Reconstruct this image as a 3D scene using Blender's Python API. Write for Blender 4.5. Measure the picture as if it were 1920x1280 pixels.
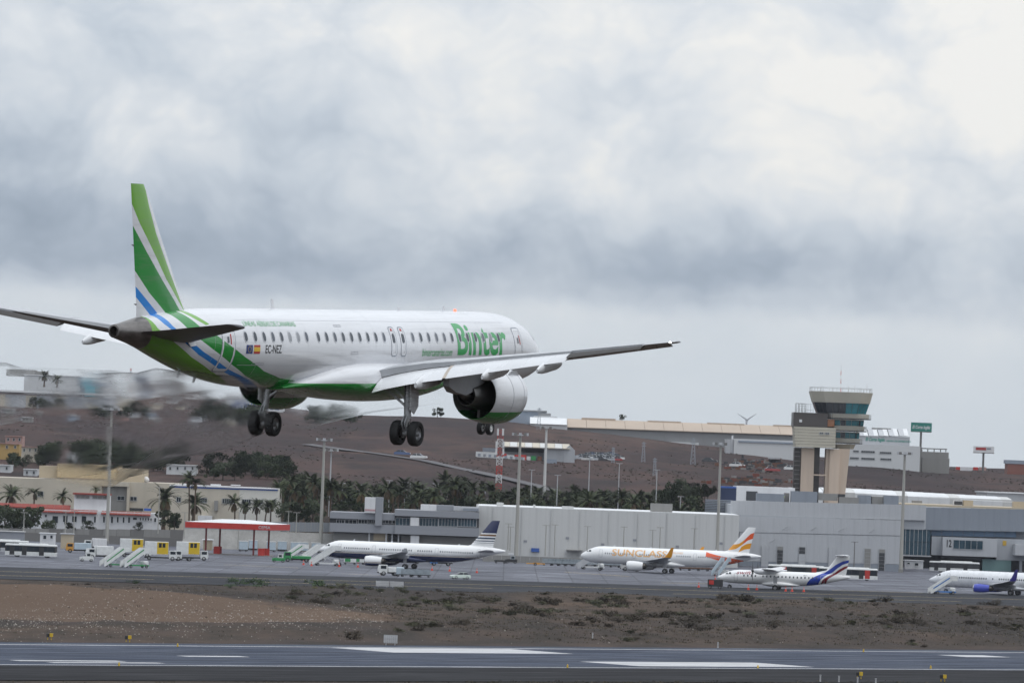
import bpy, bmesh, math, random, bisect
from math import sin, cos, radians, pi, atan, sqrt, exp
from mathutils import Vector, Matrix, noise as mnoise
random.seed(7)
SC = bpy.context.scene
COL = SC.collection
for _o in list(bpy.data.objects):
    bpy.data.objects.remove(_o)

# ------------------------------------------------------------------ camera
FPX = 10500.0            # focal length in pixels of a 1920 px wide frame (about 197 mm)
CAMH = 25.0
THETA = atan(228.0 / FPX)
RHO = radians(2.1)
cam_data = bpy.data.cameras.new('camera')
cam = bpy.data.objects.new('camera', cam_data)
COL.objects.link(cam)
cam_data.sensor_fit = 'HORIZONTAL'
cam_data.sensor_width = 36.0
cam_data.lens = FPX * 36.0 / 1920.0
cam_data.clip_start = 1.0
cam_data.clip_end = 40000.0
cam_data.dof.use_dof = True
cam_data.dof.focus_distance = 238.0
cam_data.dof.aperture_fstop = 9.0
_r = Vector((1, 0, 0)); _u = Vector((0, -sin(THETA), cos(THETA))); _f = Vector((0, cos(THETA), sin(THETA)))
_cr = _r * cos(RHO) + _u * sin(RHO)
_cu = _u * cos(RHO) - _r * sin(RHO)
cam.matrix_world = Matrix(((_cr.x, _cu.x, -_f.x, 0), (_cr.y, _cu.y, -_f.y, 0), (_cr.z, _cu.z, -_f.z, CAMH), (0, 0, 0, 1)))
SC.camera = cam

# ------------------------------------------------------------------ sun, sky, exposure
SUN_EL, SUN_AZ = radians(66), radians(128)          # azimuth clockwise from +Y
sun_data = bpy.data.lights.new('sun', 'SUN')
sun_data.energy = 1.0
sun_data.angle = radians(18)
sun_data.color = (1.0, 0.97, 0.92)
sun = bpy.data.objects.new('sun', sun_data)
COL.objects.link(sun)
_sd = Vector((sin(SUN_AZ) * cos(SUN_EL), cos(SUN_AZ) * cos(SUN_EL), sin(SUN_EL)))
sun.rotation_euler = _sd.to_track_quat('Z', 'Y').to_euler()
sun.location = (0, 0, 300)

class NT:
    """small helper to wire shader nodes"""
    def __init__(self, tree):
        self.t = tree; self.n = tree.nodes; self.l = tree.links
    def node(self, typ, **kw):
        nd = self.n.new(typ)
        for k, v in kw.items():
            setattr(nd, k, v)
        return nd
    def link(self, a, b):
        self.l.new(a, b)
    def setin(self, sock, v):
        if hasattr(v, 'is_linked') or hasattr(v, 'links'):
            self.l.new(v, sock)
        else:
            sock.default_value = v
    def math(self, op, a, b=0.0, c=None, clamp=False):
        m = self.n.new('ShaderNodeMath'); m.operation = op; m.use_clamp = clamp
        self.setin(m.inputs[0], a); self.setin(m.inputs[1], b)
        if c is not None:
            self.setin(m.inputs[2], c)
        return m.outputs[0]
    def mix(self, fac, a, b):
        m = self.n.new('ShaderNodeMix'); m.data_type = 'RGBA'; m.clamp_factor = True
        self.setin(m.inputs[0], fac)
        self.setin(m.inputs[6], tuple(a) + (1,) if isinstance(a, (tuple, list)) and len(a) == 3 else a)
        self.setin(m.inputs[7], tuple(b) + (1,) if isinstance(b, (tuple, list)) and len(b) == 3 else b)
        return m.outputs[2]
    def noise(self, vec, scale, detail=4.0, rough=0.5, dist=0.0, dim='3D'):
        n = self.n.new('ShaderNodeTexNoise'); n.noise_dimensions = dim
        if vec is not None:
            self.l.new(vec, n.inputs['Vector'])
        n.inputs['Scale'].default_value = scale; n.inputs['Detail'].default_value = detail
        n.inputs['Roughness'].default_value = rough; n.inputs['Distortion'].default_value = dist
        return n.outputs[0]
    def ramp(self, fac, stops, interp='LINEAR'):
        r = self.n.new('ShaderNodeValToRGB'); r.color_ramp.interpolation = interp
        e = r.color_ramp.elements
        while len(e) > 1:
            e.remove(e[-1])
        e[0].position = stops[0][0]; e[0].color = self._c(stops[0][1])
        for p, c in stops[1:]:
            x = e.new(p); x.color = self._c(c)
        if fac is not None:
            self.l.new(fac, r.inputs[0])
        return r.outputs[0]
    @staticmethod
    def _c(c):
        return (c, c, c, 1) if isinstance(c, (int, float)) else tuple(c) + (1,)
    def sep(self, vec):
        s = self.n.new('ShaderNodeSeparateXYZ'); self.l.new(vec, s.inputs[0]); return s.outputs
    def comb(self, x, y, z):
        s = self.n.new('ShaderNodeCombineXYZ')
        for i, v in enumerate((x, y, z)):
            self.setin(s.inputs[i], v)
        return s.outputs[0]
    def mapping(self, vec, scale=(1, 1, 1), loc=(0, 0, 0), rot=(0, 0, 0)):
        m = self.n.new('ShaderNodeMapping'); self.l.new(vec, m.inputs[0])
        m.inputs['Scale'].default_value = scale; m.inputs['Location'].default_value = loc; m.inputs['Rotation'].default_value = rot
        return m.outputs[0]

world = bpy.data.worlds.new('World')
SC.world = world
world.use_nodes = True
W = NT(world.node_tree)
W.n.clear()
_tc = W.node('ShaderNodeTexCoord').outputs['Generated']
_x, _y, _z = W.sep(_tc)
_az = W.math('MULTIPLY', W.math('ARCTAN2', _x, _y), 10.5)      # 1 unit = 1000 px of the photograph
_el = W.math('MULTIPLY', W.math('ARCSINE', _z), 10.5)
_vec = W.comb(_az, _el, W.math('MULTIPLY', _y, 0.5))
_w1 = W.math('SUBTRACT', W.noise(_vec, 2.2, 4, 0.55), 0.5)
_w2 = W.math('SUBTRACT', W.noise(W.mapping(_vec, loc=(7.3, 2.1, 4.4)), 2.6, 4, 0.55), 0.5)
_wx = W.math('ADD', _az, W.math('MULTIPLY', _w1, 0.55))
_wy = W.math('ADD', _el, W.math('MULTIPLY', _w2, 0.32))
_wye = W.math('ADD', _el, W.math('MULTIPLY', _w2, 0.10))
# cloud deck: pale strip over the horizon, dark flat bases, lighter heads above
_deck = W.ramp(W.math('MULTIPLY', _wye, 0.5, clamp=True),
               [(0.0, .64), (0.10, .68), (0.136, .74), (0.160, .53), (0.185, .47), (0.22, .50), (0.27, .62), (0.34, .72), (0.45, .78), (1.0, .74)], 'EASE')
_t = _deck
# billows seen in the deck: (azimuth, elevation, half width, half height, amount)
for cx, cy, rx, ry, am in [(-.72, .40, .50, .12, -.13), (-.95, .78, .35, .30, -.16), (-.55, .66, .35, .14, .12), (0.1, .50, .34, .10, .14), (-.25, .80, .5, .16, .06),
                           (.42, .74, .45, .20, .15), (.80, .62, .30, .26, .20), (.30, .40, .28, .06, -.10), (.80, .40, .35, .08, .10), (.95, .86, .30, .25, .18),
                           (.55, .52, .22, .08, .10), (-.2, .34, .3, .06, -.06), (.15, .90, .3, .1, -.05)]:
    gx = W.math('DIVIDE', W.math('SUBTRACT', _wx, cx), rx)
    gy = W.math('DIVIDE', W.math('SUBTRACT', _wy, cy), ry)
    g = W.math('EXPONENT', W.math('MULTIPLY', W.math('ADD', W.math('MULTIPLY', gx, gx), W.math('MULTIPLY', gy, gy)), -1.0))
    _t = W.math('ADD', _t, W.math('MULTIPLY', g, am))
_hi = W.ramp(W.math('MULTIPLY', _wye, 0.5, clamp=True), [(0.0, 0.25), (0.13, 0.45), (0.17, .8), (0.22, 1.0), (1.0, 1.0)])
_n3 = W.math('SUBTRACT', W.noise(W.mapping(_vec, scale=(1, 1.5, 1)), 3.0, 6, 0.58, 0.4), 0.5)
_t = W.math('ADD', _t, W.math('MULTIPLY', W.math('MULTIPLY', _n3, 0.42), _hi))
# rounded heads of the cumulus: warped smooth cells, brighter towards their crowns
_vo = W.node('ShaderNodeTexVoronoi', voronoi_dimensions='2D', feature='SMOOTH_F1', distance='EUCLIDEAN')
_vo.inputs['Scale'].default_value = 2.9; _vo.inputs['Detail'].default_value = 3.0; _vo.inputs['Roughness'].default_value = 0.55; _vo.inputs['Smoothness'].default_value = 0.2; _vo.inputs['Lacunarity'].default_value = 2.3
W.link(W.comb(W.math('ADD', _az, W.math('MULTIPLY', _w1, 0.35)), W.math('MULTIPLY', W.math('ADD', _el, W.math('MULTIPLY', _w2, 0.30)), 1.5), W.math('MULTIPLY', _y, 0.5)), _vo.inputs['Vector'])
_t = W.math('ADD', _t, W.math('MULTIPLY', W.math('MULTIPLY', W.math('SUBTRACT', 0.70, _vo.outputs['Distance']), 0.35), _hi))
_cl = W.ramp(_t, [(0.0, (.270, .330, .415)), (0.28, (.385, .450, .540)), (0.55, (.560, .618, .690)), (0.78, (.710, .745, .785)), (1.0, (.865, .860, .840))])
_cl = W.mix(W.ramp(_wye, [(0.0, .75), (0.26, .5), (0.315, 0.0)]), _cl, (.650, .715, .772))
# overcast skies brighten towards the zenith
_zen = W.math('ADD', 1.0, W.math('MULTIPLY', W.math('MAXIMUM', _z, 0.0), 1.0))
_sky = W.node('ShaderNodeTexSky', sky_type='NISHITA', sun_disc=False)
_sky.sun_elevation = SUN_EL; _sky.sun_rotation = SUN_AZ
_b1 = W.node('ShaderNodeBackground'); W.link(_sky.outputs[0], _b1.inputs[0]); _b1.inputs[1].default_value = 0.08
_b2 = W.node('ShaderNodeBackground'); W.link(_cl, _b2.inputs[0]); W.link(_zen, _b2.inputs[1])
_ms = W.node('ShaderNodeMixShader'); _ms.inputs[0].default_value = 0.93
W.link(_b1.outputs[0], _ms.inputs[1]); W.link(_b2.outputs[0], _ms.inputs[2])
_wo = W.node('ShaderNodeOutputWorld'); W.link(_ms.outputs[0], _wo.inputs[0])

SC.view_settings.view_transform = 'Standard'
SC.view_settings.look = 'None'
SC.view_settings.exposure = 0.0
SC.view_settings.gamma = 1.0
SC.view_settings.use_curve_mapping = False
SC.cycles.use_denoising = True
SC.cycles.max_bounces = 4
SC.cycles.transparent_max_bounces = 12
SC.cycles.volume_bounces = 0
SC.cycles.caustics_reflective = False
SC.cycles.caustics_refractive = False

# ------------------------------------------------------------------ placing: photograph pixel -> place
def ray(u, v):
    dx, dy = u - 960.0, v - 640.0
    x0 = dx * cos(RHO) + dy * sin(RHO); y0 = -dx * sin(RHO) + dy * cos(RHO)
    return Vector((x0, FPX * cos(THETA) + y0 * sin(THETA), FPX * sin(THETA) - y0 * cos(THETA)))
def at(u, v, D):
    """point at distance D (metres along +Y)"""
    d = ray(u, v)
    return Vector((0, 0, CAMH)) + d * (D / d.y)
def gp(u, v, z=0.0):
    """point on the level z"""
    d = ray(u, v)
    return Vector((0, 0, CAMH)) + d * ((z - CAMH) / d.z)
def gd(u, v):
    return gp(u, v).y

# ------------------------------------------------------------------ materials
MATS = {}
def mat(name, col, rough=0.6, metal=0.0, var=0.12, scale=1.0, coat=0.0, bump=0.0, stretch=(1, 1, 1), spec=0.5, emit=None, streak=0.0):
    """painted/weathered surface: base colour with a mottled variation of its own"""
    if name in MATS:
        return MATS[name]
    m = bpy.data.materials.new(name); m.use_nodes = True
    N = NT(m.node_tree); b = N.n['Principled BSDF']
    tc = N.node('ShaderNodeTexCoord').outputs['Object']
    if stretch != (1, 1, 1):
        tc = N.mapping(tc, scale=stretch)
    if var > 0:
        n = N.noise(tc, scale, 5, 0.6)
        lo = tuple(c * (1 - var) for c in col); hi = tuple(min(1, c * (1 + var)) for c in col)
        c = N.mix(N.ramp(n, [(0.3, 0), (0.7, 1)]), lo, hi)
        if streak > 0:                                      # rain streaks running down the face
            sn = N.noise(N.mapping(N.node('ShaderNodeTexCoord').outputs['Object'], scale=(.9, .9, .035)), 1.0, 5, .7)
            c = N.mix(N.ramp(sn, [(.46, 0), (.72, streak)]), c, tuple(q * .45 for q in col))
        N.link(c, b.inputs['Base Color'])
        N.link(N.ramp(n, [(0.3, max(.02, rough - .07)), (0.7, min(1, rough + .07))]), b.inputs['Roughness'])
    else:
        b.inputs['Base Color'].default_value = tuple(col) + (1,)
        b.inputs['Roughness'].default_value = rough
    b.inputs['Metallic'].default_value = metal
    b.inputs['Coat Weight'].default_value = coat
    b.inputs['Coat Roughness'].default_value = 0.12
    b.inputs['Specular IOR Level'].default_value = spec
    if emit:
        b.inputs['Emission Color'].default_value = tuple(emit[:3]) + (1,); b.inputs['Emission Strength'].default_value = emit[3]
    if bump > 0:
        bn = N.node('ShaderNodeBump'); bn.inputs['Strength'].default_value = 1.0; bn.inputs['Distance'].default_value = bump
        N.link(N.noise(tc, scale * 3, 6, 0.65), bn.inputs['Height']); N.link(bn.outputs[0], b.inputs['Normal'])
    MATS[name] = m
    return m

# ------------------------------------------------------------------ mesh building
class MB:
    def __init__(self):
        self.v = []; self.f = []; self.m = []
    def add(self, vs, fs, m=0):
        o = len(self.v)
        self.v += [tuple(p) for p in vs]
        for f in fs:
            self.f.append(tuple(i + o for i in f)); self.m.append(m)
        return self
    def box(self, x0, x1, y0, y1, z0, z1, m=0):
        return self.add([(x0, y0, z0), (x1, y0, z0), (x1, y1, z0), (x0, y1, z0), (x0, y0, z1), (x1, y0, z1), (x1, y1, z1), (x0, y1, z1)],
                        [(0, 3, 2, 1), (4, 5, 6, 7), (0, 1, 5, 4), (1, 2, 6, 5), (2, 3, 7, 6), (3, 0, 4, 7)], m)
    def prism(self, pts, y0, y1, m=0, axis='y'):
        """outline pts (a, b) swept along an axis; y: (a,y,b)  x: (x,a,b)  z: (a,b,z)"""
        def P(a, b, t):
            return (a, t, b) if axis == 'y' else ((t, a, b) if axis == 'x' else (a, b, t))
        n = len(pts)
        vs = [P(a, b, y0) for a, b in pts] + [P(a, b, y1) for a, b in pts]
        fs = [tuple(range(n))[::-1], tuple(range(n, 2 * n))] + [(i, (i + 1) % n, n + (i + 1) % n, n + i) for i in range(n)]
        return self.add(vs, fs, m)
    def tube(self, p0, p1, r0, r1=None, n=8, m=0, caps=True):
        r1 = r0 if r1 is None else r1
        p0 = Vector(p0); p1 = Vector(p1); d = (p1 - p0).normalized()
        a = d.orthogonal().normalized(); b = d.cross(a)
        vs = []
        for p, r in ((p0, r0), (p1, r1)):
            for i in range(n):
                t = 2 * pi * i / n
                vs.append(p + (a * cos(t) + b * sin(t)) * r)
        fs = [(i, (i + 1) % n, n + (i + 1) % n, n + i) for i in range(n)]
        if caps:
            fs += [tuple(range(n))[::-1], tuple(range(n, 2 * n))]
        return self.add(vs, fs, m)
    def bar(self, p0, p1, w, h, m=0):
        p0 = Vector(p0); p1 = Vector(p1); d = (p1 - p0).normalized()
        up = Vector((0, 0, 1)) if abs(d.z) < .95 else Vector((1, 0, 0))
        s = d.cross(up).normalized() * (w / 2); t = s.cross(d).normalized() * (h / 2)
        vs = [p + s * a + t * b for p in (p0, p1) for a, b in ((-1, -1), (1, -1), (1, 1), (-1, 1))]
        return self.add(vs, [(0, 1, 2, 3)[::-1], (4, 5, 6, 7), (0, 1, 5, 4), (1, 2, 6, 5), (2, 3, 7, 6), (3, 0, 4, 7)], m)
    def loft(self, rings, m=0, caps=True, closed=True):
        n = len(rings[0]); o = len(self.v); fs = []
        vs = [p for r in rings for p in r]
        for k in range(len(rings) - 1):
            for i in range(n if closed else n - 1):
                j = (i + 1) % n
                fs.append((k * n + i, k * n + j, (k + 1) * n + j, (k + 1) * n + i))
        if caps:
            fs += [tuple(range(n))[::-1], tuple(range((len(rings) - 1) * n, len(rings) * n))]
        return self.add(vs, fs, m)
    def lathe(self, prof, axis='x', c=(0, 0, 0), n=24, m=0, caps=False, sx=1.0, sy=1.0):
        """prof: (t along axis, radius)"""
        rings = []
        for t, r in prof:
            ring = []
            for i in range(n):
                a = 2 * pi * i / n
                if axis == 'x':
                    ring.append((c[0] + t, c[1] + r * cos(a) * sx, c[2] + r * sin(a) * sy))
                elif axis == 'y':
                    ring.append((c[0] + r * cos(a) * sx, c[1] + t, c[2] + r * sin(a) * sy))
                else:
                    ring.append((c[0] + r * cos(a) * sx, c[1] + r * sin(a) * sy, c[2] + t))
            rings.append(ring)
        return self.loft(rings, m, caps)
    def mesh(self, name, mats, smooth=0):
        me = bpy.data.meshes.new(name)
        me.from_pydata(self.v, [], self.f)
        for m in mats:
            me.materials.append(m)
        if len(mats) > 1:
            me.polygons.foreach_set('material_index', self.m)
        if smooth:
            me.polygons.foreach_set('use_smooth', [True] * len(self.f))
            me.validate(); me.update()
            me.set_sharp_from_angle(angle=radians(smooth))
        else:
            me.validate(); me.update()
        bm = bmesh.new(); bm.from_mesh(me); bmesh.ops.recalc_face_normals(bm, faces=bm.faces); bm.to_mesh(me); bm.free()
        return me
    def build(self, name, mats, parent=None, loc=None, rz=None, smooth=0):
        if not isinstance(mats, (list, tuple)):
            mats = [mats]
        return put(self.mesh(name, mats, smooth), name, parent, loc, rz)

def put(me, name, parent=None, loc=None, rz=None, scale=None):
    o = bpy.data.objects.new(name, me); COL.objects.link(o)
    if parent is not None:
        o.parent = parent
    if loc is not None:
        o.location = loc
    if rz is not None:
        o.rotation_euler = (0, 0, rz)
    if scale is not None:
        o.scale = scale
    return o
def tag(o, label=None, cat=None, group=None, kind=None):
    if label: o['label'] = label
    if cat: o['category'] = cat
    if group: o['group'] = group
    if kind: o['kind'] = kind
    return o
def thing(name, label, cat, loc=(0, 0, 0), rz=0.0, group=None):
    o = bpy.data.objects.new(name, None); COL.objects.link(o)
    o.location = loc; o.rotation_euler = (0, 0, rz); o.empty_display_size = 0.5
    return tag(o, label, cat, group)
def copy_tree(o, parent=None, kids=None):
    if kids is None:
        kids = {}
        for q in bpy.data.objects:
            if q.parent is not None:
                kids.setdefault(q.parent.name, []).append(q)
    c = o.copy(); COL.objects.link(c)
    if parent is not None:
        c.parent = parent
    for ch in kids.get(o.name, []):
        copy_tree(ch, c, kids)
    return c
def fbm(x, y, s, seed=0.0, o=4):
    return mnoise.fractal(Vector((x * s + seed, y * s - seed * .7, seed * 1.3)), 1.0, 2.0, o)
def smooth01(t):
    t = max(0.0, min(1.0, t)); return t * t * (3 - 2 * t)
def interp(x, tab):
    if x <= tab[0][0]: return tab[0][1]
    for (a, b), (c, d) in zip(tab, tab[1:]):
        if x <= c:
            return b + (d - b) * (x - a) / (c - a)
    return tab[-1][1]
# ------------------------------------------------------------------ terrain
CREST = [(-420, 51), (-238, 49.5), (-163, 49.5), (-80, 46), (0, 44), (60, 39.5), (134, 33.5), (184, 31), (236, 30.5), (420, 30)]
def terr(x, y):
    """height of the natural ground"""
    z = -0.06
    if y < 170:
        z += 22.5 * smooth01((170 - y) / 140.0)
    if 690 < y < 1130:                                     # dry infield between runway and taxiway
        e = smooth01((y - (788 + x * .85)) / 30.0) * smooth01((1070 + x * .41 - y) / 22.0)
        if e > 0:
            r = 0.55 * fbm(x, y * .6, .03, 3.1) + 0.22 * fbm(x, y, .12, 9.0)
            r += 3.4 * exp(-((x + 84) / 46.0) ** 2) * exp(-((y - 868 - (x + 84) * .35) / 46.0) ** 2)
            r += 0.5 + 0.5 * sin(x * .02 + 1.0)
            z += e * max(r, 0.02)
    yr = 1515 + 110 * smooth01((x - 50) / 12.0)
    if y > yr:
        z += 8.0 * smooth01((y - yr) / 75.0)
    if y > 1640:
        zc = interp(x, CREST) + 1.2 * fbm(x, 0, .012, 5.5) - 8.0
        t = (y - 1640) / 960.0
        if t < 1:
            h = zc * (0.06 * smooth01(t * 12) + 0.94 * t ** 0.85)
            h += (1 - abs(2 * t - 1) ** 3) * (2.2 * fbm(x, y, .006, 1.7) + 0.9 * fbm(x, y, .025, 4.0, 5))
        else:
            h = zc - (y - 2600) * .0006
        z += h
    return z
def thit(u, v, y0=1500, y1=4500):
    """where the line of sight of a pixel meets the terrain"""
    d = ray(u, v); y = y0
    while y < y1:
        t = y / d.y
        if CAMH + d.z * t < terr(d.x * t, y):
            break
        y += 4
    t = y / d.y
    return Vector((d.x * t, y, terr(d.x * t, y)))

def frange(a, b, s):
    out = []
    while a < b - 1e-6:
        out.append(a); a += s
    return out
xs = [-9000, -5000, -2500, -1300, -800, -560, -420, -360] + frange(-330, 331, 4.0) + [360, 420, 560, 800, 1300, 2500, 5000, 9000]
ys = [-3000, -1000, -300] + frange(-200, 600, 25) + frange(600, 1140, 4.0) + frange(1140, 1620, 20) + frange(1620, 2660, 8) + [2700, 2800, 3000, 3400, 4200, 6000, 9000, 15000, 22000]
gm = bpy.data.meshes.new('ground')
nx = len(xs)
gm.from_pydata([(x, y, terr(x, y)) for y in ys for x in xs], [],
               [(j * nx + i, j * nx + i + 1, (j + 1) * nx + i + 1, (j + 1) * nx + i) for j in range(len(ys) - 1) for i in range(nx - 1)])
gm.polygons.foreach_set('use_smooth', [True] * len(gm.polygons)); gm.update()

def ground_mat():
    m = bpy.data.materials.new('dry_earth'); m.use_nodes = True
    N = NT(m.node_tree); b = N.n['Principled BSDF']
    p = N.node('ShaderNodeTexCoord').outputs['Object']
    x, y, z = N.sep(p)
    pl = N.mapping(p, scale=(1, .45, 0))
    n1 = N.noise(pl, .018, 7, .6, .6)
    n2 = N.noise(pl, .12, 7, .65)
    n3 = N.noise(p, 1.3, 6, .7)
    base = N.ramp(n1, [(.32, (0.031, 0.025, 0.023)), (.48, (0.054, 0.042, 0.037)), (.60, (0.086, 0.060, 0.045)), (.70, (0.107, 0.072, 0.050))])
    base = N.mix(N.ramp(n2, [(.42, 0), (.62, .75)]), base, (0.031, 0.027, 0.022))
    base = N.mix(N.ramp(n3, [(.50, 0), (.75, .5)]), base, (0.101, 0.081, 0.067))
    # bare spoil heap beside the runway: tan earth with pale stones
    dx = N.math('DIVIDE', N.math('ADD', x, 66), 50); dy = N.math('DIVIDE', N.math('SUBTRACT', N.math('SUBTRACT', y, 852), N.math('MULTIPLY', x, .30)), 46)
    rr = N.math('ADD', N.math('ADD', N.math('MULTIPLY', dx, dx), N.math('MULTIPLY', dy, dy)), N.math('MULTIPLY', N.math('SUBTRACT', n2, .5), 1.6))
    tan = N.mix(n1, (.100, .066, .046), (.140, .094, .065))
    tan = N.mix(N.ramp(N.noise(p, 2.6, 3, .5), [(.66, 0), (.72, .8)]), tan, (0.302, 0.274, 0.245))
    base = N.mix(N.ramp(rr, [(.75, .95), (1.05, 0)]), base, tan)
    # hillside: purplish volcanic soil with rusty patches and dark scrub
    hs = N.mapping(p, scale=(1, .30, 0))
    h1 = N.noise(hs, .011, 8, .6, .8); h2 = N.noise(hs, .05, 8, .68); h3 = N.noise(hs, .22, 5, .7)
    hill = N.ramp(h1, [(.34, (0.037, 0.026, 0.028)), (.47, (0.054, 0.036, 0.035)), (.58, (0.077, 0.048, 0.042)), (.68, (0.105, 0.066, 0.052))])
    hill = N.mix(N.ramp(h2, [(.46, 0), (.64, .8)]), hill, (0.030, 0.025, 0.026))
    hill = N.mix(N.ramp(h3, [(.50, 0), (.70, .55)]), hill, (0.030, 0.028, 0.022))
    col = N.mix(N.ramp(N.math('DIVIDE', N.math('SUBTRACT', y, 1580), 120, clamp=True), [(0, 0), (1, 1)]), base, hill)
    N.link(col, b.inputs['Base Color'])
    b.inputs['Roughness'].default_value = .95; b.inputs['Specular IOR Level'].default_value = .15
    bn = N.node('ShaderNodeBump'); bn.inputs['Distance'].default_value = .5; bn.inputs['Strength'].default_value = .8
    N.link(n3, bn.inputs['Height']); N.link(bn.outputs[0], b.inputs['Normal'])
    return m
gm.materials.append(ground_mat())
tag(put(gm, 'ground'), 'dry brown volcanic ground rising to a low hill', None, kind='structure')

# ------------------------------------------------------------------ paved strips
def asphalt_mat(name, dark, light, streak=(.01, .35, 1), rough=(.30, .75), wet=.5, joints=False):
    m = bpy.data.materials.new(name); m.use_nodes = True
    N = NT(m.node_tree); b = N.n['Principled BSDF']
    p = N.node('ShaderNodeTexCoord').outputs['Object']
    s1 = N.noise(N.mapping(p, scale=streak), 1.0, 7, .62, .3)
    s2 = N.noise(N.mapping(p, scale=(streak[0] * 5, streak[1] * 3, 1), loc=(3, 9, 0)), 1.0, 6, .6)
    g = N.noise(p, 6.0, 4, .7)
    c = N.mix(N.ramp(s1, [(.36, 0), (.64, 1)]), dark, light)
    c = N.mix(N.ramp(s2, [(.54, 0), (.70, .75)]), c, tuple(v * 2.0 for v in light))
    c = N.mix(N.ramp(g, [(.3, .25), (.6, 0)]), c, tuple(v * .6 for v in dark))
    if joints:
        br = N.node('ShaderNodeTexBrick'); br.offset = 0.0
        N.link(p, br.inputs['Vector']); br.inputs['Scale'].default_value = 1.0
        br.inputs['Brick Width'].default_value = 7.5; br.inputs['Row Height'].default_value = 7.5; br.inputs['Mortar Size'].default_value = .16
        br.inputs['Color1'].default_value = (.75, .75, .75, 1); br.inputs['Color2'].default_value = (1.15, 1.15, 1.15, 1); br.inputs['Mortar'].default_value = (.45, .45, .45, 1)
        mm = N.node('ShaderNodeMix'); mm.data_type = 'RGBA'; mm.blend_type = 'MULTIPLY'; mm.inputs[0].default_value = .8
        N.link(c, mm.inputs[6]); N.link(br.outputs[0], mm.inputs[7]); c = mm.outputs[2]
    N.link(c, b.inputs['Base Color'])
    N.link(N.ramp(s2, [(.35, rough[1]), (.65, rough[0])]), b.inputs['Roughness'])
    b.inputs['Specular IOR Level'].default_value = wet
    return m

RA, RB = gp(0, 1207.5), gp(1920, 1222.8)                  # far edge line of the runway
RD = Vector((RB.x - RA.x, RB.y - RA.y, 0)).normalized(); RP = Vector((-RD.y, RD.x, 0)); RANG = math.atan2(RD.y, RD.x)
def rc(u, v):
    q = gp(u, v) - RA
    return q.dot(RD), q.dot(RP)
def strip(name, s0, s1, p0, p1, z, m, parent=None, kind=None):
    mb = MB(); mb.add([(s0, p0, z), (s1, p0, z), (s1, p1, z), (s0, p1, z)], [(0, 1, 2, 3)])
    if parent is None:
        o = mb.build(name, m, None, (RA.x, RA.y, 0), RANG)
    else:
        o = mb.build(name, m, parent)
    if kind: o['kind'] = kind
    return o
M_RWY = asphalt_mat('runway_asphalt', (.010, .016, .032), (.030, .042, .076), (.010, .32, 1), (.42, .9), .14)  # blue tint and pale streaks paint the wet sky sheen into the colour
M_SHO = asphalt_mat('shoulder_asphalt', (.014, .014, .016), (.028, .028, .031), (.010, .25, 1), (.7, .98), .06)
M_WHITE = mat('worn_white_paint', (.44, .44, .45), .6, var=.45, scale=.8, stretch=(.12, 1.4, 1))
M_YELLOW = mat('worn_yellow_paint', (.50, .36, .14), .6, var=.3, scale=.6)
pN = rc(960, 1250.2)[1]; pS = rc(960, 1277)[1]; pF = rc(960, 1211)[1]
runway = strip('runway', -1500, 2000, pN - 1.5, pF, .02, M_RWY, kind='structure')
shoulder = strip('runway_shoulder', -1500, 2000, pS, pN - 1.5, .016, M_SHO, kind='structure')
strip('edge_line', -1500, 2000, -.6, .6, .028, M_WHITE, runway)
strip('edge_line', -1500, 2000, pN - .5, pN + .5, .028, M_WHITE, runway)
for (a, c) in [((620, 1213.6), (1076, 1225.2)), ((1086, 1239.6), (1527, 1250.0)), ((1757, 1227.2), (1896, 1231.6)), ((16, 1236.8), (239, 1239.8)), ((85, 1240.6), (311, 1243.2)),
               ((330, 1228.6), (470, 1231.2)), ((1990, 1240), (2200, 1246))]:
    s0, p0 = rc(*a); s1, p1 = rc(*c)
    strip('touchdown_mark', min(s0, s1), max(s0, s1), min(p0, p1), max(p0, p1), .029, M_WHITE, runway)
# apron and its dark taxiway
TA, TB = gp(0, 1085), gp(1920, 1137)
TD = Vector((TB.x - TA.x, TB.y - TA.y, 0)).normalized(); TP = Vector((-TD.y, TD.x, 0)); TANG = math.atan2(TD.y, TD.x)
def tc_(u, v):
    q = gp(u, v) - TA
    return q.dot(TD), q.dot(TP)
def tstrip(name, s0, s1, p0, p1, z, m, parent=None, kind=None):
    mb = MB(); mb.add([(s0, p0, z), (s1, p0, z), (s1, p1, z), (s0, p1, z)], [(0, 1, 2, 3)])
    o = mb.build(name, m, parent) if parent is not None else mb.build(name, m, None, (TA.x, TA.y, 0), TANG)
    if kind: o['kind'] = kind
    return o
M_TAXI = asphalt_mat('taxiway_asphalt', (.026, .027, .031), (.044, .046, .053), (.012, .12, 1), (.7, .98), .06)
M_APRON = asphalt_mat('apron_concrete', (.080, .083, .100), (.140, .145, .172), (.012, .07, 1), (.5, .9), .16, joints=True)
pT = tc_(960, 1089)[1]
taxi = tstrip('taxiway', -900, 1400, 0, pT, .02, M_TAXI, kind='structure')
tstrip('taxi_line', -900, 1400, pT * .60, pT * .60 + .9, .028, M_YELLOW, taxi)
for s0, s1, q in [(-10, 40, .28), (62, 112, .31), (150, 215, .28), (240, 290, .30)]:
    tstrip('taxi_line', s0, s1, pT * q, pT * q + .9, .028, M_YELLOW, taxi)
mb = MB()
_q = [(-900, pT), (1400, pT)]
_c, _s = cos(TANG), sin(TANG)
_w = [(TA.x + a * _c - b * _s, TA.y + a * _s + b * _c) for a, b in _q]
mb.add([(_w[0][0], _w[0][1], .016), (_w[1][0], _w[1][1], .016), (_w[1][0], 1640, .016), (_w[0][0], 1640, .016)], [(0, 1, 2, 3)])
apron = mb.build('apron', M_APRON); apron['kind'] = 'structure'
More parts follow.
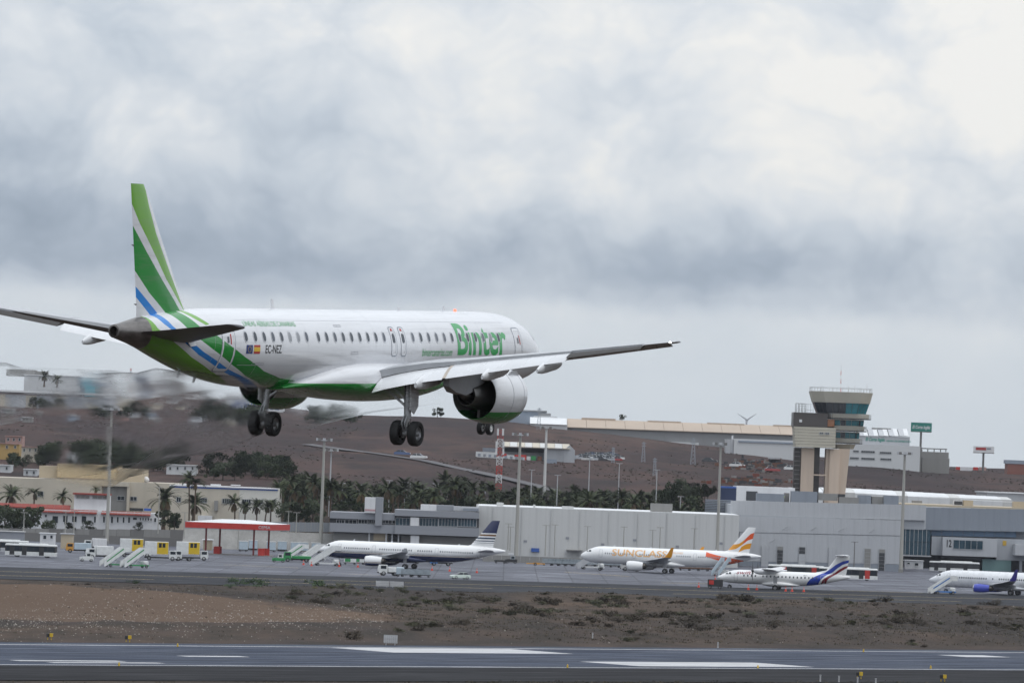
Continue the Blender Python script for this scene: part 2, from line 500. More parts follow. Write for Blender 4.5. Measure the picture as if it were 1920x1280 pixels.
for (u0, v0, u1, v1) in [(1240, 1092, 1340, 1094), (1060, 1072, 1180, 1080), (420, 1058, 560, 1064), (1560, 1106, 1730, 1111), (640, 1075, 720, 1078), (1860, 1089, 1920, 1090)]:
    a, b = gp(u0, v0), gp(u1, v1); d = (b - a).normalized(); s = Vector((-d.y, d.x, 0)) * .45
    mb = MB(); mb.add([(p.x, p.y, .024) for p in (a - s, b - s, b + s, a + s)], [(0, 1, 2, 3)]); mb.build('stand_line', M_YELLOW, apron)
# ------------------------------------------------------------------ aircraft toolkit
def fus_ring(x, w, zt, zb, n=40, k=2.0):
    zc = (zt + zb) / 2; h = (zt - zb) / 2
    out = []
    for i in range(n):
        a = 2 * pi * i / n
        c, s = cos(a), sin(a)
        out.append((x, w * math.copysign(abs(c) ** (2 / k), c), zc + h * math.copysign(abs(s) ** (2 / k), s)))
    return out
_secs = {}
def sec_at(S, x):
    """S: (x, half width, z top, z bottom) from nose aft"""
    t = _secs.get(id(S))
    if t is None:
        q = sorted(S); t = _secs[id(S)] = ([r[0] for r in q], q, S)
    xs_, q, _ = t
    k = bisect.bisect_left(xs_, x)
    if k <= 0: return q[0][1:]
    if k >= len(q): return q[-1][1:]
    a, b = q[k - 1], q[k]; f = (x - a[0]) / (b[0] - a[0])
    return tuple(a[c] + (b[c] - a[c]) * f for c in (1, 2, 3))
def refine(S, step):
    """stations with smooth (Catmull-Rom) in-betweens"""
    out = []
    for i in range(len(S) - 1):
        p0 = S[max(i - 1, 0)]; p1 = S[i]; p2 = S[i + 1]; p3 = S[min(i + 2, len(S) - 1)]
        n = max(1, int(abs(p2[0] - p1[0]) / step))
        for k in range(n):
            t = k / n; r = [p1[0] + (p2[0] - p1[0]) * t]
            for c in (1, 2, 3):
                def tang(a, b, cc):
                    return 0 if a[0] == cc[0] else (cc[c] - a[c]) / (cc[0] - a[0]) * (p2[0] - p1[0])
                m1 = tang(p0, p1, p2); m2 = tang(p1, p2, p3)
                if p1[c] == p2[c]: m1 = m2 = 0
                t2, t3 = t * t, t * t * t
                r.append((2 * t3 - 3 * t2 + 1) * p1[c] + (t3 - 2 * t2 + t) * m1 + (-2 * t3 + 3 * t2) * p2[c] + (t3 - t2) * m2)
            out.append(tuple(r))
    out.append(S[-1])
    return out
def foil(le, chord, th, n=9, x0=0.0, x1=1.0, camber=.02, twist=0.0):
    """aerofoil section ring in the x (aft negative) / z plane at the point le"""
    def t_(x):
        return 5 * th * (.2969 * sqrt(max(x, 0)) - .1260 * x - .3516 * x * x + .2843 * x ** 3 - .1015 * x ** 4)
    pts = []
    xs_ = [x0 + (x1 - x0) * (0.5 - 0.5 * cos(pi * i / n)) for i in range(n + 1)]
    for x in xs_:
        pts.append((x, t_(x) + camber * 4 * x * (1 - x)))
    for x in reversed(xs_[(1 if x0 == 0 else 0):(-1 if x1 == 1 else None)] if x1 == 1 else xs_[(1 if x0 == 0 else 0):]):
        pts.append((x, -t_(x) + camber * 4 * x * (1 - x)))
    c, s = cos(twist), sin(twist)
    return [(le[0] - (x * c + z * s) * chord, le[1], le[2] + (z * c - x * s) * chord) for x, z in pts]
def text_mesh(body, size=1.0, bold=0.0, shear=0.0, cut=.12, align='LEFT', width=None, height=None):
    cu = bpy.data.curves.new('lettering', 'FONT'); cu.body = body; cu.size = size; cu.offset = bold; cu.shear = shear
    cu.align_x = align; cu.resolution_u = 4
    ob = bpy.data.objects.new('lettering', cu); COL.objects.link(ob)
    bpy.context.view_layer.update()
    me = bpy.data.meshes.new_from_object(ob.evaluated_get(bpy.context.evaluated_depsgraph_get()))
    bpy.data.objects.remove(ob); bpy.data.curves.remove(cu)
    xs_ = [v.co.x for v in me.vertices]; ys_ = [v.co.y for v in me.vertices]
    x0, x1, y0, y1 = min(xs_), max(xs_), min(ys_), max(ys_)
    sx = (width / (x1 - x0)) if width else 1.0
    sy = (height / (y1 - y0)) if height else (sx if width else 1.0)
    if not width: sx = sy
    for v in me.vertices:
        v.co.x = (v.co.x - x0) * sx; v.co.y = (v.co.y - y0) * sy; v.co.z = 0
    bm = bmesh.new(); bm.from_mesh(me)
    if cut:
        h = (y1 - y0) * sy; k = cut
        while k < h:
            bmesh.ops.bisect_plane(bm, geom=bm.verts[:] + bm.edges[:] + bm.faces[:], plane_co=(0, k, 0), plane_no=(0, 1, 0)); k += cut
    bmesh.ops.triangulate(bm, faces=bm.faces[:])
    bm.to_mesh(me); bm.free()
    return me
def wrap_fus(me, S, x0, z0, side=-1, eps=.008, lean=0.0):
    """lay flat artwork (x along, y up) on the fuselage flank"""
    for v in me.vertices:
        x = x0 + v.co.x * (1 if side < 0 else -1)
        w, zt, zb = sec_at(S, x); zc = (zt + zb) / 2; h = (zt - zb) / 2
        ph = math.asin(max(-1, min(1, (z0 - zc) / h))) + v.co.y / ((h + w) / 2)
        v.co = (x, side * (w + eps) * cos(ph), zc + (h + eps) * sin(ph))
    me.update()
    return me
def patch_fus(S, xa, xb, z0, z1, side=-1, eps=.006, nz=8, nx=2, shape=None):
    """a thin panel lying on the flank, outline optionally rounded by shape(t)->(x margin)"""
    mb = MB(); rows = []
    for j in range(nz + 1):
        t = j / nz; z = z0 + (z1 - z0) * t
        ins = shape(t) if shape else 0.0
        row = []
        for i in range(nx + 1):
            x = xa + ins + (xb - xa - 2 * ins) * i / nx
            w, zt, zb = sec_at(S, x); zc = (zt + zb) / 2; h = (zt - zb) / 2
            c = sqrt(max(0, 1 - ((z - zc) / h) ** 2))
            row.append((x, side * (w * c + eps), z))
        rows.append(row)
    return mb.loft(rows, 0, False, False)
def wheel_mesh(r, w, rim, mats, n=28):
    mb = MB()
    mb.lathe([(-w * .30, rim), (-w * .42, rim * 1.08), (-w * .5, r * .82), (-w * .44, r * .94), (-w * .28, r), (w * .28, r), (w * .44, r * .94), (w * .5, r * .82), (w * .42, rim * 1.08), (w * .30, rim)], 'y', n=n, m=0)
    for s in (-1, 1):
        mb.lathe([(s * w * .30, rim), (s * w * .36, rim * .92), (s * w * .18, rim * .80), (s * w * .16, rim * .45), (s * w * .34, rim * .36), (s * w * .40, rim * .18), (s * w * .40, 0.004)], 'y', n=n, m=1)
    return mb.mesh('wheel', mats, 40)
M_TYRE = mat('tyre_rubber', (.018, .018, .019), .75, var=.2, scale=6)
M_RIM = mat('wheel_alloy', (.30, .30, .31), .4, .7, var=.15, scale=8)
M_STEEL = mat('bare_steel', (.50, .50, .50), .28, .9, var=.1, scale=5)
M_DARKMETAL = mat('dark_titanium', (.085, .078, .072), .38, .85, var=.25, scale=2)
M_GREYPAINT = mat('grey_paint', (.36, .37, .39), .45, var=.1, scale=2)
M_GLASS = mat('dark_glass', (.020, .024, .030), .08, var=0, spec=.6)

# ------------------------------------------------------------------ landing airliner
FS = [(-.55, .015, -.54, -.57), (-.66, .30, -.30, -.82), (-.95, .60, -.06, -1.04), (-1.5, .95, .34, -1.28), (-2.1, 1.14, .72, -1.42), (-2.75, 1.29, 1.04, -1.53), (-3.45, 1.40, 1.30, -1.60), (-4.3, 1.47, 1.49, -1.65),
      (-5.4, 1.505, 1.60, -1.67), (-7.0, 1.505, 1.655, -1.68), (-9.5, 1.505, 1.66, -1.68), (-28, 1.505, 1.66, -1.68), (-30, 1.5, 1.66, -1.63), (-32, 1.44, 1.65, -1.50), (-34, 1.30, 1.635, -1.25), (-36, 1.08, 1.58, -.86), (-38, .80, 1.45, -.38),
      (-39.4, .585, 1.27, -.01)]
TAILCONE = [(-39.4, .585, 1.27, -.01), (-40.3, .44, 1.13, .19), (-41.0, .32, 1.02, .32), (-41.55, .25, .95, .42)]
OX, OZ = -21.0, -4.0                                      # origin of the aircraft: under the wing, at wheel level
def body(v):
    return (v[0] - OX, v[1], v[2] - OZ)
def shift(mb):
    mb.v = [body(p) for p in mb.v]; return mb
def shift_me(me):
    for v in me.vertices:
        v.co = body(v.co)
    me.update(); return me

def rampx(N, z, pts, lo, hi, zmin=-2.0, zmax=7.0):
    """x position of a paint edge as a function of height, as a ramp over z"""
    pts = sorted(pts)
    st = [((zz - zmin) / (zmax - zmin), (xx - lo) / (hi - lo)) for zz, xx in pts]
    r = N.ramp(N.math('DIVIDE', N.math('SUBTRACT', z, zmin), zmax - zmin), st)
    return N.math('ADD', N.math('MULTIPLY', r, hi - lo), lo)
WHITE, LIME, GREEN, BLUE = (.70, .71, .735), (.140, .370, .028), (.012, .240, .032), (.008, .210, .620)
def paint_base(N, b):
    b.inputs['Roughness'].default_value = .24
    b.inputs['Coat Weight'].default_value = .5; b.inputs['Coat Roughness'].default_value = .06
def livery(kind):
    m = bpy.data.materials.new('livery_' + kind); m.use_nodes = True
    N = NT(m.node_tree); b = N.n['Principled BSDF']; paint_base(N, b)
    p = N.node('ShaderNodeTexCoord').outputs['Object']
    xx, yy, zz = N.sep(p)
    x = N.math('ADD', xx, OX); z = N.math('ADD', zz, OZ)
    n = N.noise(N.mapping(p, scale=(.5, 1, 1.5)), 1.0, 6, .6)
    white = N.mix(N.ramp(n, [(.35, 0), (.75, .45)]), WHITE, (.59, .60, .625))
    grime = N.noise(N.mapping(p, scale=(.16, 5.0, 5.0)), 1.0, 5, .65)
    def ahead(pts):                                       # 1 where the point lies forward of the paint edge
        return N.math('GREATER_THAN', x, rampx(N, z, pts, -45, -20))
    def band(a, bb):                                      # aft edge a .. forward edge bb
        return N.math('MULTIPLY', ahead(a), N.math('SUBTRACT', 1.0, ahead(bb)))
    c = white
    if kind == 'fuselage':
        lime_low = [(1.5, -39.5), (1.22, -39.25), (.83, -38.98), (.34, -37.96), (-.30, -36.38), (-.86, -34.52), (-1.25, -33.0), (-1.6, -31.5), (-2, -30)]
        blue_a = [(1.6, -38.95), (1.32, -38.76), (1.02, -38.48), (.8, -38.09), (.44, -37.51), (-.2, -36.0), (-.85, -33.89), (-1.47, -30.97), (-1.7, -29.8)]
        blue_f = [(1.6, -38.6), (1.37, -38.32), (.93, -37.91), (.47, -37.08), (-.1, -35.67), (-.8, -33.42), (-1.46, -30.2), (-1.7, -28.8)]
        green_a = [(1.7, -37.9), (1.38, -37.55), (.9, -36.98), (.54, -36.41), (.04, -35.16), (-.6, -33.38), (-1.08, -31.77), (-1.48, -29.7), (-1.7, -28.0)]
        green_f = [(1.7, -36.95), (1.43, -36.65), (.95, -36.0), (.69, -35.1), (.28, -34.11), (-.27, -32.61), (-.88, -30.54), (-1.2, -28.6), (-1.33, -26.5), (-1.36, -20.0)]
        lt_a = [(1.7, -36.8), (1.4, -36.38), (1.21, -36.02), (1.0, -35.5)]
        lt_f = [(1.7, -36.5), (1.46, -36.0), (1.03, -35.16), (.99, -35.5)]
        c = N.mix(N.math('SUBTRACT', 1.0, ahead(lime_low)), c, LIME)
        c = N.mix(N.math('MULTIPLY', band(lt_a, lt_f), N.math('GREATER_THAN', z, 1.0)), c, LIME)
        c = N.mix(band(blue_a, blue_f), c, BLUE)
        c = N.mix(band(green_a, green_f), c, GREEN)
        c = N.mix(N.math('MULTIPLY', N.math('LESS_THAN', z, -1.37), N.math('GREATER_THAN', x, -27.0)), c, GREEN)
    elif kind == 'fin':
        la = [(1.2, -35.6), (1.5, -35.92), (2.8, -37.61), (4.23, -39.1), (5.02, -39.94), (5.72, -40.54), (6.4, -41.4)]
        lf = [(1.2, -35.5), (1.55, -35.85), (2.99, -37.2), (4.6, -38.55), (5.67, -39.22), (6.56, -39.66), (6.9, -39.8)]
        gu = [(1.2, -35.9), (1.45, -36.22), (2.8, -38.0), (3.86, -39.26), (4.85, -40.35), (5.8, -41.4)]
        gl = [(1.2, -37.15), (1.4, -37.49), (2.25, -38.92), (3.09, -40.02), (4.2, -41.5)]
        bu = [(1.1, -37.66), (1.35, -38.07), (2.45, -39.86), (3.5, -41.6)]
        bl = [(1.1, -38.35), (1.35, -38.74), (2.01, -39.77), (3.2, -41.6)]
        c = N.mix(band(la, lf), c, LIME)
        c = N.mix(band(gl, gu), c, GREEN)
        c = N.mix(band(bl, bu), c, BLUE)
    elif kind == 'fairing':
        c = N.mix(N.math('LESS_THAN', z, -1.40), c, GREEN)
    elif kind == 'nacelle':
        c = N.mix(N.math('LESS_THAN', z, -2.42), c, GREEN)
    c = N.mix(N.ramp(grime, [(.52, 0), (.76, .28)]), c, (.20, .19, .18))
    N.link(c, b.inputs['Base Color'])
    return m
M_LF, M_LFIN, M_LFAIR, M_LNAC = [livery(k) for k in ('fuselage', 'fin', 'fairing', 'nacelle')]
M_WPAINT = mat('aircraft_white', (.70, .71, .73), .28, var=.06, scale=.8, coat=.4)
M_WINGGREY = mat('wing_grey', (.40, .41, .43), .35, var=.12, scale=1.2, coat=.2)
M_SEAM = mat('panel_seam', (.32, .33, .36), .6, var=0)
M_GREENPRINT = mat('green_print', (.024, .340, .085), .3, var=0, coat=.4)
M_BLACKPRINT = mat('black_print', (.012, .012, .014), .4, var=0)
M_REDPRINT = mat('red_print', (.42, .02, .02), .4, var=0)
M_NOZZLE = mat('exhaust_metal', (.16, .155, .15), .34, .9, var=.25, scale=3)
M_COVE = mat('dark_cove', (.030, .026, .024), .6, var=.3, scale=2)  # near-black brown over the whole aileron
M_APU = mat('tail_cone_titanium', (.20, .185, .175), .36, .85, var=.35, scale=1.4, stretch=(1, 3, 3))

YAW, PITCH, BANK = radians(66.0), radians(1.95), radians(1.8)
_Rm = Matrix.Rotation(YAW, 4, 'Z') @ Matrix.Rotation(-PITCH, 4, 'Y') @ Matrix.Rotation(BANK, 4, 'X')
hero = thing('airliner', 'green and white twin jet airliner landing with its wheels down', 'airplane')
hero.rotation_mode = 'QUATERNION'
hero.rotation_quaternion = _Rm.to_quaternion()
_pos = Vector((-7.43, 240.5, 4.66 + CAMH))
hero.location = _pos + _Rm.to_3x3() @ Vector((0, 0, OZ))

FSR = refine(FS, .35)
mb = MB(); mb.loft([fus_ring(*r, n=72) for r in FSR])
fuselage = shift(mb).build('fuselage', M_LF, hero, smooth=60)
mb = MB(); mb.loft([fus_ring(*r, n=40) for r in refine(TAILCONE, .2)] + [fus_ring(-41.56, .185, .885, .485, 40), fus_ring(-41.1, .16, .86, .51, 40)], caps=True)
shift(mb).build('tail_cone', M_APU, hero, smooth=50)
# wing-to-body fairing
mb = MB(); R_ = []
for x, w, zt, zb in refine([(-12.0, 1.15, -1.30, -1.70), (-13.5, 1.55, -.72, -1.98), (-15.5, 1.82, -.50, -2.18), (-18.5, 1.98, -.40, -2.28), (-21, 1.98, -.38, -2.24), (-23.2, 1.86, -.50, -2.10), (-25.2, 1.62, -.84, -1.90), (-26.7, 1.36, -1.18, -1.74), (-28.0, .9, -1.50, -1.70)], .4):
    R_.append(fus_ring(x, w, zt, zb, 44, 2.5))
mb.loft(R_); shift(mb).build('belly_fairing', M_LFAIR, hero, smooth=60)
# fin and rudder
def fin_ring(z, le, te, th):
    c = le - te
    return [(p[0], p[2], z) for p in foil((le, 0, 0), c, th, 9, 0, 1, 0)]
mb = MB(); mb.loft([fin_ring(1.15, -34.6, -39.72, .085), fin_ring(1.62, -35.60, -39.74, .10), (fin_ring(2.6, -36.45, -39.93, .10)), fin_ring(4.6, -38.08, -40.33, .10), fin_ring(6.30, -39.36, -40.68, .10), fin_ring(6.56, -39.66, -40.73, .07)])
fin = shift(mb).build('fin', M_LFIN, hero, smooth=50)
for zz in (1.75, 4.1):
    xte = -39.78 - (zz - 1.6) * .195; mb = MB()
    mb.tube((xte + .02, 0, zz), (xte - .14, 0, zz + .02), .035, .012, 6)
    shift(mb).build('static_wick', M_DARKMETAL, fin)
# horizontal tail
M_STAB = mat('stabilizer_grey', (.13, .13, .14), .40, var=.2, scale=1.5)
for s in (-1, 1):
    mb = MB(); RR = []
    for y, le, c, zz, th in [(.30, -35.9, 4.2, .30, .11), (1.1, -36.5, 3.6, .44, .11), (4.75, -39.5, 1.6, 1.08, .10), (4.95, -39.85, 1.25, 1.11, .06)]:
        RR.append([(p[0], s * y, p[2]) for p in foil((le, 0, zz), c, th, 9, 0, 1, 0, radians(-5.0))])
    mb.loft(RR); st = shift(mb).build('stabilizer', M_STAB, hero, smooth=50)
    mb = MB(); mb.prism([(-36.1, .20), (-36.6, .42), (-37.2, .42), (-36.8, .12)], s * .98, s * 1.02, 0); shift(mb).build('seal_plate', M_WPAINT, st)

# wings
def wst(y):
    """leading edge x, chord, z, thickness at span station y"""
    le = -15.4 - (y - 1.5) * .585
    te = interp(y, [(1.4, -22.0), (5.4, -21.75), (17.5, -26.05)])
    z = interp(y, [(1.0, -1.22), (1.6, -1.10), (3, -.74), (4.2, -.52), (5.4, -.36), (8.5, .05), (12, .50), (17.6, 1.26)])
    th = interp(y, [(1.4, .12), (5.4, .10), (17.5, .078)])
    return le, le - te, z, th
M_SLAT = mat('slat_metal', (.55, .56, .57), .3, .3, var=.08, scale=1)
for s in (-1, 1):
    wing = None
    mb = MB(); RR = []
    for y in (1.0, 1.6, 2.6, 4.0, 5.4, 7.5, 10, 12.0):
        le, c, z, th = wst(y); RR.append([(p[0], s * y, p[2]) for p in foil((le, 0, z), c, th, 12, 0, .80, .02, radians(.6))])
    mb.loft(RR)
    wing = shift(mb).build('wing', M_WINGGREY, hero, smooth=50)
    mb = MB(); RR = []
    for y in (12.01, 14, 16, 17.0, 17.45, 17.6):
        le, c, z, th = wst(y); k = 1.0 if y < 17.2 else (.8 if y < 17.5 else .45)
        x1 = .78 if y < 15.95 else 1.0
        le2 = le - c * (1 - k) * .8
        RR.append([(p[0], s * y, p[2]) for p in foil((le2, 0, z + (.03 if y > 17.3 else 0)), c * k, th, 12, 0, x1 if x1 == 1 else .999 if y > 15.9 else .78, .02, radians(.2))])
    # outer panel in two pieces: ahead of the aileron and the tip
    mbt = MB(); mbt.loft(RR[:2] + [[(p[0], s * 15.94, p[2]) for p in foil((wst(15.94)[0], 0, wst(15.94)[2]), wst(15.94)[1], wst(15.94)[3], 12, 0, .78, .02, radians(.2))]])
    shift(mbt).build('outer_panel', M_WINGGREY, wing, smooth=50)
    mbt = MB(); mbt.loft([[(p[0], s * y, p[2]) for p in foil((wst(y)[0] - wst(y)[1] * (1 - k) * .8, 0, wst(y)[2]), wst(y)[1] * k, wst(y)[3], 12, 0, 1, .02, radians(.2))] for y, k in ((15.96, 1), (16.6, 1), (17.2, .97), (17.45, .8), (17.6, .42))])
    shift(mbt).build('wing_tip', M_WINGGREY, wing, smooth=50)
    # slats, drooped
    mb = MB(); RR = []
    for y in (2.4, 5, 8, 12, 16.8):
        le, c, z, th = wst(y)
        RR.append([(p[0], s * y, p[2]) for p in foil((le + .06 * c + .10, 0, z - .05 * c - .05), c * .17, .20, 6, 0, 1, -.06, radians(-24))])
    mb.loft(RR); shift(mb).build('slat', M_SLAT, wing, smooth=50)
    # flaps, well down
    for ya, yb in ((2.0, 5.30), (5.50, 11.95)):
        mb = MB(); RR = []
        for k in range(5):
            y = ya + (yb - ya) * k / 4
            le, c, z, th = wst(y)
            cf = .30 * c if y > 5.4 else interp(y, [(2.0, 1.30), (5.4, 1.16)])
            x = le - c * .80 + .16; zz = z - .030 * c + .02
            if y < 5.4: zz = z - .03 * c
            RR.append([(p[0], s * y, p[2]) for p in foil((x, 0, zz + (.05 if y > 5.4 else .02)), cf * 1.0, .13, 8, 0, 1, .03, radians(29))])
        mb.loft(RR); shift(mb).build('flap', M_WPAINT, wing, smooth=50)
    mb = MB(); RR = []
    for y in (5.31, 5.49):
        le, c, z, th = wst(y); RR.append([(p[0], s * y, p[2]) for p in foil((le - c * .80 + .12, 0, z - .03 * c + .05), 1.10, .12, 6, 0, 1, .03, radians(29))])
    mb.loft(RR); shift(mb).build('flap_seal', mat('flap_seal_tan', (.50, .44, .38), .6, var=.15, scale=2), wing, smooth=50)
    # aileron with its dark cove
    mb = MB(); RR = []
    for y in (12.03, 14, 15.92):
        le, c, z, th = wst(y)
        RR.append([(p[0], s * y, p[2]) for p in foil((le - c * .76, 0, z - .012 * c - .02), c * .30, .16, 7, 0, 1, .02, radians(14))])
    mb.loft(RR); shift(mb).build('aileron', M_COVE, wing, smooth=50)
    # flap track fairings
    for y, L, r in ((4.25, 2.9, .36), (7.75, 2.7, .30), (10.75, 2.5, .26)):
        le, c, z, th = wst(y); mb = MB(); RR = []
        for t in (0, .08, .22, .45, .65, .82, .93, 1.0):
            rr = r * (sin(pi * min(1, max(0, t * .93 + .03))) ** .6)
            dr = -.30 * max(0, t - .5) * L * .75
            x = le - c * .80 + L * .56 - t * L
            RR.append([(x, s * (y + rr * .62 * cos(2 * pi * i / 14)), z - .24 - .05 * c + dr + rr * sin(2 * pi * i / 14) * (1.25 if i > 7 else .9)) for i in range(14)])
        mb.loft(RR); shift(mb).build('flap_track_fairing', M_WPAINT, wing, smooth=60)

# engines
for s in (-1, 1):
    yc, zc = s * 5.2, -1.74
    eng = thing('engine', None, None); eng.parent = hero
    mb = MB()
    mb.lathe([(-15.2, .80), (-14.98, .88), (-14.88, .95), (-14.85, 1.01), (-14.88, 1.07), (-15.02, 1.14), (-15.5, 1.23), (-16.1, 1.265), (-16.7, 1.245), (-17.5, 1.15), (-18.1, 1.03), (-18.1, 1.005), (-17.4, 1.03), (-16.6, .99), (-15.8, .92)], 'x', (0, yc, zc), 48)
    nac = shift(mb).build('nacelle', M_LNAC, eng, smooth=60)
    mb = MB(); mb.lathe([(-15.0, .80), (-15.05, .78), (-15.3, .80)], 'x', (0, yc, zc), 40)
    mb.lathe([(-14.95, .005), (-15.1, .12), (-15.35, .24)], 'x', (0, yc, zc), 24)
    for i in range(18):
        a = 2 * pi * i / 18; a2 = a + .22
        mb.add([(-15.25, yc + .22 * cos(a), zc + .22 * sin(a)), (-15.25, yc + .80 * cos(a), zc + .80 * sin(a)), (-15.4, yc + .80 * cos(a2), zc + .80 * sin(a2)), (-15.4, yc + .22 * cos(a2), zc + .22 * sin(a2))], [(0, 1, 2, 3)])
    shift(mb).build('fan', M_DARKMETAL, eng, smooth=40)
    mb = MB(); mb.lathe([(-15.8, .91), (-15.85, .55)], 'x', (0, yc, zc), 40); mb.lathe([(-15.8, .54), (-16.6, .66), (-17.6, .64), (-18.5, .50), (-18.95, .43), (-18.95, .40), (-18.3, .38)], 'x', (0, yc, zc), 40)
    core = shift(mb).build('core_cowl', M_NOZZLE, eng, smooth=60)
    mb = MB(); mb.lathe([(-18.2, .38), (-18.25, .27), (-18.8, .26), (-19.2, .17), (-19.5, .06), (-19.55, .004)], 'x', (0, yc, zc), 32)
    shift(mb).build('exhaust_plug', M_DARKMETAL, core, smooth=60)
    for a_, b_, c_ in ((.06, -.98, -.5), (.10, .5, .99)):
        mb = MB(); mb.box(-17.6, -16.0, yc - a_, yc + a_, zc + b_, zc + c_); shift(mb).build('duct_strut', M_NOZZLE, eng)
    # pylon
    mb = MB(); RR = []
    for x, zb, zt, hw in ((-15.4, zc + 1.12, zc + 1.22, .06), (-16.0, zc + 1.10, -.34, .20), (-17.2, zc + .90, -.28, .27), (-18.2, zc + .30, -.36, .29), (-19.6, zc + .04, -.48, .28), (-20.5, zc + .16, -.62, .24), (-21.1, zc + .42, -.74, .14)):
        RR.append([(x, yc - hw, zb), (x, yc + hw, zb), (x, yc + hw, zt), (x, yc - hw, zt)])
    mb.loft(RR); shift(mb).build('pylon', M_GREYPAINT, eng, smooth=30)
    mb = MB(); mb.prism([(-15.3, 0), (-15.9, .30), (-16.5, .30), (-16.6, 0)], -.03, .03); mb.v = [(p[0], yc + s * (.78 + p[2] * .5) + p[1], zc + .86 + p[2] * .8) for p in mb.v]
    shift(mb).build('strake', M_WPAINT, eng)
    mb = MB()
    for xr in (-15.55, -16.7):
        mb.lathe([(xr - .012, 1.226 if xr > -16 else 1.24), (xr - .012, 1.238 if xr > -16 else 1.252), (xr + .012, 1.238 if xr > -16 else 1.252), (xr + .012, 1.226 if xr > -16 else 1.24)], 'x', (0, yc, zc), 48)
    shift(mb).build('cowl_joint', M_SEAM, nac)

# landing gear
W_MAIN = wheel_mesh(.535, .40, .30, [M_TYRE, M_RIM])
W_NOSE = wheel_mesh(.31, .23, .17, [M_TYRE, mat('white_rim', (.6, .6, .6), .4, var=.1)])
M_LEG = mat('gear_leg_paint', (.42, .43, .45), .4, .2, var=.15, scale=4)
for s in (-1, 1):
    g = thing('main_gear', None, None); g.parent = hero; g.location = body((-20.95, s * 3.4, -3.44))
    mb = MB(); mb.tube((.10, -s * .14, 2.35), (0, -s * .02, .80), .155, .135, 14); mb.tube((0, 0, .82), (0, 0, .62), .16, .15, 14)
    leg = mb.build('leg', M_LEG, g, smooth=40)
    mb = MB(); mb.tube((0, 0, .70), (0, 0, 0), .088, .088, 14); mb.build('piston', M_STEEL, g, smooth=40)
    mb = MB(); mb.tube((0, -.62, 0), (0, .62, 0), .075, .075, 12); mb.tube((0, -.14, 0), (0, .14, 0), .13, .13, 12); mb.build('axle', M_LEG, g, smooth=40)
    mb = MB()
    for yy in (-.07, .07):
        mb.bar((-.12, yy, .78), (-.42, yy, .42), .035, .09); mb.bar((-.42, yy, .42), (-.12, yy, .06), .035, .09)
    mb.build('torque_link', M_LEG, g)
    mb = MB(); mb.tube((.02, -s * .05, 1.1), (.1, -s * 1.35, 2.0), .06, .06, 8); mb.tube((.02, 0, 1.15), (1.2, -s * .2, 2.2), .05, .05, 8); mb.tube((-.05, 0, 1.3), (-.1, -s * .9, 2.1), .035, .035, 8)
    mb.build('brace', M_LEG, g, smooth=40)
    mb = MB(); mb.tube((-.10, .12, 2.1), (-.11, .10, .2), .018, .018, 6); mb.tube((.12, -.09, 2.0), (.11, -.08, .15), .016, .016, 6); mb.build('hose', M_BLACKPRINT, g)
    mb = MB(); mb.prism([(-.34, 2.35), (.50, 2.35), (.54, 1.15), (.16, .82), (-.28, 1.02)], s * .20, s * .235, 0, 'y'); mb.build('gear_door', M_WPAINT, g)
    for k in (-1, 1):
        wo = put(W_MAIN, 'wheel', g, (0, k * .41, 0))
    mb = MB(); mb.lathe([(-.13, .05), (-.13, .22), (.13, .22), (.13, .05)], 'y', n=20); bk = mb.mesh('brake', [M_DARKMETAL], 40)
    for k in (-1, 1):
        put(bk, 'brake', g, (0, k * .29, 0))
g = thing('nose_gear', None, None); g.parent = hero; g.location = body((-5.2, 0, -3.64))
mb = MB(); mb.tube((.15, 0, 2.2), (0, 0, .6), .09, .08, 12); mb.build('leg', M_LEG, g, smooth=40)
mb = MB(); mb.tube((0, 0, .62), (0, 0, 0), .05, .05, 10); mb.tube((0, -.3, 0), (0, .3, 0), .045, .045, 10); mb.build('axle', M_STEEL, g, smooth=40)
for k in (-1, 1):
    put(W_NOSE, 'wheel', g, (0, k * .215, 0))
    mb = MB(); mb.prism([(-.4, 1.95), (1.2, 1.95), (1.15, 1.2), (-.35, 1.2)], k * .45, k * .47); mb.build('gear_door', M_WPAINT, g)

# doors, windows, lettering on both flanks
def outline(S, xa, xb, z0, z1, side, wd=.05, r=.18, eps=.008):
    """rounded door outline as a thin raised band"""
    mb = MB(); pts = []
    for cx, cz, a0 in ((xb - r, z1 - r, 0), (xa + r, z1 - r, 90), (xa + r, z0 + r, 180), (xb - r, z0 + r, 270)):
        for k in range(5):
            a = radians(a0 + k * 22.5); pts.append((cx, cz, cos(a), sin(a)))
    dense = []
    for i, (cx, cz, ca, sa) in enumerate(pts):
        nx_, nz_, na, ns = pts[(i + 1) % len(pts)]
        n = 6 if abs(nz_ - cz) > .4 else 1
        for k in range(n):
            t = k / n; dense.append((cx + (nx_ - cx) * t, cz + (nz_ - cz) * t, ca + (na - ca) * t, sa + (ns - sa) * t))
    ring = []
    for cx, cz, ca, sa in dense:
        row = []
        for rr in (r, r - wd):
            x, z = cx + rr * ca, cz + rr * sa
            w, zt, zb = sec_at(S, x); zc = (zt + zb) / 2; h = (zt - zb) / 2
            row.append((x, side * (w * sqrt(max(0, 1 - ((z - zc) / h) ** 2)) + eps), z))
        ring.append(row)
    ring.append(ring[0])
    return mb.loft(ring, 0, False, False)
M_WFRAME = mat('window_frame', (.55, .57, .60), .35, var=.05)
M_PANE = mat('cabin_pane', (.055, .065, .085), .12, var=.2, scale=3)
def pane_var():
    N = NT(M_PANE.node_tree); oi = N.node('ShaderNodeObjectInfo').outputs['Random']
    N.link(N.ramp(oi, [(0.0, (.035, .045, .060)), (.55, (.070, .082, .105)), (.72, (.11, .12, .145)), (.86, (.26, .27, .29))], 'CONSTANT'), N.n['Principled BSDF'].inputs['Base Color'])
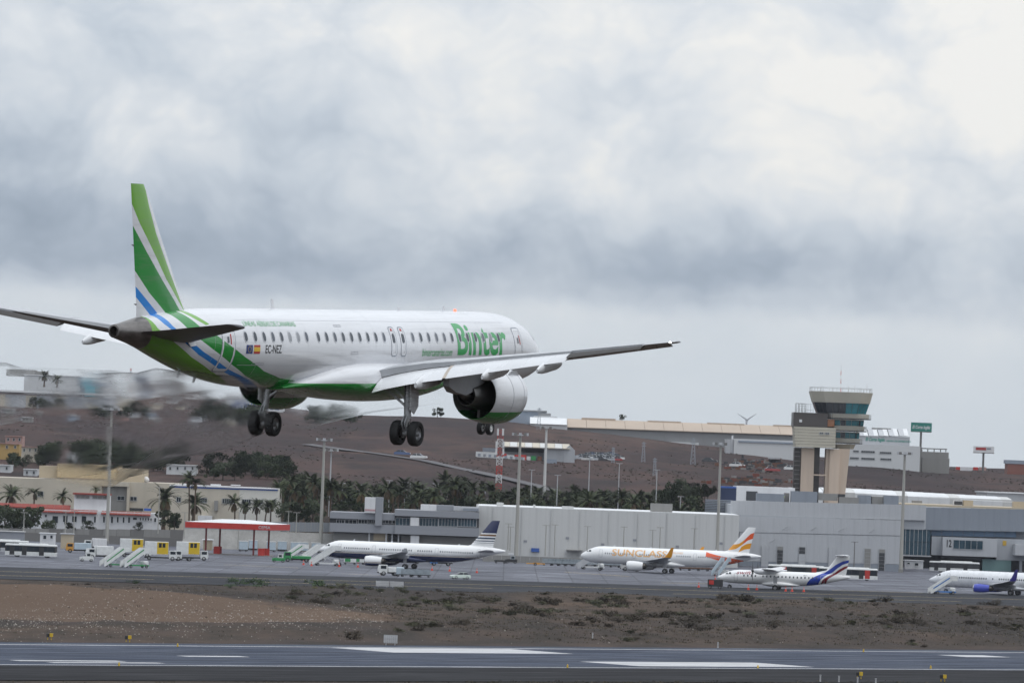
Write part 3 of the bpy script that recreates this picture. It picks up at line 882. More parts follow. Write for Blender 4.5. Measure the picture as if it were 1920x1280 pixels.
pane_var()
WX = [-32.59 + k * (5.51 / 7) for k in range(8)] + [-25.96 + k * (6.45 / 8) for k in range(9)] + [-16.57 + k * (3.29 / 4) for k in range(5)] + [-12.48 + k * .835 for k in range(7)]
for side in (-1, 1):
    for x in WX:
        sh = lambda t: .115 * (1 - sqrt(max(0, 1 - abs(2 * t - 1) ** 2.6)))
        fr = shift(patch_fus(FSR, x - .165, x + .165, .56 - .25, .56 + .25, side, .010, 12, 1, lambda t: .16 * (1 - max(0, 1 - abs(2 * t - 1) ** 2.4) ** .5))).build('window', M_WFRAME, hero)
        shift(patch_fus(FSR, x - .125, x + .125, .56 - .20, .56 + .20, side, .014, 10, 1, lambda t: .12 * (1 - max(0, 1 - abs(2 * t - 1) ** 2.4) ** .5))).build('pane', M_PANE, fr)
    for xa, xb, z0, z1, kind in ((-34.5, -33.45, -.92, 1.02, 'door'), (-18.86, -18.28, -.28, 1.00, 'exit'), (-17.90, -17.32, -.28, 1.00, 'exit'), (-5.75, -4.85, -.60, 1.00, 'door')):
        d = shift(outline(FSR, xa, xb, z0, z1, side, .05, .16)).build('door_frame' if kind == 'door' else 'exit_frame', mat('door_outline', (.27, .29, .33), .4, var=0), hero)
        shift(outline(FSR, xa + .05, xb - .05, z0 + .05, z1 - .05, side, .09, .13, .010)).build('door_band', M_WPAINT, d)
        xm = (xa + xb) / 2
        if kind == 'exit':
            shift(patch_fus(FSR, xm - .13, xm + .13, .30, .72, side, .013, 10, 1, lambda t: .12 * (1 - max(0, 1 - abs(2 * t - 1) ** 2.4) ** .5))).build('pane', M_PANE, d)
            shift(patch_fus(FSR, xm - .10, xm + .07, .82, .92, side, .013, 2, 1)).build('handle_plate', M_REDPRINT, d)
        else:
            shift(patch_fus(FSR, xm - .12, xm + .02, .30, .55, side, .013, 5, 1)).build('viewport', M_PANE, d)
            shift(patch_fus(FSR, xm + .12, xm + .20, .24, .66, side, .013, 6, 1)).build('handle_plate', M_REDPRINT, d)
    # cockpit side windows
    for xa, xb, za, zb_ in ((-2.75, -2.15, .42, .90), (-2.05, -1.45, .28, .66)):
        shift(patch_fus(FSR, xa, xb, za, zb_, side, .012, 5, 3, lambda t: .10 * t)).build('cockpit_window', M_GLASS, hero)
    def art(body_, width, height, x, z, m, bold=0, shear=0, name='lettering'):
        me = wrap_fus(text_mesh(body_, 1.0, bold, shear, .1, 'LEFT', width, height), FSR, x if side < 0 else x + width, z, side)
        me.materials.append(m); put(shift_me(me), name, hero)
    art('Binter', 5.35, 1.45, -11.98, -.24, M_GREENPRINT, .022, 0.0)
    art('bintercanarias.com', 3.15, .32, -15.7, -.26, M_GREENPRINT, 0.0, .2)
    art('LÍNEAS AÉREAS DE CANARIAS', 4.75, .30, -32.45, .98, M_GREENPRINT, 0.0, .1)
    art('EC-NEZ', 1.45, .33, -30.98, -.12, M_BLACKPRINT, .012, 0.0)
    # flags
    for x0, cols in ((-32.60, 'eu'), (-31.98, 'es')):
        if cols == 'eu':
            f = shift(patch_fus(FSR, x0, x0 + .52, -.14, .22, side, .010, 4, 1)).build('flag', mat('flag_blue', (.012, .030, .16), .4, var=0), hero)
            for i in range(12):
                a = 2 * pi * i / 12; cx, cz = x0 + .26 + .12 * cos(a), .04 + .12 * sin(a)
                shift(patch_fus(FSR, cx - .016, cx + .016, cz - .016, cz + .016, side, .013, 1, 1)).build('star', mat('flag_gold', (.6, .45, .02), .4, var=0), f)
        else:
            f = shift(patch_fus(FSR, x0, x0 + .52, -.14, .22, side, .010, 4, 1)).build('flag', mat('flag_red', (.40, .012, .012), .4, var=0), hero)
            shift(patch_fus(FSR, x0, x0 + .52, -.05, .13, side, .013, 3, 1)).build('stripe', mat('flag_yellow', (.70, .44, .02), .4, var=0), f)
# access panels and seams on the near flank
for side in (-1, 1):
    for xa, xb, z0, z1 in ((-31.9, -30.9, -.62, -.52), (-24.1, -23.4, .98, 1.06), (-22.9, -22.2, -.18, -.06)):
        shift(outline(FSR, xa, xb, z0, z1, side, .02, .04)).build('access_panel', M_SEAM, hero)
for zz_ in (1.22, -.62):
    for side in (-1, 1):
        for xa_, xb_ in ((-14.85, -6.2), (-26.95, -14.95), (-33.0, -27.05)):
            shift(patch_fus(FSR, xa_, xb_, zz_ - .008, zz_ + .008, side, .004, 1, 12)).build('lap_joint', mat('lap_joint', (.52, .53, .56), .4, var=0), hero)
for x in (-6.6, -9.3, -12.1, -14.9, -20.4, -23.8, -27.0, -29.4, -31.5, -35.0):
    w, zt, zb = sec_at(FSR, x); mb = MB()
    mb.loft([fus_ring(x - .006, w + .002, zt + .002, zb - .002, 56), fus_ring(x + .006, w + .002, zt + .002, zb - .002, 56)], 0, False); shift(mb).build('skin_joint', mat('skin_joint', (.50, .51, .54), .4, var=0), hero)
# antennas, beacon, drain masts
for x, h in ((-27.4, .42), (-14.9, .16), (-10.2, .22)):
    mb = MB(); mb.prism([(x, 1.64), (x - .30, 1.64), (x - .34, 1.64 + h), (x - .20, 1.64 + h)], -.02, .02); shift(mb).build('antenna', M_WPAINT, hero)
for x, h in ((-24.0, .30), (-35.6, .26), (-34.2, .2)):
    w, zt, zb = sec_at(FSR, x); mb = MB(); mb.prism([(x, zb + .05), (x - .22, zb + .05), (x - .34, zb - h), (x - .22, zb - h)], -.02, .02); shift(mb).build('drain_mast', M_WPAINT, hero)
mb = MB(); mb.lathe([(0, .075), (.05, .07), (.09, .04), (.10, .004)], 'z', (-9.2, 0, 1.655), 16)
shift(mb).build('beacon', mat('beacon_red', (.6, .05, .03), .3, var=0, emit=(1.0, .10, .05, 3.5)), hero, smooth=60)
mb = MB(); mb.lathe([(0, .05), (.04, .045), (.07, .004)], 'z', (-26.1, -17.45, 1.2), 10); shift(mb).build('tip_light', mat('tip_light_white', (.9, .9, .9), .3, var=0, emit=(1, 1, .95, 4.0)), hero)
# ------------------------------------------------------------------ buildings
UNIT = MB().box(-.5, .5, -.5, .5, -.5, .5)
_unit_cache = {}
def unit(m):
    if m.name not in _unit_cache:
        _unit_cache[m.name] = UNIT.mesh('block', [m])
    return _unit_cache[m.name]
def block(name, m, x0, x1, y0, y1, z0, z1, parent):
    return put(unit(m), name, parent, ((x0 + x1) / 2, (y0 + y1) / 2, (z0 + z1) / 2), None, (x1 - x0, y1 - y0, z1 - z0))
class Site:
    """a building whose front stands at distance D; its parts are given by the pixels of their edges"""
    def __init__(s, name, label, cat, u0, u1, vb, D, group=None, z0=None):
        s.D = D; s.uc = (u0 + u1) / 2; s.vb = vb
        p = at(s.uc, vb, D); s.xc = p.x
        s.z0 = p.z if z0 is None else z0
        s.o = thing(name, label, cat, (s.xc, D, s.z0), 0, group)
    def X(s, u, v): return at(u, v, s.D).x - s.xc
    def Z(s, u, v): return at(u, v, s.D).z - s.z0
    def dims(s, u0, u1, vt, vb):
        um, vm = (u0 + u1) / 2, (vt + vb) / 2
        return s.X(u0, vm), s.X(u1, vm), s.Z(um, vb), s.Z(um, vt)
    def box(s, name, m, u0, u1, vt, vb, y0=0.0, y1=10.0, parent=None, ground=False):
        x0, x1, z0, z1 = s.dims(u0, u1, vt, vb)
        if ground: z0 = -.3
        return block(name, m, x0, x1, y0, y1, z0, z1, parent or s.o)
    def roof(s, m, u0, u1, vt, y0, y1, over=.4, th=.35):
        x0, x1, z0, z1 = s.dims(u0, u1, vt, vt)
        return block('roof', m, x0 - over, x1 + over, y0 - over, y1 + over, z1 + .003, z1 + th, s.o)
    def window(s, u0, u1, vt, vb, n=1, y=0.0, frame=None, glass=None, parent=None, rows=1):
        x0, x1, z0, z1 = s.dims(u0, u1, vt, vb)
        fr = frame or M_FRAME; gl = glass or M_WGLASS
        w = MB(); t = .12
        # frame ring and mullions standing proud of the wall, panes set back inside it
        w.box(x0 - t, x1 + t, y - .10, y - .003, z1, z1 + t); w.box(x0 - t, x1 + t, y - .16, y - .003, z0 - t, z0)
        w.box(x0 - t, x0, y - .10, y - .003, z0, z1); w.box(x1, x1 + t, y - .10, y - .003, z0, z1)
        for k in range(1, n):
            xm = x0 + (x1 - x0) * k / n; w.box(xm - .05, xm + .05, y - .09, y - .003, z0, z1)
        fo = w.build('window', fr, parent or s.o)
        for k in range(n):
            for r in range(rows):
                a = x0 + (x1 - x0) * k / n; b = x0 + (x1 - x0) * (k + 1) / n; c = z0 + (z1 - z0) * r / rows; d = z0 + (z1 - z0) * (r + 1) / rows
                mb = MB(); mb.box(a + .05, b - .05, y - .04, y - .004, c + .02, d - .02); mb.build('pane', gl, fo)
        return fo
    def panels(s, m, u0, u1, vt, vb, nx, nz=1, y=0.0, gap=.05, th=.08):
        x0, x1, z0, z1 = s.dims(u0, u1, vt, vb)
        for i in range(nx):
            for j in range(nz):
                a = x0 + (x1 - x0) * i / nx; b = x0 + (x1 - x0) * (i + 1) / nx; c = z0 + (z1 - z0) * j / nz; d = z0 + (z1 - z0) * (j + 1) / nz
                block('panel', m, a + gap / 2, b - gap / 2, y - th - .003 - .012 * ((i * 7 + j * 3) % 3), y - .003, c + gap / 2, d - gap / 2, s.o)

M_FRAME = mat('window_frame_grey', (.40, .41, .42), .5, var=.05)
M_FRAMEW = mat('window_frame_white', (.66, .66, .66), .5, var=.05)
M_WGLASS = mat('building_glass', (.025, .032, .040), .10, var=.2, scale=.5)
M_TEAL = mat('teal_glass', (.020, .150, .180), .12, var=.35, scale=.3)
M_BLUEGLASS = mat('curtain_glass', (.035, .070, .095), .10, var=.3, scale=.2)
M_CREAM = mat('cream_render', (.52, .47, .39), .85, var=.10, scale=.12, streak=.35)
M_TAN = mat('tan_render', (.46, .36, .22), .85, var=.12, scale=.15)
M_TAN2 = mat('pale_tan_render', (.44, .37, .27), .85, var=.10, scale=.15)
M_WWALL = mat('white_render', (.68, .68, .69), .8, var=.07, scale=.15, streak=.35)
M_PALE = mat('pale_cladding', (.56, .56, .55), .65, var=.08, scale=.10, stretch=(1, 1, .3), streak=.35)
M_PALEG = mat('light_grey_cladding', (.45, .46, .48), .55, var=.10, scale=.1, stretch=(1, 1, .25), streak=.35)
M_LGREY = mat('grey_cladding', (.37, .385, .41), .55, var=.08, scale=.1, stretch=(1, 1, .25), streak=.35)
M_BGREY = mat('blue_grey_cladding', (.235, .26, .30), .55, var=.08, scale=.1, streak=.35)
M_MGREY = mat('mid_grey_render', (.25, .26, .285), .7, var=.1, scale=.15)
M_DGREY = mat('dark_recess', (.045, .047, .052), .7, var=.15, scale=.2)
M_CONC = mat('concrete', (.25, .245, .235), .9, var=.18, scale=.25, stretch=(1, 1, .3), streak=.35)
M_CONCD = mat('dark_concrete', (.16, .155, .15), .9, var=.2, scale=.25, stretch=(1, 1, .3))
M_REDTILE = mat('red_roof_tile', (.235, .040, .028), .8, var=.25, scale=.8)
M_RED = mat('red_paint', (.45, .030, .022), .45, var=.15, scale=.5)
M_ROOFW = mat('white_roof', (.66, .67, .68), .6, var=.08, scale=.1)
M_METALFENCE = mat('galvanised_fence', (.23, .245, .265), .5, .3, var=.2, scale=.5, stretch=(1, 1, .1))
M_BLUEP = mat('blue_paint', (.025, .085, .32), .5, var=.15, scale=.4)
M_CYANP = mat('cyan_paint', (.10, .36, .44), .6, var=.15, scale=.3)
M_MAST = mat('galvanised_mast', (.36, .35, .32), .6, .2, var=.15, scale=.3, stretch=(3, 3, .15))
M_GREENP = mat('green_paint', (.030, .26, .09), .45, var=.15, scale=.8)

# --- cream block at the left with its tan roof storey
S = Site('cream_building', 'long cream building with tan blocks on its roof, behind the red-roofed house', 'building', -60, 332, 1000, 1540, z0=0)
S.box('wall', M_CREAM, -90, 190, 896, 1000, 0, 40, ground=True)
S.box('wing', M_CREAM, 190, 332, 904, 1000, .6, 40, ground=True)
S.box('roof_storey', M_TAN2, 70, 105, 873, 895.6, 6, 26); S.box('roof_storey', M_TAN, 105, 216, 870.5, 896.5, 4, 28); S.box('roof_storey', M_TAN2, 216, 267, 878.5, 903.6, 6, 26)
S.box('parapet', M_CREAM, 191, 243, 903, 911, -1.0, .55); S.box('pier', M_CREAM, 238, 243, 911.2, 958, -.8, .55)
S.box('recess_shade', M_CONC, 193, 238, 911.5, 957, .48, .59)  # grey slab on the wall, paints in the shading of the recess
for u0, u1, vt, vb in ((18, 29, 918, 928), (71, 81, 921, 930)):
    S.window(u0, u1, vt, vb, 1, -.003)
for u0, u1, vt, vb in ((220, 233, 930, 937), (244, 256, 931, 938)):
    S.window(u0, u1, vt, vb, 2, .45 if u0 < 230 else .58)
S.box('lower_opening', M_DGREY, 243, 268, 952, 957, .5, .585)
mb = MB(); mb.lathe([(-.9, .05), (-.75, .5), (-.4, .85), (0, 1.0), (.4, .85), (.75, .5), (.9, .05)], 'z', (S.X(269, 898), 10, S.Z(269, 899)), 16)
mb.build('radome', M_WWALL, S.o, smooth=60)

# --- white building with a blue line under the eaves
S = Site('office_building', 'white two storey building with a blue line under its flat roof', 'building', 330, 522, 975, 1512, z0=0)
S.box('wall', M_CREAM, 318, 448, 912, 990, 0, 22, ground=True); S.box('wall', mat('ivory_render', (.60, .58, .53), .8, var=.06, scale=.15), 448, 521, 915.5, 990, .1, 22, ground=True)
S.box('cornice', M_WWALL, 318, 448, 910.3, 912.4, -.3, 22.3); S.box('cornice', M_WWALL, 448.2, 522, 914.2, 916, -.25, 22.3)
S.box('blue_line', M_BLUEP, 318, 448, 912.8, 915.2, -.12, -.003); S.box('blue_line', M_BLUEP, 448.2, 521, 916.3, 918.5, -.02, .097)
for u0, u1, n in ((331, 339, 2), (373, 388, 4), (417, 437, 5)):
    S.window(u0, u1, 932 + (u0 - 330) * .034, 940 + (u0 - 330) * .034, n, 0)
for u0, u1, n in ((454, 470, 4), (478, 493, 4), (501, 516, 4)):
    S.window(u0, u1, 936 + (u0 - 454) * .03, 943 + (u0 - 454) * .03, n, .1)
S.box('stair_tower', M_CONC, 402, 409, 938, 957, -1.6, -.003); S.box('lean_to', M_WWALL, 372, 398, 966, 985, -3, -.003, ground=True)
for u0, u1, vt in ((393, 411, 907.5), (431, 448, 908.5), (340, 352, 907)):
    S.box('roof_unit', M_ROOFW, u0, u1, vt, 910, 5, 9)

# --- low white house with red roof bands
S = Site('red_roofed_house', 'low white house with red tiled roof bands and a square upper floor', 'building', 0, 297, 990, 1492, z0=0)
S.box('wall', M_WWALL, 68, 297, 958, 1003, 0, 12, ground=True); S.box('wall', M_WWALL, -40, 68, 955, 1003, 2, 12, ground=True)
for u0, u1, vt, vb, y0 in ((74, 190, 954.5, 960.0, -1.0), (190, 298, 959.0, 964.0, -1.0), (-40, 136, 944, 950.5, 2.4)):
    x0, x1, z0, z1 = S.dims(u0, u1, vt, vb)
    for i in range(int((x1 - x0) / 2.2)):                   # courses of roof tile, one plank-like run each
        a = x0 + i * 2.2
        mb = MB(); mb.add([(a, y0, z0), (a + 2.12, y0, z0), (a + 2.12, y0 + 2.6, z1), (a, y0 + 2.6, z1), (a, y0, z0 - .25), (a + 2.12, y0, z0 - .25), (a + 2.12, y0 + 2.6, z1 - .25), (a, y0 + 2.6, z1 - .25)],
                          [(0, 1, 2, 3), (7, 6, 5, 4), (0, 4, 5, 1), (1, 5, 6, 2), (2, 6, 7, 3), (3, 7, 4, 0)]); mb.build('roof_tile', M_REDTILE, S.o)
S.box('wall', M_CONC, -40, 136, 950.6, 955, 3.2, 10)
S.box('upper_floor', M_WWALL, 137, 202, 927.5, 958, 3, 11); S.box('eaves', M_REDTILE, 135, 204, 924.6, 927.4, 2.0, 12)
S.window(141.5, 166, 929, 934, 3, 3.0, glass=M_CONC); S.window(172, 200, 930, 935, 3, 3.0, glass=M_CONC)
for u0, u1, vt, vb in ((84, 88, 964, 969), (98, 109, 967, 980), (118, 127, 966, 978), (135, 144, 967, 978), (153, 162, 967, 978), (176, 180, 968, 979), (193, 197, 967.5, 979), (208, 212, 968, 980), (219, 222.5, 968.5, 979), (230, 233.5, 969, 979.5), (240, 244, 969, 979.5),
                      (249, 257, 969.5, 974), (262, 264.5, 970, 975), (267, 269.5, 970, 975), (272, 274.5, 970.4, 975.4), (277, 279.5, 970.6, 975.6), (282, 284.5, 971, 976), (289, 293, 970.5, 978)):
    S.window(u0, u1, vt, vb, 1, 0, frame=M_FRAMEW)
S.box('water_tank', M_BLUEP, 268, 281, 953, 957.5, 4, 7)

# --- perimeter walls and fences
S = Site('concrete_wall', 'long grey concrete retaining wall behind the parked ground vehicles', 'wall', -60, 345, 1012, 1470, z0=0)
n = 16; x0, x1, _, _ = S.dims(-60, 345, 992, 1016)
for i in range(n):
    a = x0 + (x1 - x0) * i / n; b = x0 + (x1 - x0) * (i + 1) / n
    um = -60 + 405 * (i + .5) / n
    block('panel', M_CONC if i % 3 else M_CONCD, a + .03, b - .03, -.02 * (i % 2), 1.2, -.2, S.Z(um, 990 + um * .008), S.o)
block('footing', M_CONCD, x0, x1, -.35, -.03, -.2, 2.2, S.o)
S = Site('metal_fence', 'bluish galvanised panel fence on a concrete bank right of the fuel canopy', 'fence', 345, 640, 1000, 1462, z0=0)
x0, x1, _, _ = S.dims(345, 640, 978, 1000); n = 26
for i in range(n):
    a = x0 + (x1 - x0) * i / n; b = x0 + (x1 - x0) * (i + 1) / n; um = 345 + 295 * (i + .5) / n
    block('panel', M_METALFENCE, a + .04, b - .04, 0, .07, S.Z(um, 992.5 + (um - 345) * .016), S.Z(um, 976 + (um - 345) * .012), S.o)
    block('post', M_MAST, a - .04, a + .04, -.05, .12, S.Z(um, 993 + (um - 345) * .016), S.Z(um, 975 + (um - 345) * .012), S.o)
mb = MB(); mb.prism([(-7, -.3), (-.2, S.Z(490, 995)), (1.5, S.Z(490, 995)), (1.5, -.3)], x0, x1, 0, 'x'); mb.build('bank', M_CONC, S.o)
S = Site('low_barrier', 'low concrete barrier in front of the white terminal wall', 'barrier', 900, 1440, 1050, 1415, z0=0)
x0, x1, _, _ = S.dims(905, 1330, 1040, 1054)
for i in range(24):
    a = x0 + (x1 - x0) * i / 24; b = x0 + (x1 - x0) * (i + 1) / 24
    block('panel', M_CONC, a + .03, b - .03, -.02 * (i % 2), .4, -.1, 1.7, S.o)

# --- fuel station canopy
S = Site('fuel_canopy', 'red and white fuel station canopy on four red columns', 'canopy', 347, 540, 1036, 1372, z0=0)
zf0, zf1 = S.Z(440, 991.5), S.Z(440, 980.5); ap = S.Z(440, 974.0)
xl, xm, xr = S.X(347, 985), S.X(505, 985), S.X(539, 985)
dr = 16.0
mb = MB(); mb.add([(xl, 0, zf0), (xm, 0, zf0), (xr, dr, zf0), (xl + (xr - xm), dr, zf0), (xl, 0, zf1), (xm, 0, zf1), (xr, dr, zf1), (xl + (xr - xm), dr, zf1)],
                  [(0, 3, 2, 1), (4, 5, 6, 7), (0, 1, 5, 4), (1, 2, 6, 5), (2, 3, 7, 6), (3, 0, 4, 7)]); mb.build('fascia', M_RED, S.o)
mb = MB(); r0 = S.X(414, 985); r1 = S.X(466, 985); zt = zf1 + .004
mb.add([(xl, 0, zt), (xm, 0, zt), (xr, dr, zt), (xl + xr - xm, dr, zt), (r0, dr * .5, ap), (r1, dr * .5, ap)], [(0, 1, 5, 4), (1, 2, 5), (2, 3, 4, 5), (3, 0, 4), (0, 3, 2, 1)]); mb.build('roof', M_ROOFW, S.o)
for u, y in ((385, 3), (408, 11), (475, 3), (500.5, 11)):
    c = S.X(u, 1010); col = block('column', mat('dark_red_steel', (.16, .018, .016), .5, var=.15), c - .22, c + .22, y - .22, y + .22, 0, zf0 - .003, S.o)
for u, y in ((404, 7), (497, 7), (405, 11.8), (489, 3)):
    c = S.X(u, 1030); block('pump', M_RED, c - .8, c + .8, y - .5, y + .5, 0, 1.9, S.o)
block('island', M_CONC, S.X(378, 1030), S.X(510, 1030), 1.5, 13, 0, .15, S.o)
me = text_mesh('CEPSA', 1, .02, 0, 0, 'LEFT', 2.9, .75); me.materials.append(M_WHITE); t_ = put(me, 'lettering', S.o, (S.X(494, 987) - 1.2, -.02, zf0 + .3)); t_.rotation_euler = (pi / 2, 0, 0)

# --- grey terminal annex
S = Site('terminal_annex', 'grey terminal annex with a ribbon of windows and a white stair tower', 'building', 624, 898, 1040, 1446, z0=0)
S.box('lower_wall', M_CONC, 624, 898, 1003, 1045, 2.2, 30, ground=True)
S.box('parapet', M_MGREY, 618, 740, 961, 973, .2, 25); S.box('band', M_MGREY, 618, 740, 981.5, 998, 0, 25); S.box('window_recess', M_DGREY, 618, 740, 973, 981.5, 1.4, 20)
for u0, u1 in ((631, 645), (647, 668), (672, 688), (692, 703), (717, 734), (736, 740)):
    S.window(u0, u1, 974.2, 980.8, 3 if u1 - u0 > 8 else 1, 1.36)
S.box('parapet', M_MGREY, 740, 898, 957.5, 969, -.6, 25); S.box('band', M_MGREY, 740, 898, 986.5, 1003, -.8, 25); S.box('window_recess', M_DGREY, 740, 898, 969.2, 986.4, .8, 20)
for u0, u1, n in ((742, 768, 4), (787, 821, 6), (823, 857, 6), (859, 893, 6)):
    S.window(u0, u1, 971 + (u0 - 742) * .012, 985 + (u0 - 742) * .012, n, .76, frame=M_PALEG, glass=M_BLUEGLASS, rows=2)
S.box('white_panel', M_WWALL, 769.5, 785.5, 969.4, 986.2, -.4, .7); S.box('white_pier', M_WWALL, 769.5, 785.5, 1003.2, 1030, -.2, 2.1)
S.box('stair_tower', M_WWALL, 684, 704, 932, 961, -.8, 8); S.box('stair_tower_side', M_MGREY, 704, 717, 932, 985, -.7, 9); S.box('pink_line', mat('pink_line', (.45, .27, .28), .7, var=.1), 684.3, 703.7, 954, 957.5, -.86, -.803)
S.box('roof_block', M_WWALL, 788, 818, 946, 957.4, 6, 14); S.box('roof_block', M_MGREY, 818, 850, 947, 957.4, 5.8, 15); S.box('roof_block', M_PALEG, 850, 898, 950, 957.4, 5, 15); S.box('roof_unit', M_BGREY, 868, 897, 953, 957.4, 3, 5)
S.box('ground_opening', M_DGREY, 728, 752, 1004, 1016, 2.0, 2.19); S.box('ground_wall', M_TAN2, 700, 726, 1000, 1013, 2.0, 2.18)
for u in (692, 724, 735, 747):
    S.box('column', M_PALEG, u - 1.2, u + 1.2, 998.2, 1016, .5, 1.0)

# --- big white terminal wall
S = Site('terminal_hall', 'very long blank white terminal hall behind the two parked jets', 'building', 895, 1386, 1050, 1456, z0=0)
for i in range(16):
    u0 = 896 + 489 * i / 16; u1 = 896 + 489 * (i + 1) / 16
    S.box('panel', M_PALE, u0 + .05, u1 - .05, 947.6 + (u0 + u1 - 1792) / 2 * .0367, 1052, -.006 * (i % 2), .3, ground=True)
S.box('roof', M_ROOFW, 895, 1386, 956.2, 958, .4, 60, ground=True)
for u0, u1, vt, vb in ((931, 944, 942, 948.5), (893, 897, 945, 949), (1054, 1076, 949, 953), (1221, 1262, 944, 957.5), (1000, 1004, 946, 951)):
    S.box('roof_unit', M_PALE if u0 != 1221 else M_CONC, u0, u1, vt, vb + 2, 5, 9)
for i in range(9):
    um = 896 + 489 * (i * 2 + 1) / 18; S.box('downpipe', M_PALE, um - .3, um + .3, 949.5 + (um - 896) * .0367, 1050 + (um - 896) * .02, -.22, -.012)
for um, vv in ((925, 1000), (985, 1012), (1064, 1006), (1130, 1018), (1190, 1010), (1270, 1022), (1352, 1016)):
    S.box('vent', M_MGREY, um - 3, um + 3, vv, vv + 4, -.12, -.012)
S.box('blue_door', M_BLUEP, 996, 1011, 1027, 1034, -.5, -.03); S.box('low_awning', M_CONC, 1062, 1092, 1030, 1031.5, -3, -.03)

# --- grey hall with service doors
S = Site('service_hall', 'pale grey hall with a row of tall service doors below the control tower', 'building', 1386, 1692, 1062, 1492, z0=0)
S.box('core', M_LGREY, 1386, 1692, 970, 1070, .2, 60, ground=True)
for i in range(12):
    u0 = 1386 + 303 * i / 12; u1 = 1386 + 303 * (i + 1) / 12; um = (u0 + u1) / 2
    S.box('panel', M_PALEG, u0 + .05, u1 - .05, 967.5 + (um - 1386) * .024, 997 + (um - 1386) * .022, -.1, .19)
    S.box('panel', M_PALEG, u0 + .05, u1 - .05, 998 + (um - 1386) * .022, 1051 + (um - 1386) * .02, -.02, .19)
    S.box('plinth', M_BGREY, u0 + .05, u1 - .05, 1051.5 + (um - 1386) * .02, 1062 + (um - 1386) * .02, -.14, .19, ground=True)
for i in range(13):
    u0 = 1370 + 366 * i / 13; u1 = 1370 + 366 * (i + 1) / 13; um = (u0 + u1) / 2
    S.box('panel', M_PALEG, u0 + .05, u1 - .05, 938 + (um - 1370) * .024, 965.8 + (um - 1370) * .026, .5, 1.2)
x0, x1, z0, z1 = S.dims(1370, 1735, 946, 972); block('upper_core', M_LGREY, x0, x1, 1.21, 50, z0 - 2, z1 - .8, S.o)
for u0, u1, vt, k in ((1428, 1440, 1023, 0), (1457, 1467.5, 1024, 1), (1498, 1509, 1025, 2), (1554, 1566, 1026.5, 0), (1621, 1632, 1028, 3), (1648, 1658.5, 1029, 1)):
    d = S.box('door_frame', M_FRAME, u0 - .8, u1 + .8, vt - 1, 1064, -.30, -.10, ground=True)
    x0, x1, z0, z1 = S.dims(u0, u1, vt, 1063)
    nst = 6
    for j in range(nst):
        c = z1 * j / nst; e = z1 * (j + 1) / nst
        mm = M_DGREY if (k == 1 and j < 5) or (k == 2 and j > 3) else (M_PALEG if k in (0, 2) else M_CONC)
        block('door_slat', mm, x0, x1, -.34, -.302, c + .03, e - .03, S.o)
for u, v in ((1443, 1017), (1467, 993), (1520, 994), (1572, 996), (1630, 998)):
    mb = MB(); p = (S.X(u, v), -.12, S.Z(u, v)); q = (S.X(u, v) + 1.4, -1.6, S.Z(u, v) + .9); mb.tube(p, q, .06, .06, 6); mb.box(q[0] - .1, q[0] + .7, q[1] - .2, q[1] + .2, q[2] - .08, q[2] + .1); mb.build('wall_lamp', M_FRAME, S.o)
for u0, u1, vt, vb, m in ((1420, 1472, 925, 938, M_BGREY), (1474, 1483, 924, 939, M_CONC), (1485, 1534, 921, 940, M_BGREY), (1536, 1573, 925, 936, M_CONC), (1574, 1588, 926, 931, M_DGREY), (1575, 1612, 932, 942, M_CONC), (1612, 1636, 928, 943, M_BGREY), (1638, 1660, 931, 944, M_CONC), (1660, 1687, 929, 945, M_BGREY)):
    S.box('roof_unit', m, u0, u1, vt, vb + 2, 4 + (u0 % 5), 9 + (u0 % 5))
S = Site('blue_box_building', 'white block with a dark blue front behind the service hall roof', 'building', 1350, 1490, 940, 1540, z0=0)
S.box('blue_front', M_BLUEP, 1350, 1380, 911.5, 914.5, -.2, 12); S.box('blue_front_lower', mat('navy_cladding', (.014, .026, .075), .5, var=.1), 1350, 1380, 914.6, 960, -.1, 12, ground=True)
S.box('wall', M_WWALL, 1380.2, 1490, 912.5, 960, 0, 25, ground=True); S.box('dark_opening', M_DGREY, 1399, 1420, 920.5, 938, -.1, -.003)
S = Site('louvre_screen', 'dark slatted screen beside the blue fronted block', 'screen', 1318, 1372, 962, 1530, z0=0)
x0, x1, z0, z1 = S.dims(1322, 1371, 936, 964)
for j in range(9):
    c = z0 + (z1 - z0) * j / 9; block('slat', M_BGREY, x0, x1, 0, .25, c + .12, c + .42, S.o)
for k in range(4):
    c = x0 + (x1 - x0) * k / 3; block('post', M_DGREY, c - .15, c + .15, .3, .6, -.2, z1, S.o)
block('backing', M_DGREY, x0, x1, .7, 1.0, -.2, z1 - .4, S.o)

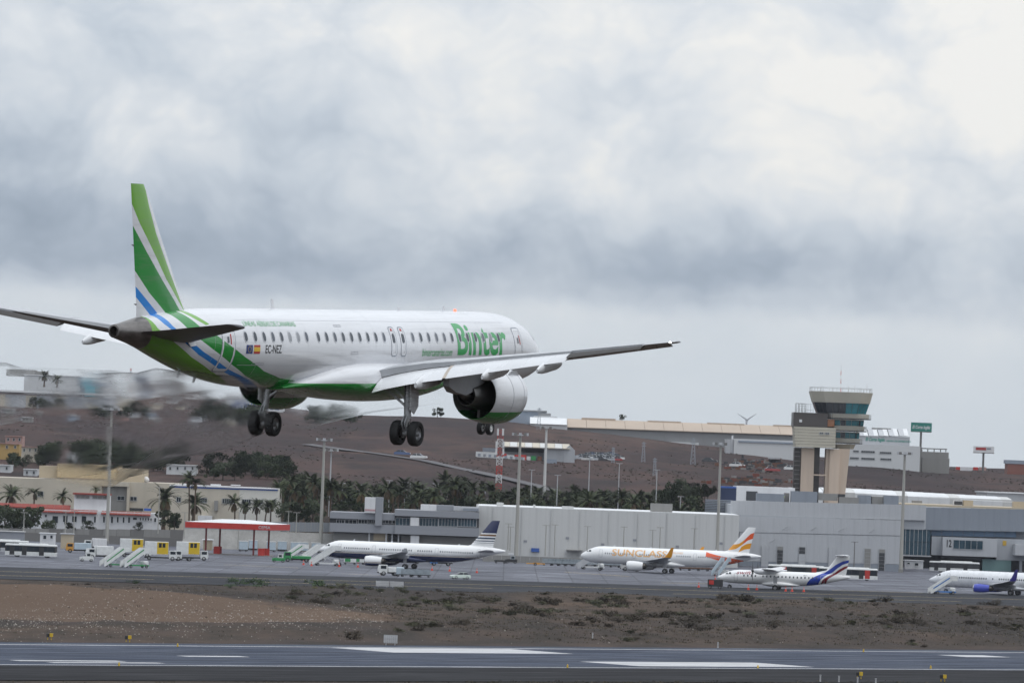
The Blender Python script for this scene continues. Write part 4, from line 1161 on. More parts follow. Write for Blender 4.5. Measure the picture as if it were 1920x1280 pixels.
# --- right terminal with gate 12
S = Site('terminal_building', 'grey terminal with a dark glass corner and the number 12 on its gate', 'building', 1690, 1960, 1062, 1560, z0=0)
S.box('upper_wall', M_PALEG, 1690, 1736, 951, 991, 0, 60)
for i in range(8):
    u0 = 1736 + 224 * i / 8; u1 = 1736 + 224 * (i + 1) / 8
    S.box('panel', M_BGREY, u0 + .05, u1 - .05, 951 + (u0 - 1736) * .02, 993 + (u0 - 1736) * .02, .1, 1.0)
S.box('roof', M_TAN2, 1690, 1960, 948.5, 952, 1.0, 60)
S.box('soffit', M_MGREY, 1736, 1960, 994, 1008, 3, 40)
S.box('core', M_DGREY, 1688, 1960, 991.2, 1070, 4, 50, ground=True)
x0, x1, z0, z1 = S.dims(1690, 1745, 990.5, 1040)
for i in range(7):
    for j in range(2):
        a = x0 + (x1 - x0) * i / 7; b = x0 + (x1 - x0) * (i + 1) / 7; c = z0 + (z1 - z0) * j / 2; d = z0 + (z1 - z0) * (j + 1) / 2
        block('pane', M_BLUEGLASS, a + .07, b - .07, .35, .45, c + .05, d - .05, S.o)
    block('mullion', M_FRAME, x0 + (x1 - x0) * i / 7 - .07, x0 + (x1 - x0) * i / 7 + .06, .2, .5, z0, z1, S.o)
S.box('lintel', M_PALEG, 1690, 1746, 1040.2, 1042.5, .1, 3)
for i in range(8):
    u0 = 1747 + 160 * i / 8
    S.box('pane', mat('pale_blue_glass', (.13, .20, .30), .15, var=.25, scale=.3), u0 + .3, u0 + 19.6, 994 + (u0 - 1747) * .02, 1004 + (u0 - 1747) * .02, 2.2, 2.6)
S.box('gate_wall', M_LGREY, 1747, 1766, 1005, 1040, .6, 3.5)
S.box('gate_box', M_PALEG, 1766, 1868, 1007.5, 1042, -3, 3.9); S.window(1786, 1841, 1012.5, 1028.5, 5, -3.003, glass=M_BLUEGLASS)
S.box('gate_side', M_LGREY, 1868, 1925, 1010, 1050, -1.5, 3.9)
S.box('gate_base', mat('sea_green_panel', (.13, .22, .22), .5, var=.15, scale=.3), 1841, 1895, 1048, 1072, -1.4, 3.8, ground=True)
S.box('gate_shade_block', M_DGREY, 1766, 1841, 1042.2, 1047, -2, 3.8)  # solid dark block, painted shade below the gate box
me = text_mesh('12', 1, .03, 0, 0, 'LEFT', 1.35, 2.1); me.materials.append(M_BLACKPRINT); t_ = put(me, 'numeral', S.o, (S.X(1773.5, 1020), -3.02, S.Z(1777, 1025))); t_.rotation_euler = (pi / 2, -pi / 2 * 0, 0)
S.box('yellow_sign', mat('sign_yellow', (.5, .32, .05), .5, var=.1), 1879, 1886, 1013, 1022, -1.6, -1.503)
S.box('jet_bridge_cab', M_PALEG, 1898, 1935, 1020, 1040, -9, -1.6); S.box('jet_bridge_leg', M_MGREY, 1908, 1913, 1040, 1066, -6, -5.4, ground=True)
for u0, u1, vt, vb, m in ((1793, 1809, 938, 951, M_WWALL), (1793.5, 1808.5, 939.5, 946, M_DGREY), (1811, 1829, 938, 952, M_TAN2), (1715, 1733, 938.5, 943, M_CONC), (1905, 1960, 941, 954, M_TAN2)):
    S.box('roof_unit', m, u0, u1, vt, vb, 8 if m is not M_DGREY else 7.9, 12)
S = Site('vaulted_hall', 'long white hall with a gently curved metal roof behind the terminal', 'building', 1575, 1905, 950, 1690, z0=0)
x0, x1, _, _ = S.dims(1385, 1900, 930, 950)
n = 26
for i in range(n):
    a = x0 + (x1 - x0) * i / n; b = x0 + (x1 - x0) * (i + 1) / n
    um = 1385 + 515 * (i + .5) / n
    zt = S.Z(um, 914 + max(0, um - 1575) * .056); ze = S.Z(um, 922 + max(0, um - 1575) * .060)
    mb = MB(); mb.add([(a, 0, -.2), (b - .05, 0, -.2), (b - .05, 0, ze), (a, 0, ze)], [(0, 1, 2, 3)])
    mb.add([(a, 0, ze), (b - .05, 0, ze), (b - .05, 8, ze * .35 + zt * .65), (a, 8, ze * .35 + zt * .65), (b - .05, 22, zt), (a, 22, zt), (b - .05, 60, zt - 1.5), (a, 60, zt - 1.5)], [(0, 1, 2, 3), (3, 2, 4, 5), (5, 4, 6, 7)])
    mb.build('roof_bay', M_ROOFW if i % 5 else M_PALE, S.o)
block('core', M_PALE, x0 + .2, x1 - .2, .5, 58, -.2, S.Z(1880, 936), S.o)
S = Site('pale_shed', 'pale flat shed at the far right behind the curved white roof', 'building', 1850, 1960, 940, 1760, z0=0)
S.box('wall', M_PALEG, 1850, 1980, 925.5, 960, 0, 40, ground=True); S.roof(M_ROOFW, 1850, 1980, 925.5, 0, 40)

# --- control tower
S = Site('control_tower', 'beige airport control tower with a flared glass cab on concrete legs', 'tower', 1488, 1638, 925, 1590, z0=0)
M_TBEIGE = mat('beige_tower_panel', (.44, .41, .34), .7, var=.06, scale=.3)
M_TLEG = mat('tower_leg_concrete', (.56, .45, .36), .85, var=.12, scale=.15, stretch=(2, 2, .2))
M_TDARK = mat('dark_tower_cladding', (.058, .050, .047), .35, var=.3, scale=.4)
def oct_ring(uc, hw, v, cut=.32, depth=1.0, yc=8.0):
    x = S.X(uc, v); z = S.Z(uc, v); h = hw / FPX * S.D; c = h * cut * 1.2; d = h * depth
    return [(x - h + c, yc - d, z), (x + h - c, yc - d, z), (x + h, yc - d + c, z), (x + h, yc + d - c, z), (x + h - c, yc + d, z), (x - h + c, yc + d, z), (x - h, yc + d - c, z), (x - h, yc - d + c, z)]
def frustum(name, m, uc, h0, v0, h1, v1, parent=None, **k):
    mb = MB(); mb.loft([oct_ring(uc, h0, v0, **k), oct_ring(uc, h1, v1, **k)]); return mb.build(name, m, parent or S.o)
frustum('cab_roof_band', M_TBEIGE, 1579.5, 58.5, 734.5, 53, 755)
for q in range(5):
    frustum('band_joint', M_FRAME, 1579.5, 58.5 - 5.5 * (q + .5) / 5 * .99 + .25, 734.5 + 20.5 * (q + .5) / 5, 58.5 - 5.5 * (q + .56) / 5 * .99 + .25, 734.5 + 20.5 * (q + .56) / 5)
frustum('cab_core', M_TDARK, 1579.5, 51.2, 755.2, 44.3, 774.8)
r0 = oct_ring(1579.5, 52.2, 755.3); r1 = oct_ring(1579.5, 45.6, 774.6)
for i in range(8):
    a0, a1 = Vector(r0[i]), Vector(r0[(i + 1) % 8]); b0, b1 = Vector(r1[i]), Vector(r1[(i + 1) % 8]); npn = 5 if i in (0, 4) else 3
    for k in range(npn):
        f = lambda p, q, t: p + (q - p) * t
        t0, t1 = (k + .04) / npn, (k + .96) / npn
        mb = MB(); mb.add([f(a0, a1, t0), f(a0, a1, t1), f(b0, b1, t1), f(b0, b1, t0)], [(0, 1, 2, 3)])
        mb.build('pane', M_TEAL if (i == 1) or (i == 0 and k > 2) else M_GLASS, S.o)
def gallery(uc, hw, vt, vb, slabv):
    frustum('gallery_slab', M_DGREY, uc, hw + 4, slabv, hw + 4, slabv + 1.6)
    frustum('gallery_wall', M_TBEIGE, uc, hw, vt, hw - 1, slabv)
    ring = oct_ring(uc, hw + 3.6, slabv); top = oct_ring(uc, hw + 3.6, slabv - 7.5)
    mb = MB()
    for i in range(8):
        mb.tube(top[i], top[(i + 1) % 8], .05, .05, 5); mb.tube(ring[i], top[i], .05, .05, 5)
        for k in range(1, 4):
            a = Vector(ring[i]).lerp(Vector(ring[(i + 1) % 8]), k / 4); b = Vector(top[i]).lerp(Vector(top[(i + 1) % 8]), k / 4); mb.tube(a, b, .035, .035, 4)
        m1 = Vector(ring[i]).lerp(Vector(top[i]), .5); m2 = Vector(ring[(i + 1) % 8]).lerp(Vector(top[(i + 1) % 8]), .5); mb.tube(m1, m2, .035, .035, 4)
    mb.build('railing', M_FRAME, S.o)
gallery(1588, 43, 775, 786, 783.5); gallery(1587, 36, 798, 809, 806.5); gallery(1586, 29, 821.5, 832, 829.5)
for uc, hw, vt, vb in ((1587, 35, 786, 797.8), (1586, 28, 809, 821.3)):
    frustum('storey_core', M_TBEIGE, uc, hw, vt, hw - 2, vb)
    g0 = oct_ring(uc, hw + .25, vt + 1.5); g1 = oct_ring(uc, hw - 1.2, vb - .5)
    for i in (0, 1, 7):
        for k in range(4):
            a0, a1, b0, b1 = Vector(g0[i]), Vector(g0[(i + 1) % 8]), Vector(g1[i]), Vector(g1[(i + 1) % 8]); t0, t1 = (k + .03) / 4, (k + .97) / 4
            mb = MB(); mb.add([a0.lerp(a1, t0), a0.lerp(a1, t1), b0.lerp(b1, t1), b0.lerp(b1, t0)], [(0, 1, 2, 3)]); mb.build('pane', M_TEAL if k != 1 else M_GLASS, S.o)
frustum('base_storey', M_TBEIGE, 1584, 22.5, 832, 19, 841)
S.box('side_block', M_TDARK, 1488, 1552, 773.5, 800, 1, 13); S.box('side_block_end', mat('side_block_rust', (.22, .10, .05), .6, var=.3, scale=.5), 1552.1, 1565, 786, 799.5, 1.2, 12)
S.box('side_block_mark', M_WWALL, 1499, 1504, 786, 791, .9, .997)
x0, x1, z0, z1 = S.dims(1488.5, 1567, 800.3, 838.5)
xb0 = S.X(1491.5, 838)
for j in range(7):                                          # horizontal cladding boards of the cream box, tapering downwards
    c = z0 + (z1 - z0) * j / 7; e = z0 + (z1 - z0) * (j + 1) / 7; sx = lambda z: xb0 + (x0 - xb0) * (z - z0) / (z1 - z0)
    mb = MB(); mb.add([(sx(c), .2, c + .04), (x1, .2, c + .04), (x1, .2, e - .04), (sx(e), .2, e - .04), (sx(c), 13, c + .04), (x1, 13, c + .04), (x1, 13, e - .04), (sx(e), 13, e - .04)],
                      [(0, 1, 2, 3), (7, 6, 5, 4), (0, 4, 5, 1), (1, 5, 6, 2), (2, 6, 7, 3), (3, 7, 4, 0)]); mb.build('cladding_board', M_TBEIGE, S.o)
block('box_core', M_TDARK, x0 + 1, x1 - .15, .35, 12.8, z0 + .01, z1 - .02, S.o)
S.window(1537, 1543.5, 810.5, 813, 2, .2); S.window(1547.5, 1554.5, 811, 813.5, 2, .2)
def leg(name, m, top, bot, y0, y1):
    mb = MB(); (a0, a1, va), (b0, b1, vb) = top, bot
    mb.add([(S.X(a0, va), y0, S.Z((a0 + a1) / 2, va)), (S.X(a1, va), y0, S.Z((a0 + a1) / 2, va)), (S.X(a1, va), y1, S.Z((a0 + a1) / 2, va)), (S.X(a0, va), y1, S.Z((a0 + a1) / 2, va)),
            (S.X(b0, vb), y0 + 1, -.2), (S.X(b1, vb), y0 + 1, -.2), (S.X(b1, vb), y1 - 1, -.2), (S.X(b0, vb), y1 - 1, -.2)], [(0, 1, 2, 3), (7, 6, 5, 4), (0, 4, 5, 1), (1, 5, 6, 2), (2, 6, 7, 3), (3, 7, 4, 0)])
    return mb.build(name, m, S.o)
leg('leg', M_TLEG, (1504, 1528, 838.8), (1502, 1526, 925), 2.5, 9); leg('leg', M_TLEG, (1557, 1577, 841.2), (1554, 1572, 925), 2, 9)
leg('leg', M_TLEG, (1577.2, 1595, 841.2), (1572.2, 1576.5, 925), 2.6, 9.5); leg('leg', M_TLEG, (1550, 1557, 840.5), (1547, 1554, 925), 2.8, 9)
leg('stair_shaft', M_TDARK, (1491, 1503, 838.8), (1489, 1501.5, 925), 4, 9); leg('lift_shaft', M_TDARK, (1528.5, 1539, 838.8), (1526.5, 1537, 925), 4, 10)
S.box('cross_beam', M_TLEG, 1527, 1552, 889, 891.5, 3, 7)
for j in range(9):
    S.box('stair_landing', M_CONC, 1490.2, 1502.5, 846 + j * 8.5, 847 + j * 8.5, 3.8, 3.98)
# roof railing, masts, aerials
ring = oct_ring(1579.5, 57, 734.2); top = oct_ring(1579.5, 57, 727)
mb = MB()
for i in range(8):
    mb.tube(top[i], top[(i + 1) % 8], .06, .06, 5)
    for k in range(4):
        a = Vector(ring[i]).lerp(Vector(ring[(i + 1) % 8]), k / 4); mb.tube(a, Vector(top[i]).lerp(Vector(top[(i + 1) % 8]), k / 4), .05, .05, 4)
mb.build('railing', M_FRAME, S.o)
def mastlet(u, vb, vt, r, m, y=8.0):
    mb = MB(); mb.tube((S.X(u, vb), y, S.Z(u, vb)), (S.X(u, vb), y, S.Z(u, vt)), r, r * .6, 6); return mb.build('aerial', m, S.o)
for k in range(5):
    mastlet(1579.6 + .06 * k, 734 - k * 8, 726 - k * 8, .10, M_RED if k % 2 == 0 else M_WWALL)
mastlet(1580, 694, 681, .05, M_FRAME)
for u, vt in ((1541, 722), (1546, 721), (1562, 724), (1572, 726), (1594, 723), (1604, 722), (1628, 718), (1535, 724), (1614, 726)):
    mastlet(u, 734, vt, .06, M_FRAME, 3 + (u % 7))
S.box('plant_cage', M_FRAME, 1494, 1512, 755.5, 756.3, 3, 9)
for u in (1494, 1500, 1506, 1512):
    for y in (3, 9):
        mastlet(u, 773, 755.8, .10, M_FRAME, y)
for v in (760, 765, 769):
    S.box('cage_rail', M_FRAME, 1494, 1512, v, v + .6, 2.9, 3.0)
for u in (1516, 1521, 1526):
    mastlet(u, 773, 757, .05, M_FRAME, 4)
S.box('cage_rail', M_FRAME, 1512.2, 1527, 757, 757.5, 3.9, 4.0)
S.box('cage_rail', M_FRAME, 1512.2, 1527, 768, 768.5, 3.9, 4.0)

# --- small huts
def hut(label, u0, u1, vt, vb, m, rm=None, win=()):
    D = gd((u0 + u1) / 2, vb)
    S = Site('hut', label, 'hut', u0, u1, vb, D, z0=0)
    S.box('wall', m, u0, u1, vt, vb, 0, 4, ground=True); S.roof(rm or M_ROOFW, u0, u1, vt, 0, 4, .25, .2)
    for w in win:
        S.window(*w, 1, 0, frame=M_FRAMEW)
    return S
hut('white cabin with two windows beside the tan hut', 75, 102, 1000, 1022, M_WWALL, None, ((81, 87, 1003, 1010), (94, 99, 1003, 1009)))
hut('plain tan hut with a pale flat roof by the concrete wall', 114, 136, 1001, 1028, M_TAN2, M_PALEG)
hut('brown cargo shelter behind the yellow lift trucks', 381, 397, 1012, 1031, mat('khaki_panel', (.33, .28, .20), .8, var=.12))
hut('white site cabin at the foot of the right floodlight mast', 1697, 1731, 1051, 1066, M_WWALL, None, ((1701, 1706, 1054, 1057), (1715, 1722, 1055, 1060)))
hut('grey open shelter at the far left behind the buses', -30, 44, 996, 1016, M_MGREY, M_PALE)
# ------------------------------------------------------------------ parked aircraft
def plane_paint(name, fn, gx, gz):
    m = bpy.data.materials.new(name); m.use_nodes = True
    N = NT(m.node_tree); b = N.n['Principled BSDF']; paint_base(N, b)
    p = N.node('ShaderNodeTexCoord').outputs['Object']
    xx, yy, zz = N.sep(p)
    x = N.math('ADD', xx, gx); z = N.math('SUBTRACT', zz, gz)
    n = N.noise(N.mapping(p, scale=(.4, 1, 1)), 1.0, 5, .6)
    white = N.mix(N.ramp(n, [(.35, 0), (.75, .4)]), (.80, .80, .80), (.68, .68, .67))
    N.link(fn(N, x, z, white), b.inputs['Base Color'])
    return m
def GT(N, a, b): return N.math('GREATER_THAN', a, b)
def LT(N, a, b): return N.math('LESS_THAN', a, b)
def AND(N, *a):
    r = a[0]
    for k in a[1:]: r = N.math('MULTIPLY', r, k)
    return r
M_WINGP = mat('parked_wing_grey', (.30, .31, .33), .4, var=.1, scale=.6)
M_PCOWL = mat('polished_lip', (.55, .55, .56), .25, .8, var=.05)
def jet(P):
    gx, gz = P['gear_x'], P['gz']                           # gear station (x aft of nose) and centreline height
    o = thing(P.get('name', 'parked_airliner'), P['label'], 'airplane', gp(*P['at']), radians(P['rz']))
    FSx = refine(P['fs'], .8)
    def sh(mb):
        mb.v = [(a - gx, b, c + gz) for a, b, c in mb.v]; return mb
    mb = MB(); mb.loft([fus_ring(*r, n=36) for r in FSx]); sh(mb).build('fuselage', P['m_fus'], o, smooth=60)
    w = P['wing']
    for s in (-1, 1):
        mb = MB(); RR = []
        for y, le, c, z, th in w:
            RR.append([(p[0], s * y, p[2]) for p in foil((le, 0, z), c, th, 8, 0, 1, .02, radians(1))])
        mb.loft(RR); wg = sh(mb).build('wing', P.get('m_wing', M_WINGP), o, smooth=50)
        if P.get('winglet'):
            y, le, c, z, th = w[-1]; h, lean, sweep, m = P['winglet']; mb = MB()
            mb.loft([[(p[0], s * (y + (p[2] - z) * .9), z + 0) for p in foil((le, 0, z), c, .10, 6)], [(p[0], s * (y + lean * .35 + (p[2] - z) * .9), z + h * .3) for p in foil((le - sweep * .35, 0, z), c * .82, .10, 6)], [(p[0], s * (y + lean + (p[2] - z) * .9), z + h) for p in foil((le - sweep, 0, z), c * .38, .10, 6)]])
            sh(mb).build('winglet', m, wg, smooth=50)
        for yf, L in P.get('tracks', ()):
            le = interp(yf, [(a[0], a[1]) for a in w]); c = interp(yf, [(a[0], a[2]) for a in w]); z = interp(yf, [(a[0], a[3]) for a in w])
            mb = MB(); mb.loft([[(le - c * .55 - t * L, s * (yf + .2 * k * cos(2 * pi * i / 8)), z - .28 + .30 * k * sin(2 * pi * i / 8)) for i in range(8)] for t, k in ((0, .1), (.2, .8), (.5, 1), (.8, .7), (1, .08))])
            sh(mb).build('flap_track_fairing', P.get('m_wing', M_WINGP), wg, smooth=60)
        e = P.get('engine')
        if e:
            x, y, z, r, L = e; yc = s * y
            mb = MB(); mb.lathe([(x - .5, r * .74), (x - .12, r * .80), (x, r * .86), (x - .05, r * .92), (x - .5, r * .98), (x - L * .35, r * 1.03), (x - L * .7, r * .96), (x - L, r * .80), (x - L + .02, r * .77), (x - L * .6, r * .80)], 'x', (0, yc, z), 28, sy=P.get('nac_squash', 1.0))
            en = sh(mb).build('engine_nacelle', P['m_nac'], o, smooth=60)
            mb = MB(); mb.lathe([(x - .1, .01), (x - .5, .25), (x - .6, r * .74)], 'x', (0, yc, z), 20); sh(mb).build('fan', M_DARKMETAL, en, smooth=40)
            mb = MB(); mb.lathe([(x - .06, r * .80), (x + .012, r * .86), (x - .05, r * .935), (x - .16, r * .95)], 'x', (0, yc, z), 28, sy=P.get('nac_squash', 1.0)); sh(mb).build('intake_lip', M_PCOWL, en, smooth=60)
            mb = MB(); mb.lathe([(x - L * .7, r * .55), (x - L, r * .60), (x - L - .7, r * .42), (x - L - .75, r * .30), (x - L - 1.1, .03)], 'x', (0, yc, z), 20); sh(mb).build('exhaust_nozzle', M_DARKMETAL, en, smooth=60)
            zl = interp(y, [(a[0], a[3]) for a in w])
            mb = MB(); mb.loft([[(q, yc - hw, zb), (q, yc + hw, zb), (q, yc + hw, zt), (q, yc - hw, zt)] for q, zb, zt, hw in ((x - .9, z + r * .9, z + r * 1.1, .08), (x - L * .6, z + r * .8, zl + .1, .22), (x - L - 1.2, z + r * .6, zl, .20), (x - L - 2.6, zl - .3, zl - .1, .06))]); sh(mb).build('pylon', P.get('m_wing', M_WINGP), en)
    f = P['fin']; mb = MB()
    mb.loft([[(p[0], p[2], z) for p in foil((le, 0, 0), le - te, th, 8, 0, 1, 0)] for z, le, te, th in f]); sh(mb).build('fin', P['m_fin'], o, smooth=50)
    for s in (-1, 1):
        mb = MB(); mb.loft([[(p[0], s * y, p[2]) for p in foil((le, 0, z), c, .10, 8, 0, 1, 0)] for y, le, c, z in P['stab']]); sh(mb).build('stabilizer', P.get('m_stab', M_WINGP), o, smooth=50)
    # gear
    for s in (-1, 1):
        g = thing('main_gear', None, None); g.parent = o; g.location = (0, s * P['gear_y'], P['wr'])
        mb = MB(); mb.tube((0, 0, 0), (0, -s * .1, gz - P['wr'] - 1.2), .14, .18, 10); mb.tube((0, -.6, 0), (0, .6, 0), .09, .09, 8); mb.build('leg', M_LEG, g, smooth=40)
        mb = MB(); mb.prism([(-.4, 2.3), (.45, 2.3), (.4, .9), (-.35, .9)], s * .25, s * .29); mb.build('gear_door', M_WINGP, g)
        for k in (-1, 1):
            put(P['wheel'], 'wheel', g, (0, k * .42, 0))
    g = thing('nose_gear', None, None); g.parent = o; g.location = (P['nose_x'] - gx, 0, P['wr'] * .66)
    mb = MB(); mb.tube((0, 0, 0), (.1, 0, gz - 1.8), .08, .11, 8); mb.tube((0, -.35, 0), (0, .35, 0), .06, .06, 8); mb.build('leg', M_LEG, g, smooth=40)
    for k in (-1, 1):
        put(P['wheel'], 'wheel', g, (0, k * .25, 0), None, (.66, .66, .66))
    # cabin windows (a couple of pixels each) joined per flank, doors, cockpit glazing
    for s in (-1, 1):
        mb = MB(); x = P['win'][0]; k = 0
        while x > P['win'][1]:
            if not any(a > x > b for a, b in P['gaps']):
                q = patch_fus(FSx, x - .13, x + .13, P['win'][2] - .19, P['win'][2] + .19, s, .012, 3, 1); mb.add(q.v, q.f)
            x -= P.get('pitch', .533); k += 1
        tag(sh(mb).build('window_row', M_PANE, o), kind='stuff')
        for xa, z0, z1, wd in P['doors']:
            d = sh(outline(FSx, xa - wd, xa, z0, z1, s, .06, .2, .012)).build('door_frame', M_SEAM, o)
        for xa, xb, za, zb in P['cockpit']:
            sh(patch_fus(FSx, xb, xa, za, zb, s, .015, 4, 3, lambda t: .12 * t)).build('cockpit_window', M_GLASS, o)
    for t in P.get('art', ()):
        for s in (-1, 1):
            body_, width, height, x, z, m, bold, shear = t
            me = wrap_fus(text_mesh(body_, 1, bold, shear, .3, 'LEFT', width, height), FSx, (x - width) if s < 0 else x, z, s, .014); me.materials.append(m)
            for v in me.vertices: v.co = (v.co.x - gx, v.co.y, v.co.z + gz)
            put(me, 'lettering', o)
    b = P.get('belly')
    if b:
        mb = MB(); mb.loft([fus_ring(x, w_, zt, zb, 28, 2.4) for x, w_, zt, zb in refine(b, .8)]); sh(mb).build('belly_fairing', P['m_fus'], o, smooth=60)
    for x, z, h in P.get('ant', ()):
        mb = MB(); mb.prism([(x, z), (x - .5, z), (x - .55, z + h), (x - .35, z + h)], -.03, .03); sh(mb).build('antenna', M_WPAINT, o)
    return o, sh

W_A = wheel_mesh(.60, .44, .33, [M_TYRE, M_RIM], 20)
A321 = [(0, .02, -.38, -.42), (-.35, .62, .10, -.92), (-1.1, 1.12, .60, -1.42), (-2.3, 1.58, 1.30, -1.78), (-3.8, 1.86, 1.85, -1.98), (-5.6, 1.975, 2.07, -2.07), (-30, 1.975, 2.07, -2.07), (-33.5, 1.92, 2.07, -1.78), (-37, 1.58, 2.03, -1.08), (-40.5, 1.06, 1.85, -.10), (-43, .6, 1.55, .55), (-44.3, .25, 1.25, .88)]
A_WING = [(1.5, -14.6, 7.6, -1.25, .14), (6.4, -18.0, 4.1, -.85, .12), (12, -21.5, 2.7, -.32, .11), (16.9, -24.5, 1.6, .22, .10)]
A_FIN = [(1.7, -34.3, -41.4, .07), (2.25, -36.2, -41.45, .10), (4.6, -38.2, -42.0, .10), (7.75, -40.75, -42.75, .10), (7.95, -41.1, -42.8, .06)]
A_STAB = [(.6, -37.7, 4.3, .75), (6.1, -41.2, 1.7, 1.25)]
A_COMMON = dict(fs=A321, gear_x=-21.8, gz=3.85, wing=A_WING, engine=(-12.9, 5.75, -2.25, 1.18, 4.0), fin=A_FIN, stab=A_STAB, gear_y=3.8, wr=.60, wheel=W_A, nose_x=-5.0, win=(-6.6, -37.2, .42),
                gaps=((-12.8, -14.6), (-22.6, -23.9), (-27.9, -29.3)), doors=((-5.0, -.55, 1.3, .85), (-13.2, -.45, 1.2, .85), (-28.2, -.45, 1.2, .8), (-38.0, -.45, 1.3, .8)), cockpit=((-1.45, -2.2, .62, 1.05), (-2.25, -3.0, .66, 1.12)),
                tracks=((5.0, 3.2), (8.5, 2.8), (12, 2.2)), belly=[(-12.5, 1.2, -1.4, -2.05), (-14.5, 2.0, -.9, -2.35), (-19, 2.25, -.75, -2.5), (-23, 2.1, -.9, -2.4), (-26, 1.3, -1.5, -2.1)], ant=((-8, 2.04, .45), (-17, 2.05, .3), (-33, 2.03, .3)))
NAVY = (.010, .018, .075)
def fus_navy(N, x, z, w):
    c = N.mix(LT(N, z, -.76), w, NAVY)
    for z0, z1, col in ((-.70, -.60, (.36, .26, .17)), (-.50, -.40, (.10, .10, .13)), (-.26, -.19, (.26, .26, .29)), (-.04, .01, (.42, .42, .45))):
        c = N.mix(AND(N, GT(N, z, z0), LT(N, z, z1)), c, col)
    return c
def fin_navy(N, x, z, w):
    c = w
    for z0, z1, col in ((5.05, 9, NAVY), (4.35, 4.78, (.17, .085, .035)), (3.68, 4.05, (.030, .050, .090)), (3.12, 3.36, (.08, .10, .14)), (2.72, 2.84, (.16, .18, .21)), (2.36, 2.42, (.35, .36, .38))):
        c = N.mix(AND(N, GT(N, z, z0), LT(N, z, z1)), c, col)
    return c
def nac_navy(N, x, z, w):
    c = N.mix(LT(N, z, -2.75), w, NAVY)
    return N.mix(AND(N, GT(N, z, -2.62), LT(N, z, -2.5)), c, (.36, .26, .17))
jet(dict(A_COMMON, label='white jet with navy belly and striped navy tail, parked behind stairs', at=(768, 1066), rz=165, m_fus=plane_paint('paint_navy_fuselage', fus_navy, -21.8, 3.85), m_fin=plane_paint('paint_navy_fin', fin_navy, -21.8, 3.85), m_nac=plane_paint('paint_navy_nacelle', nac_navy, -21.8, 3.85),
         winglet=(.9, .1, .7, M_WINGP)))
ORANGE, REDOR = (.72, .30, .012), (.70, .085, .012)
def fus_sun(N, x, z, w):
    t = N.math('DIVIDE', N.math('ADD', x, 31.2), -9.0)       # 0 at the front of the patch, 1 at its tail end
    top = N.math('ADD', N.math('MULTIPLY', N.math('POWER', N.math('MAXIMUM', t, 0.0), .75), -1.75), 1.75)
    bot = N.math('ADD', N.math('MULTIPLY', t, -2.2), .55)
    return N.mix(AND(N, GT(N, t, 0.0), LT(N, t, 1.0), LT(N, z, top), GT(N, z, bot)), w, REDOR)
def fin_sun(N, x, z, w):
    h = N.math('DIVIDE', N.math('SUBTRACT', z, 2.2), 5.75)
    le = N.math('ADD', -36.2, N.math('MULTIPLY', h, -4.7)); te = N.math('ADD', -41.45, N.math('MULTIPLY', h, -1.35))
    c = N.math('DIVIDE', N.math('SUBTRACT', x, le), N.math('SUBTRACT', te, le))
    s1 = N.ramp(c, [(0.0, .14), (.30, .17), (.50, .38), (.68, .60), (1.0, .66)], 'B_SPLINE')
    b1 = LT(N, N.math('ABSOLUTE', N.math('SUBTRACT', h, s1)), N.ramp(c, [(0, .12), (.45, .12), (.6, .14), (1, .125)]))
    col = N.mix(GT(N, c, .50), ORANGE, REDOR)
    out = N.mix(b1, w, col)
    s2 = N.ramp(c, [(.45, .02), (.6, .12), (.75, .20), (1.0, .23)], 'B_SPLINE')
    return N.mix(AND(N, GT(N, c, .52), LT(N, N.math('ABSOLUTE', N.math('SUBTRACT', h, s2)), .12)), out, ORANGE)
M_ORANGE = mat('orange_print', ORANGE, .35, var=.05, coat=.3)
M_PALEOR = mat('pale_orange_print', (.72, .40, .16), .35, var=.05)
jet(dict(A_COMMON, label='white jet with orange lettering and orange striped tail by the white hall', at=(1253, 1074.5), rz=166, m_fus=plane_paint('paint_sun_fuselage', fus_sun, -21.8, 3.85), m_fin=plane_paint('paint_sun_fin', fin_sun, -21.8, 3.85), m_nac=plane_paint('paint_plain_nacelle', lambda N, x, z, w: w, -21.8, 3.85),
         winglet=(2.4, .5, 1.6, M_ORANGE), art=(('SUNCLASS', 13.5, 1.75, -8.2, -.10, M_PALEOR, .015, 0), ('AIRLINES', 3.2, .5, -22.4, .95, M_PALEOR, 0, 0))))
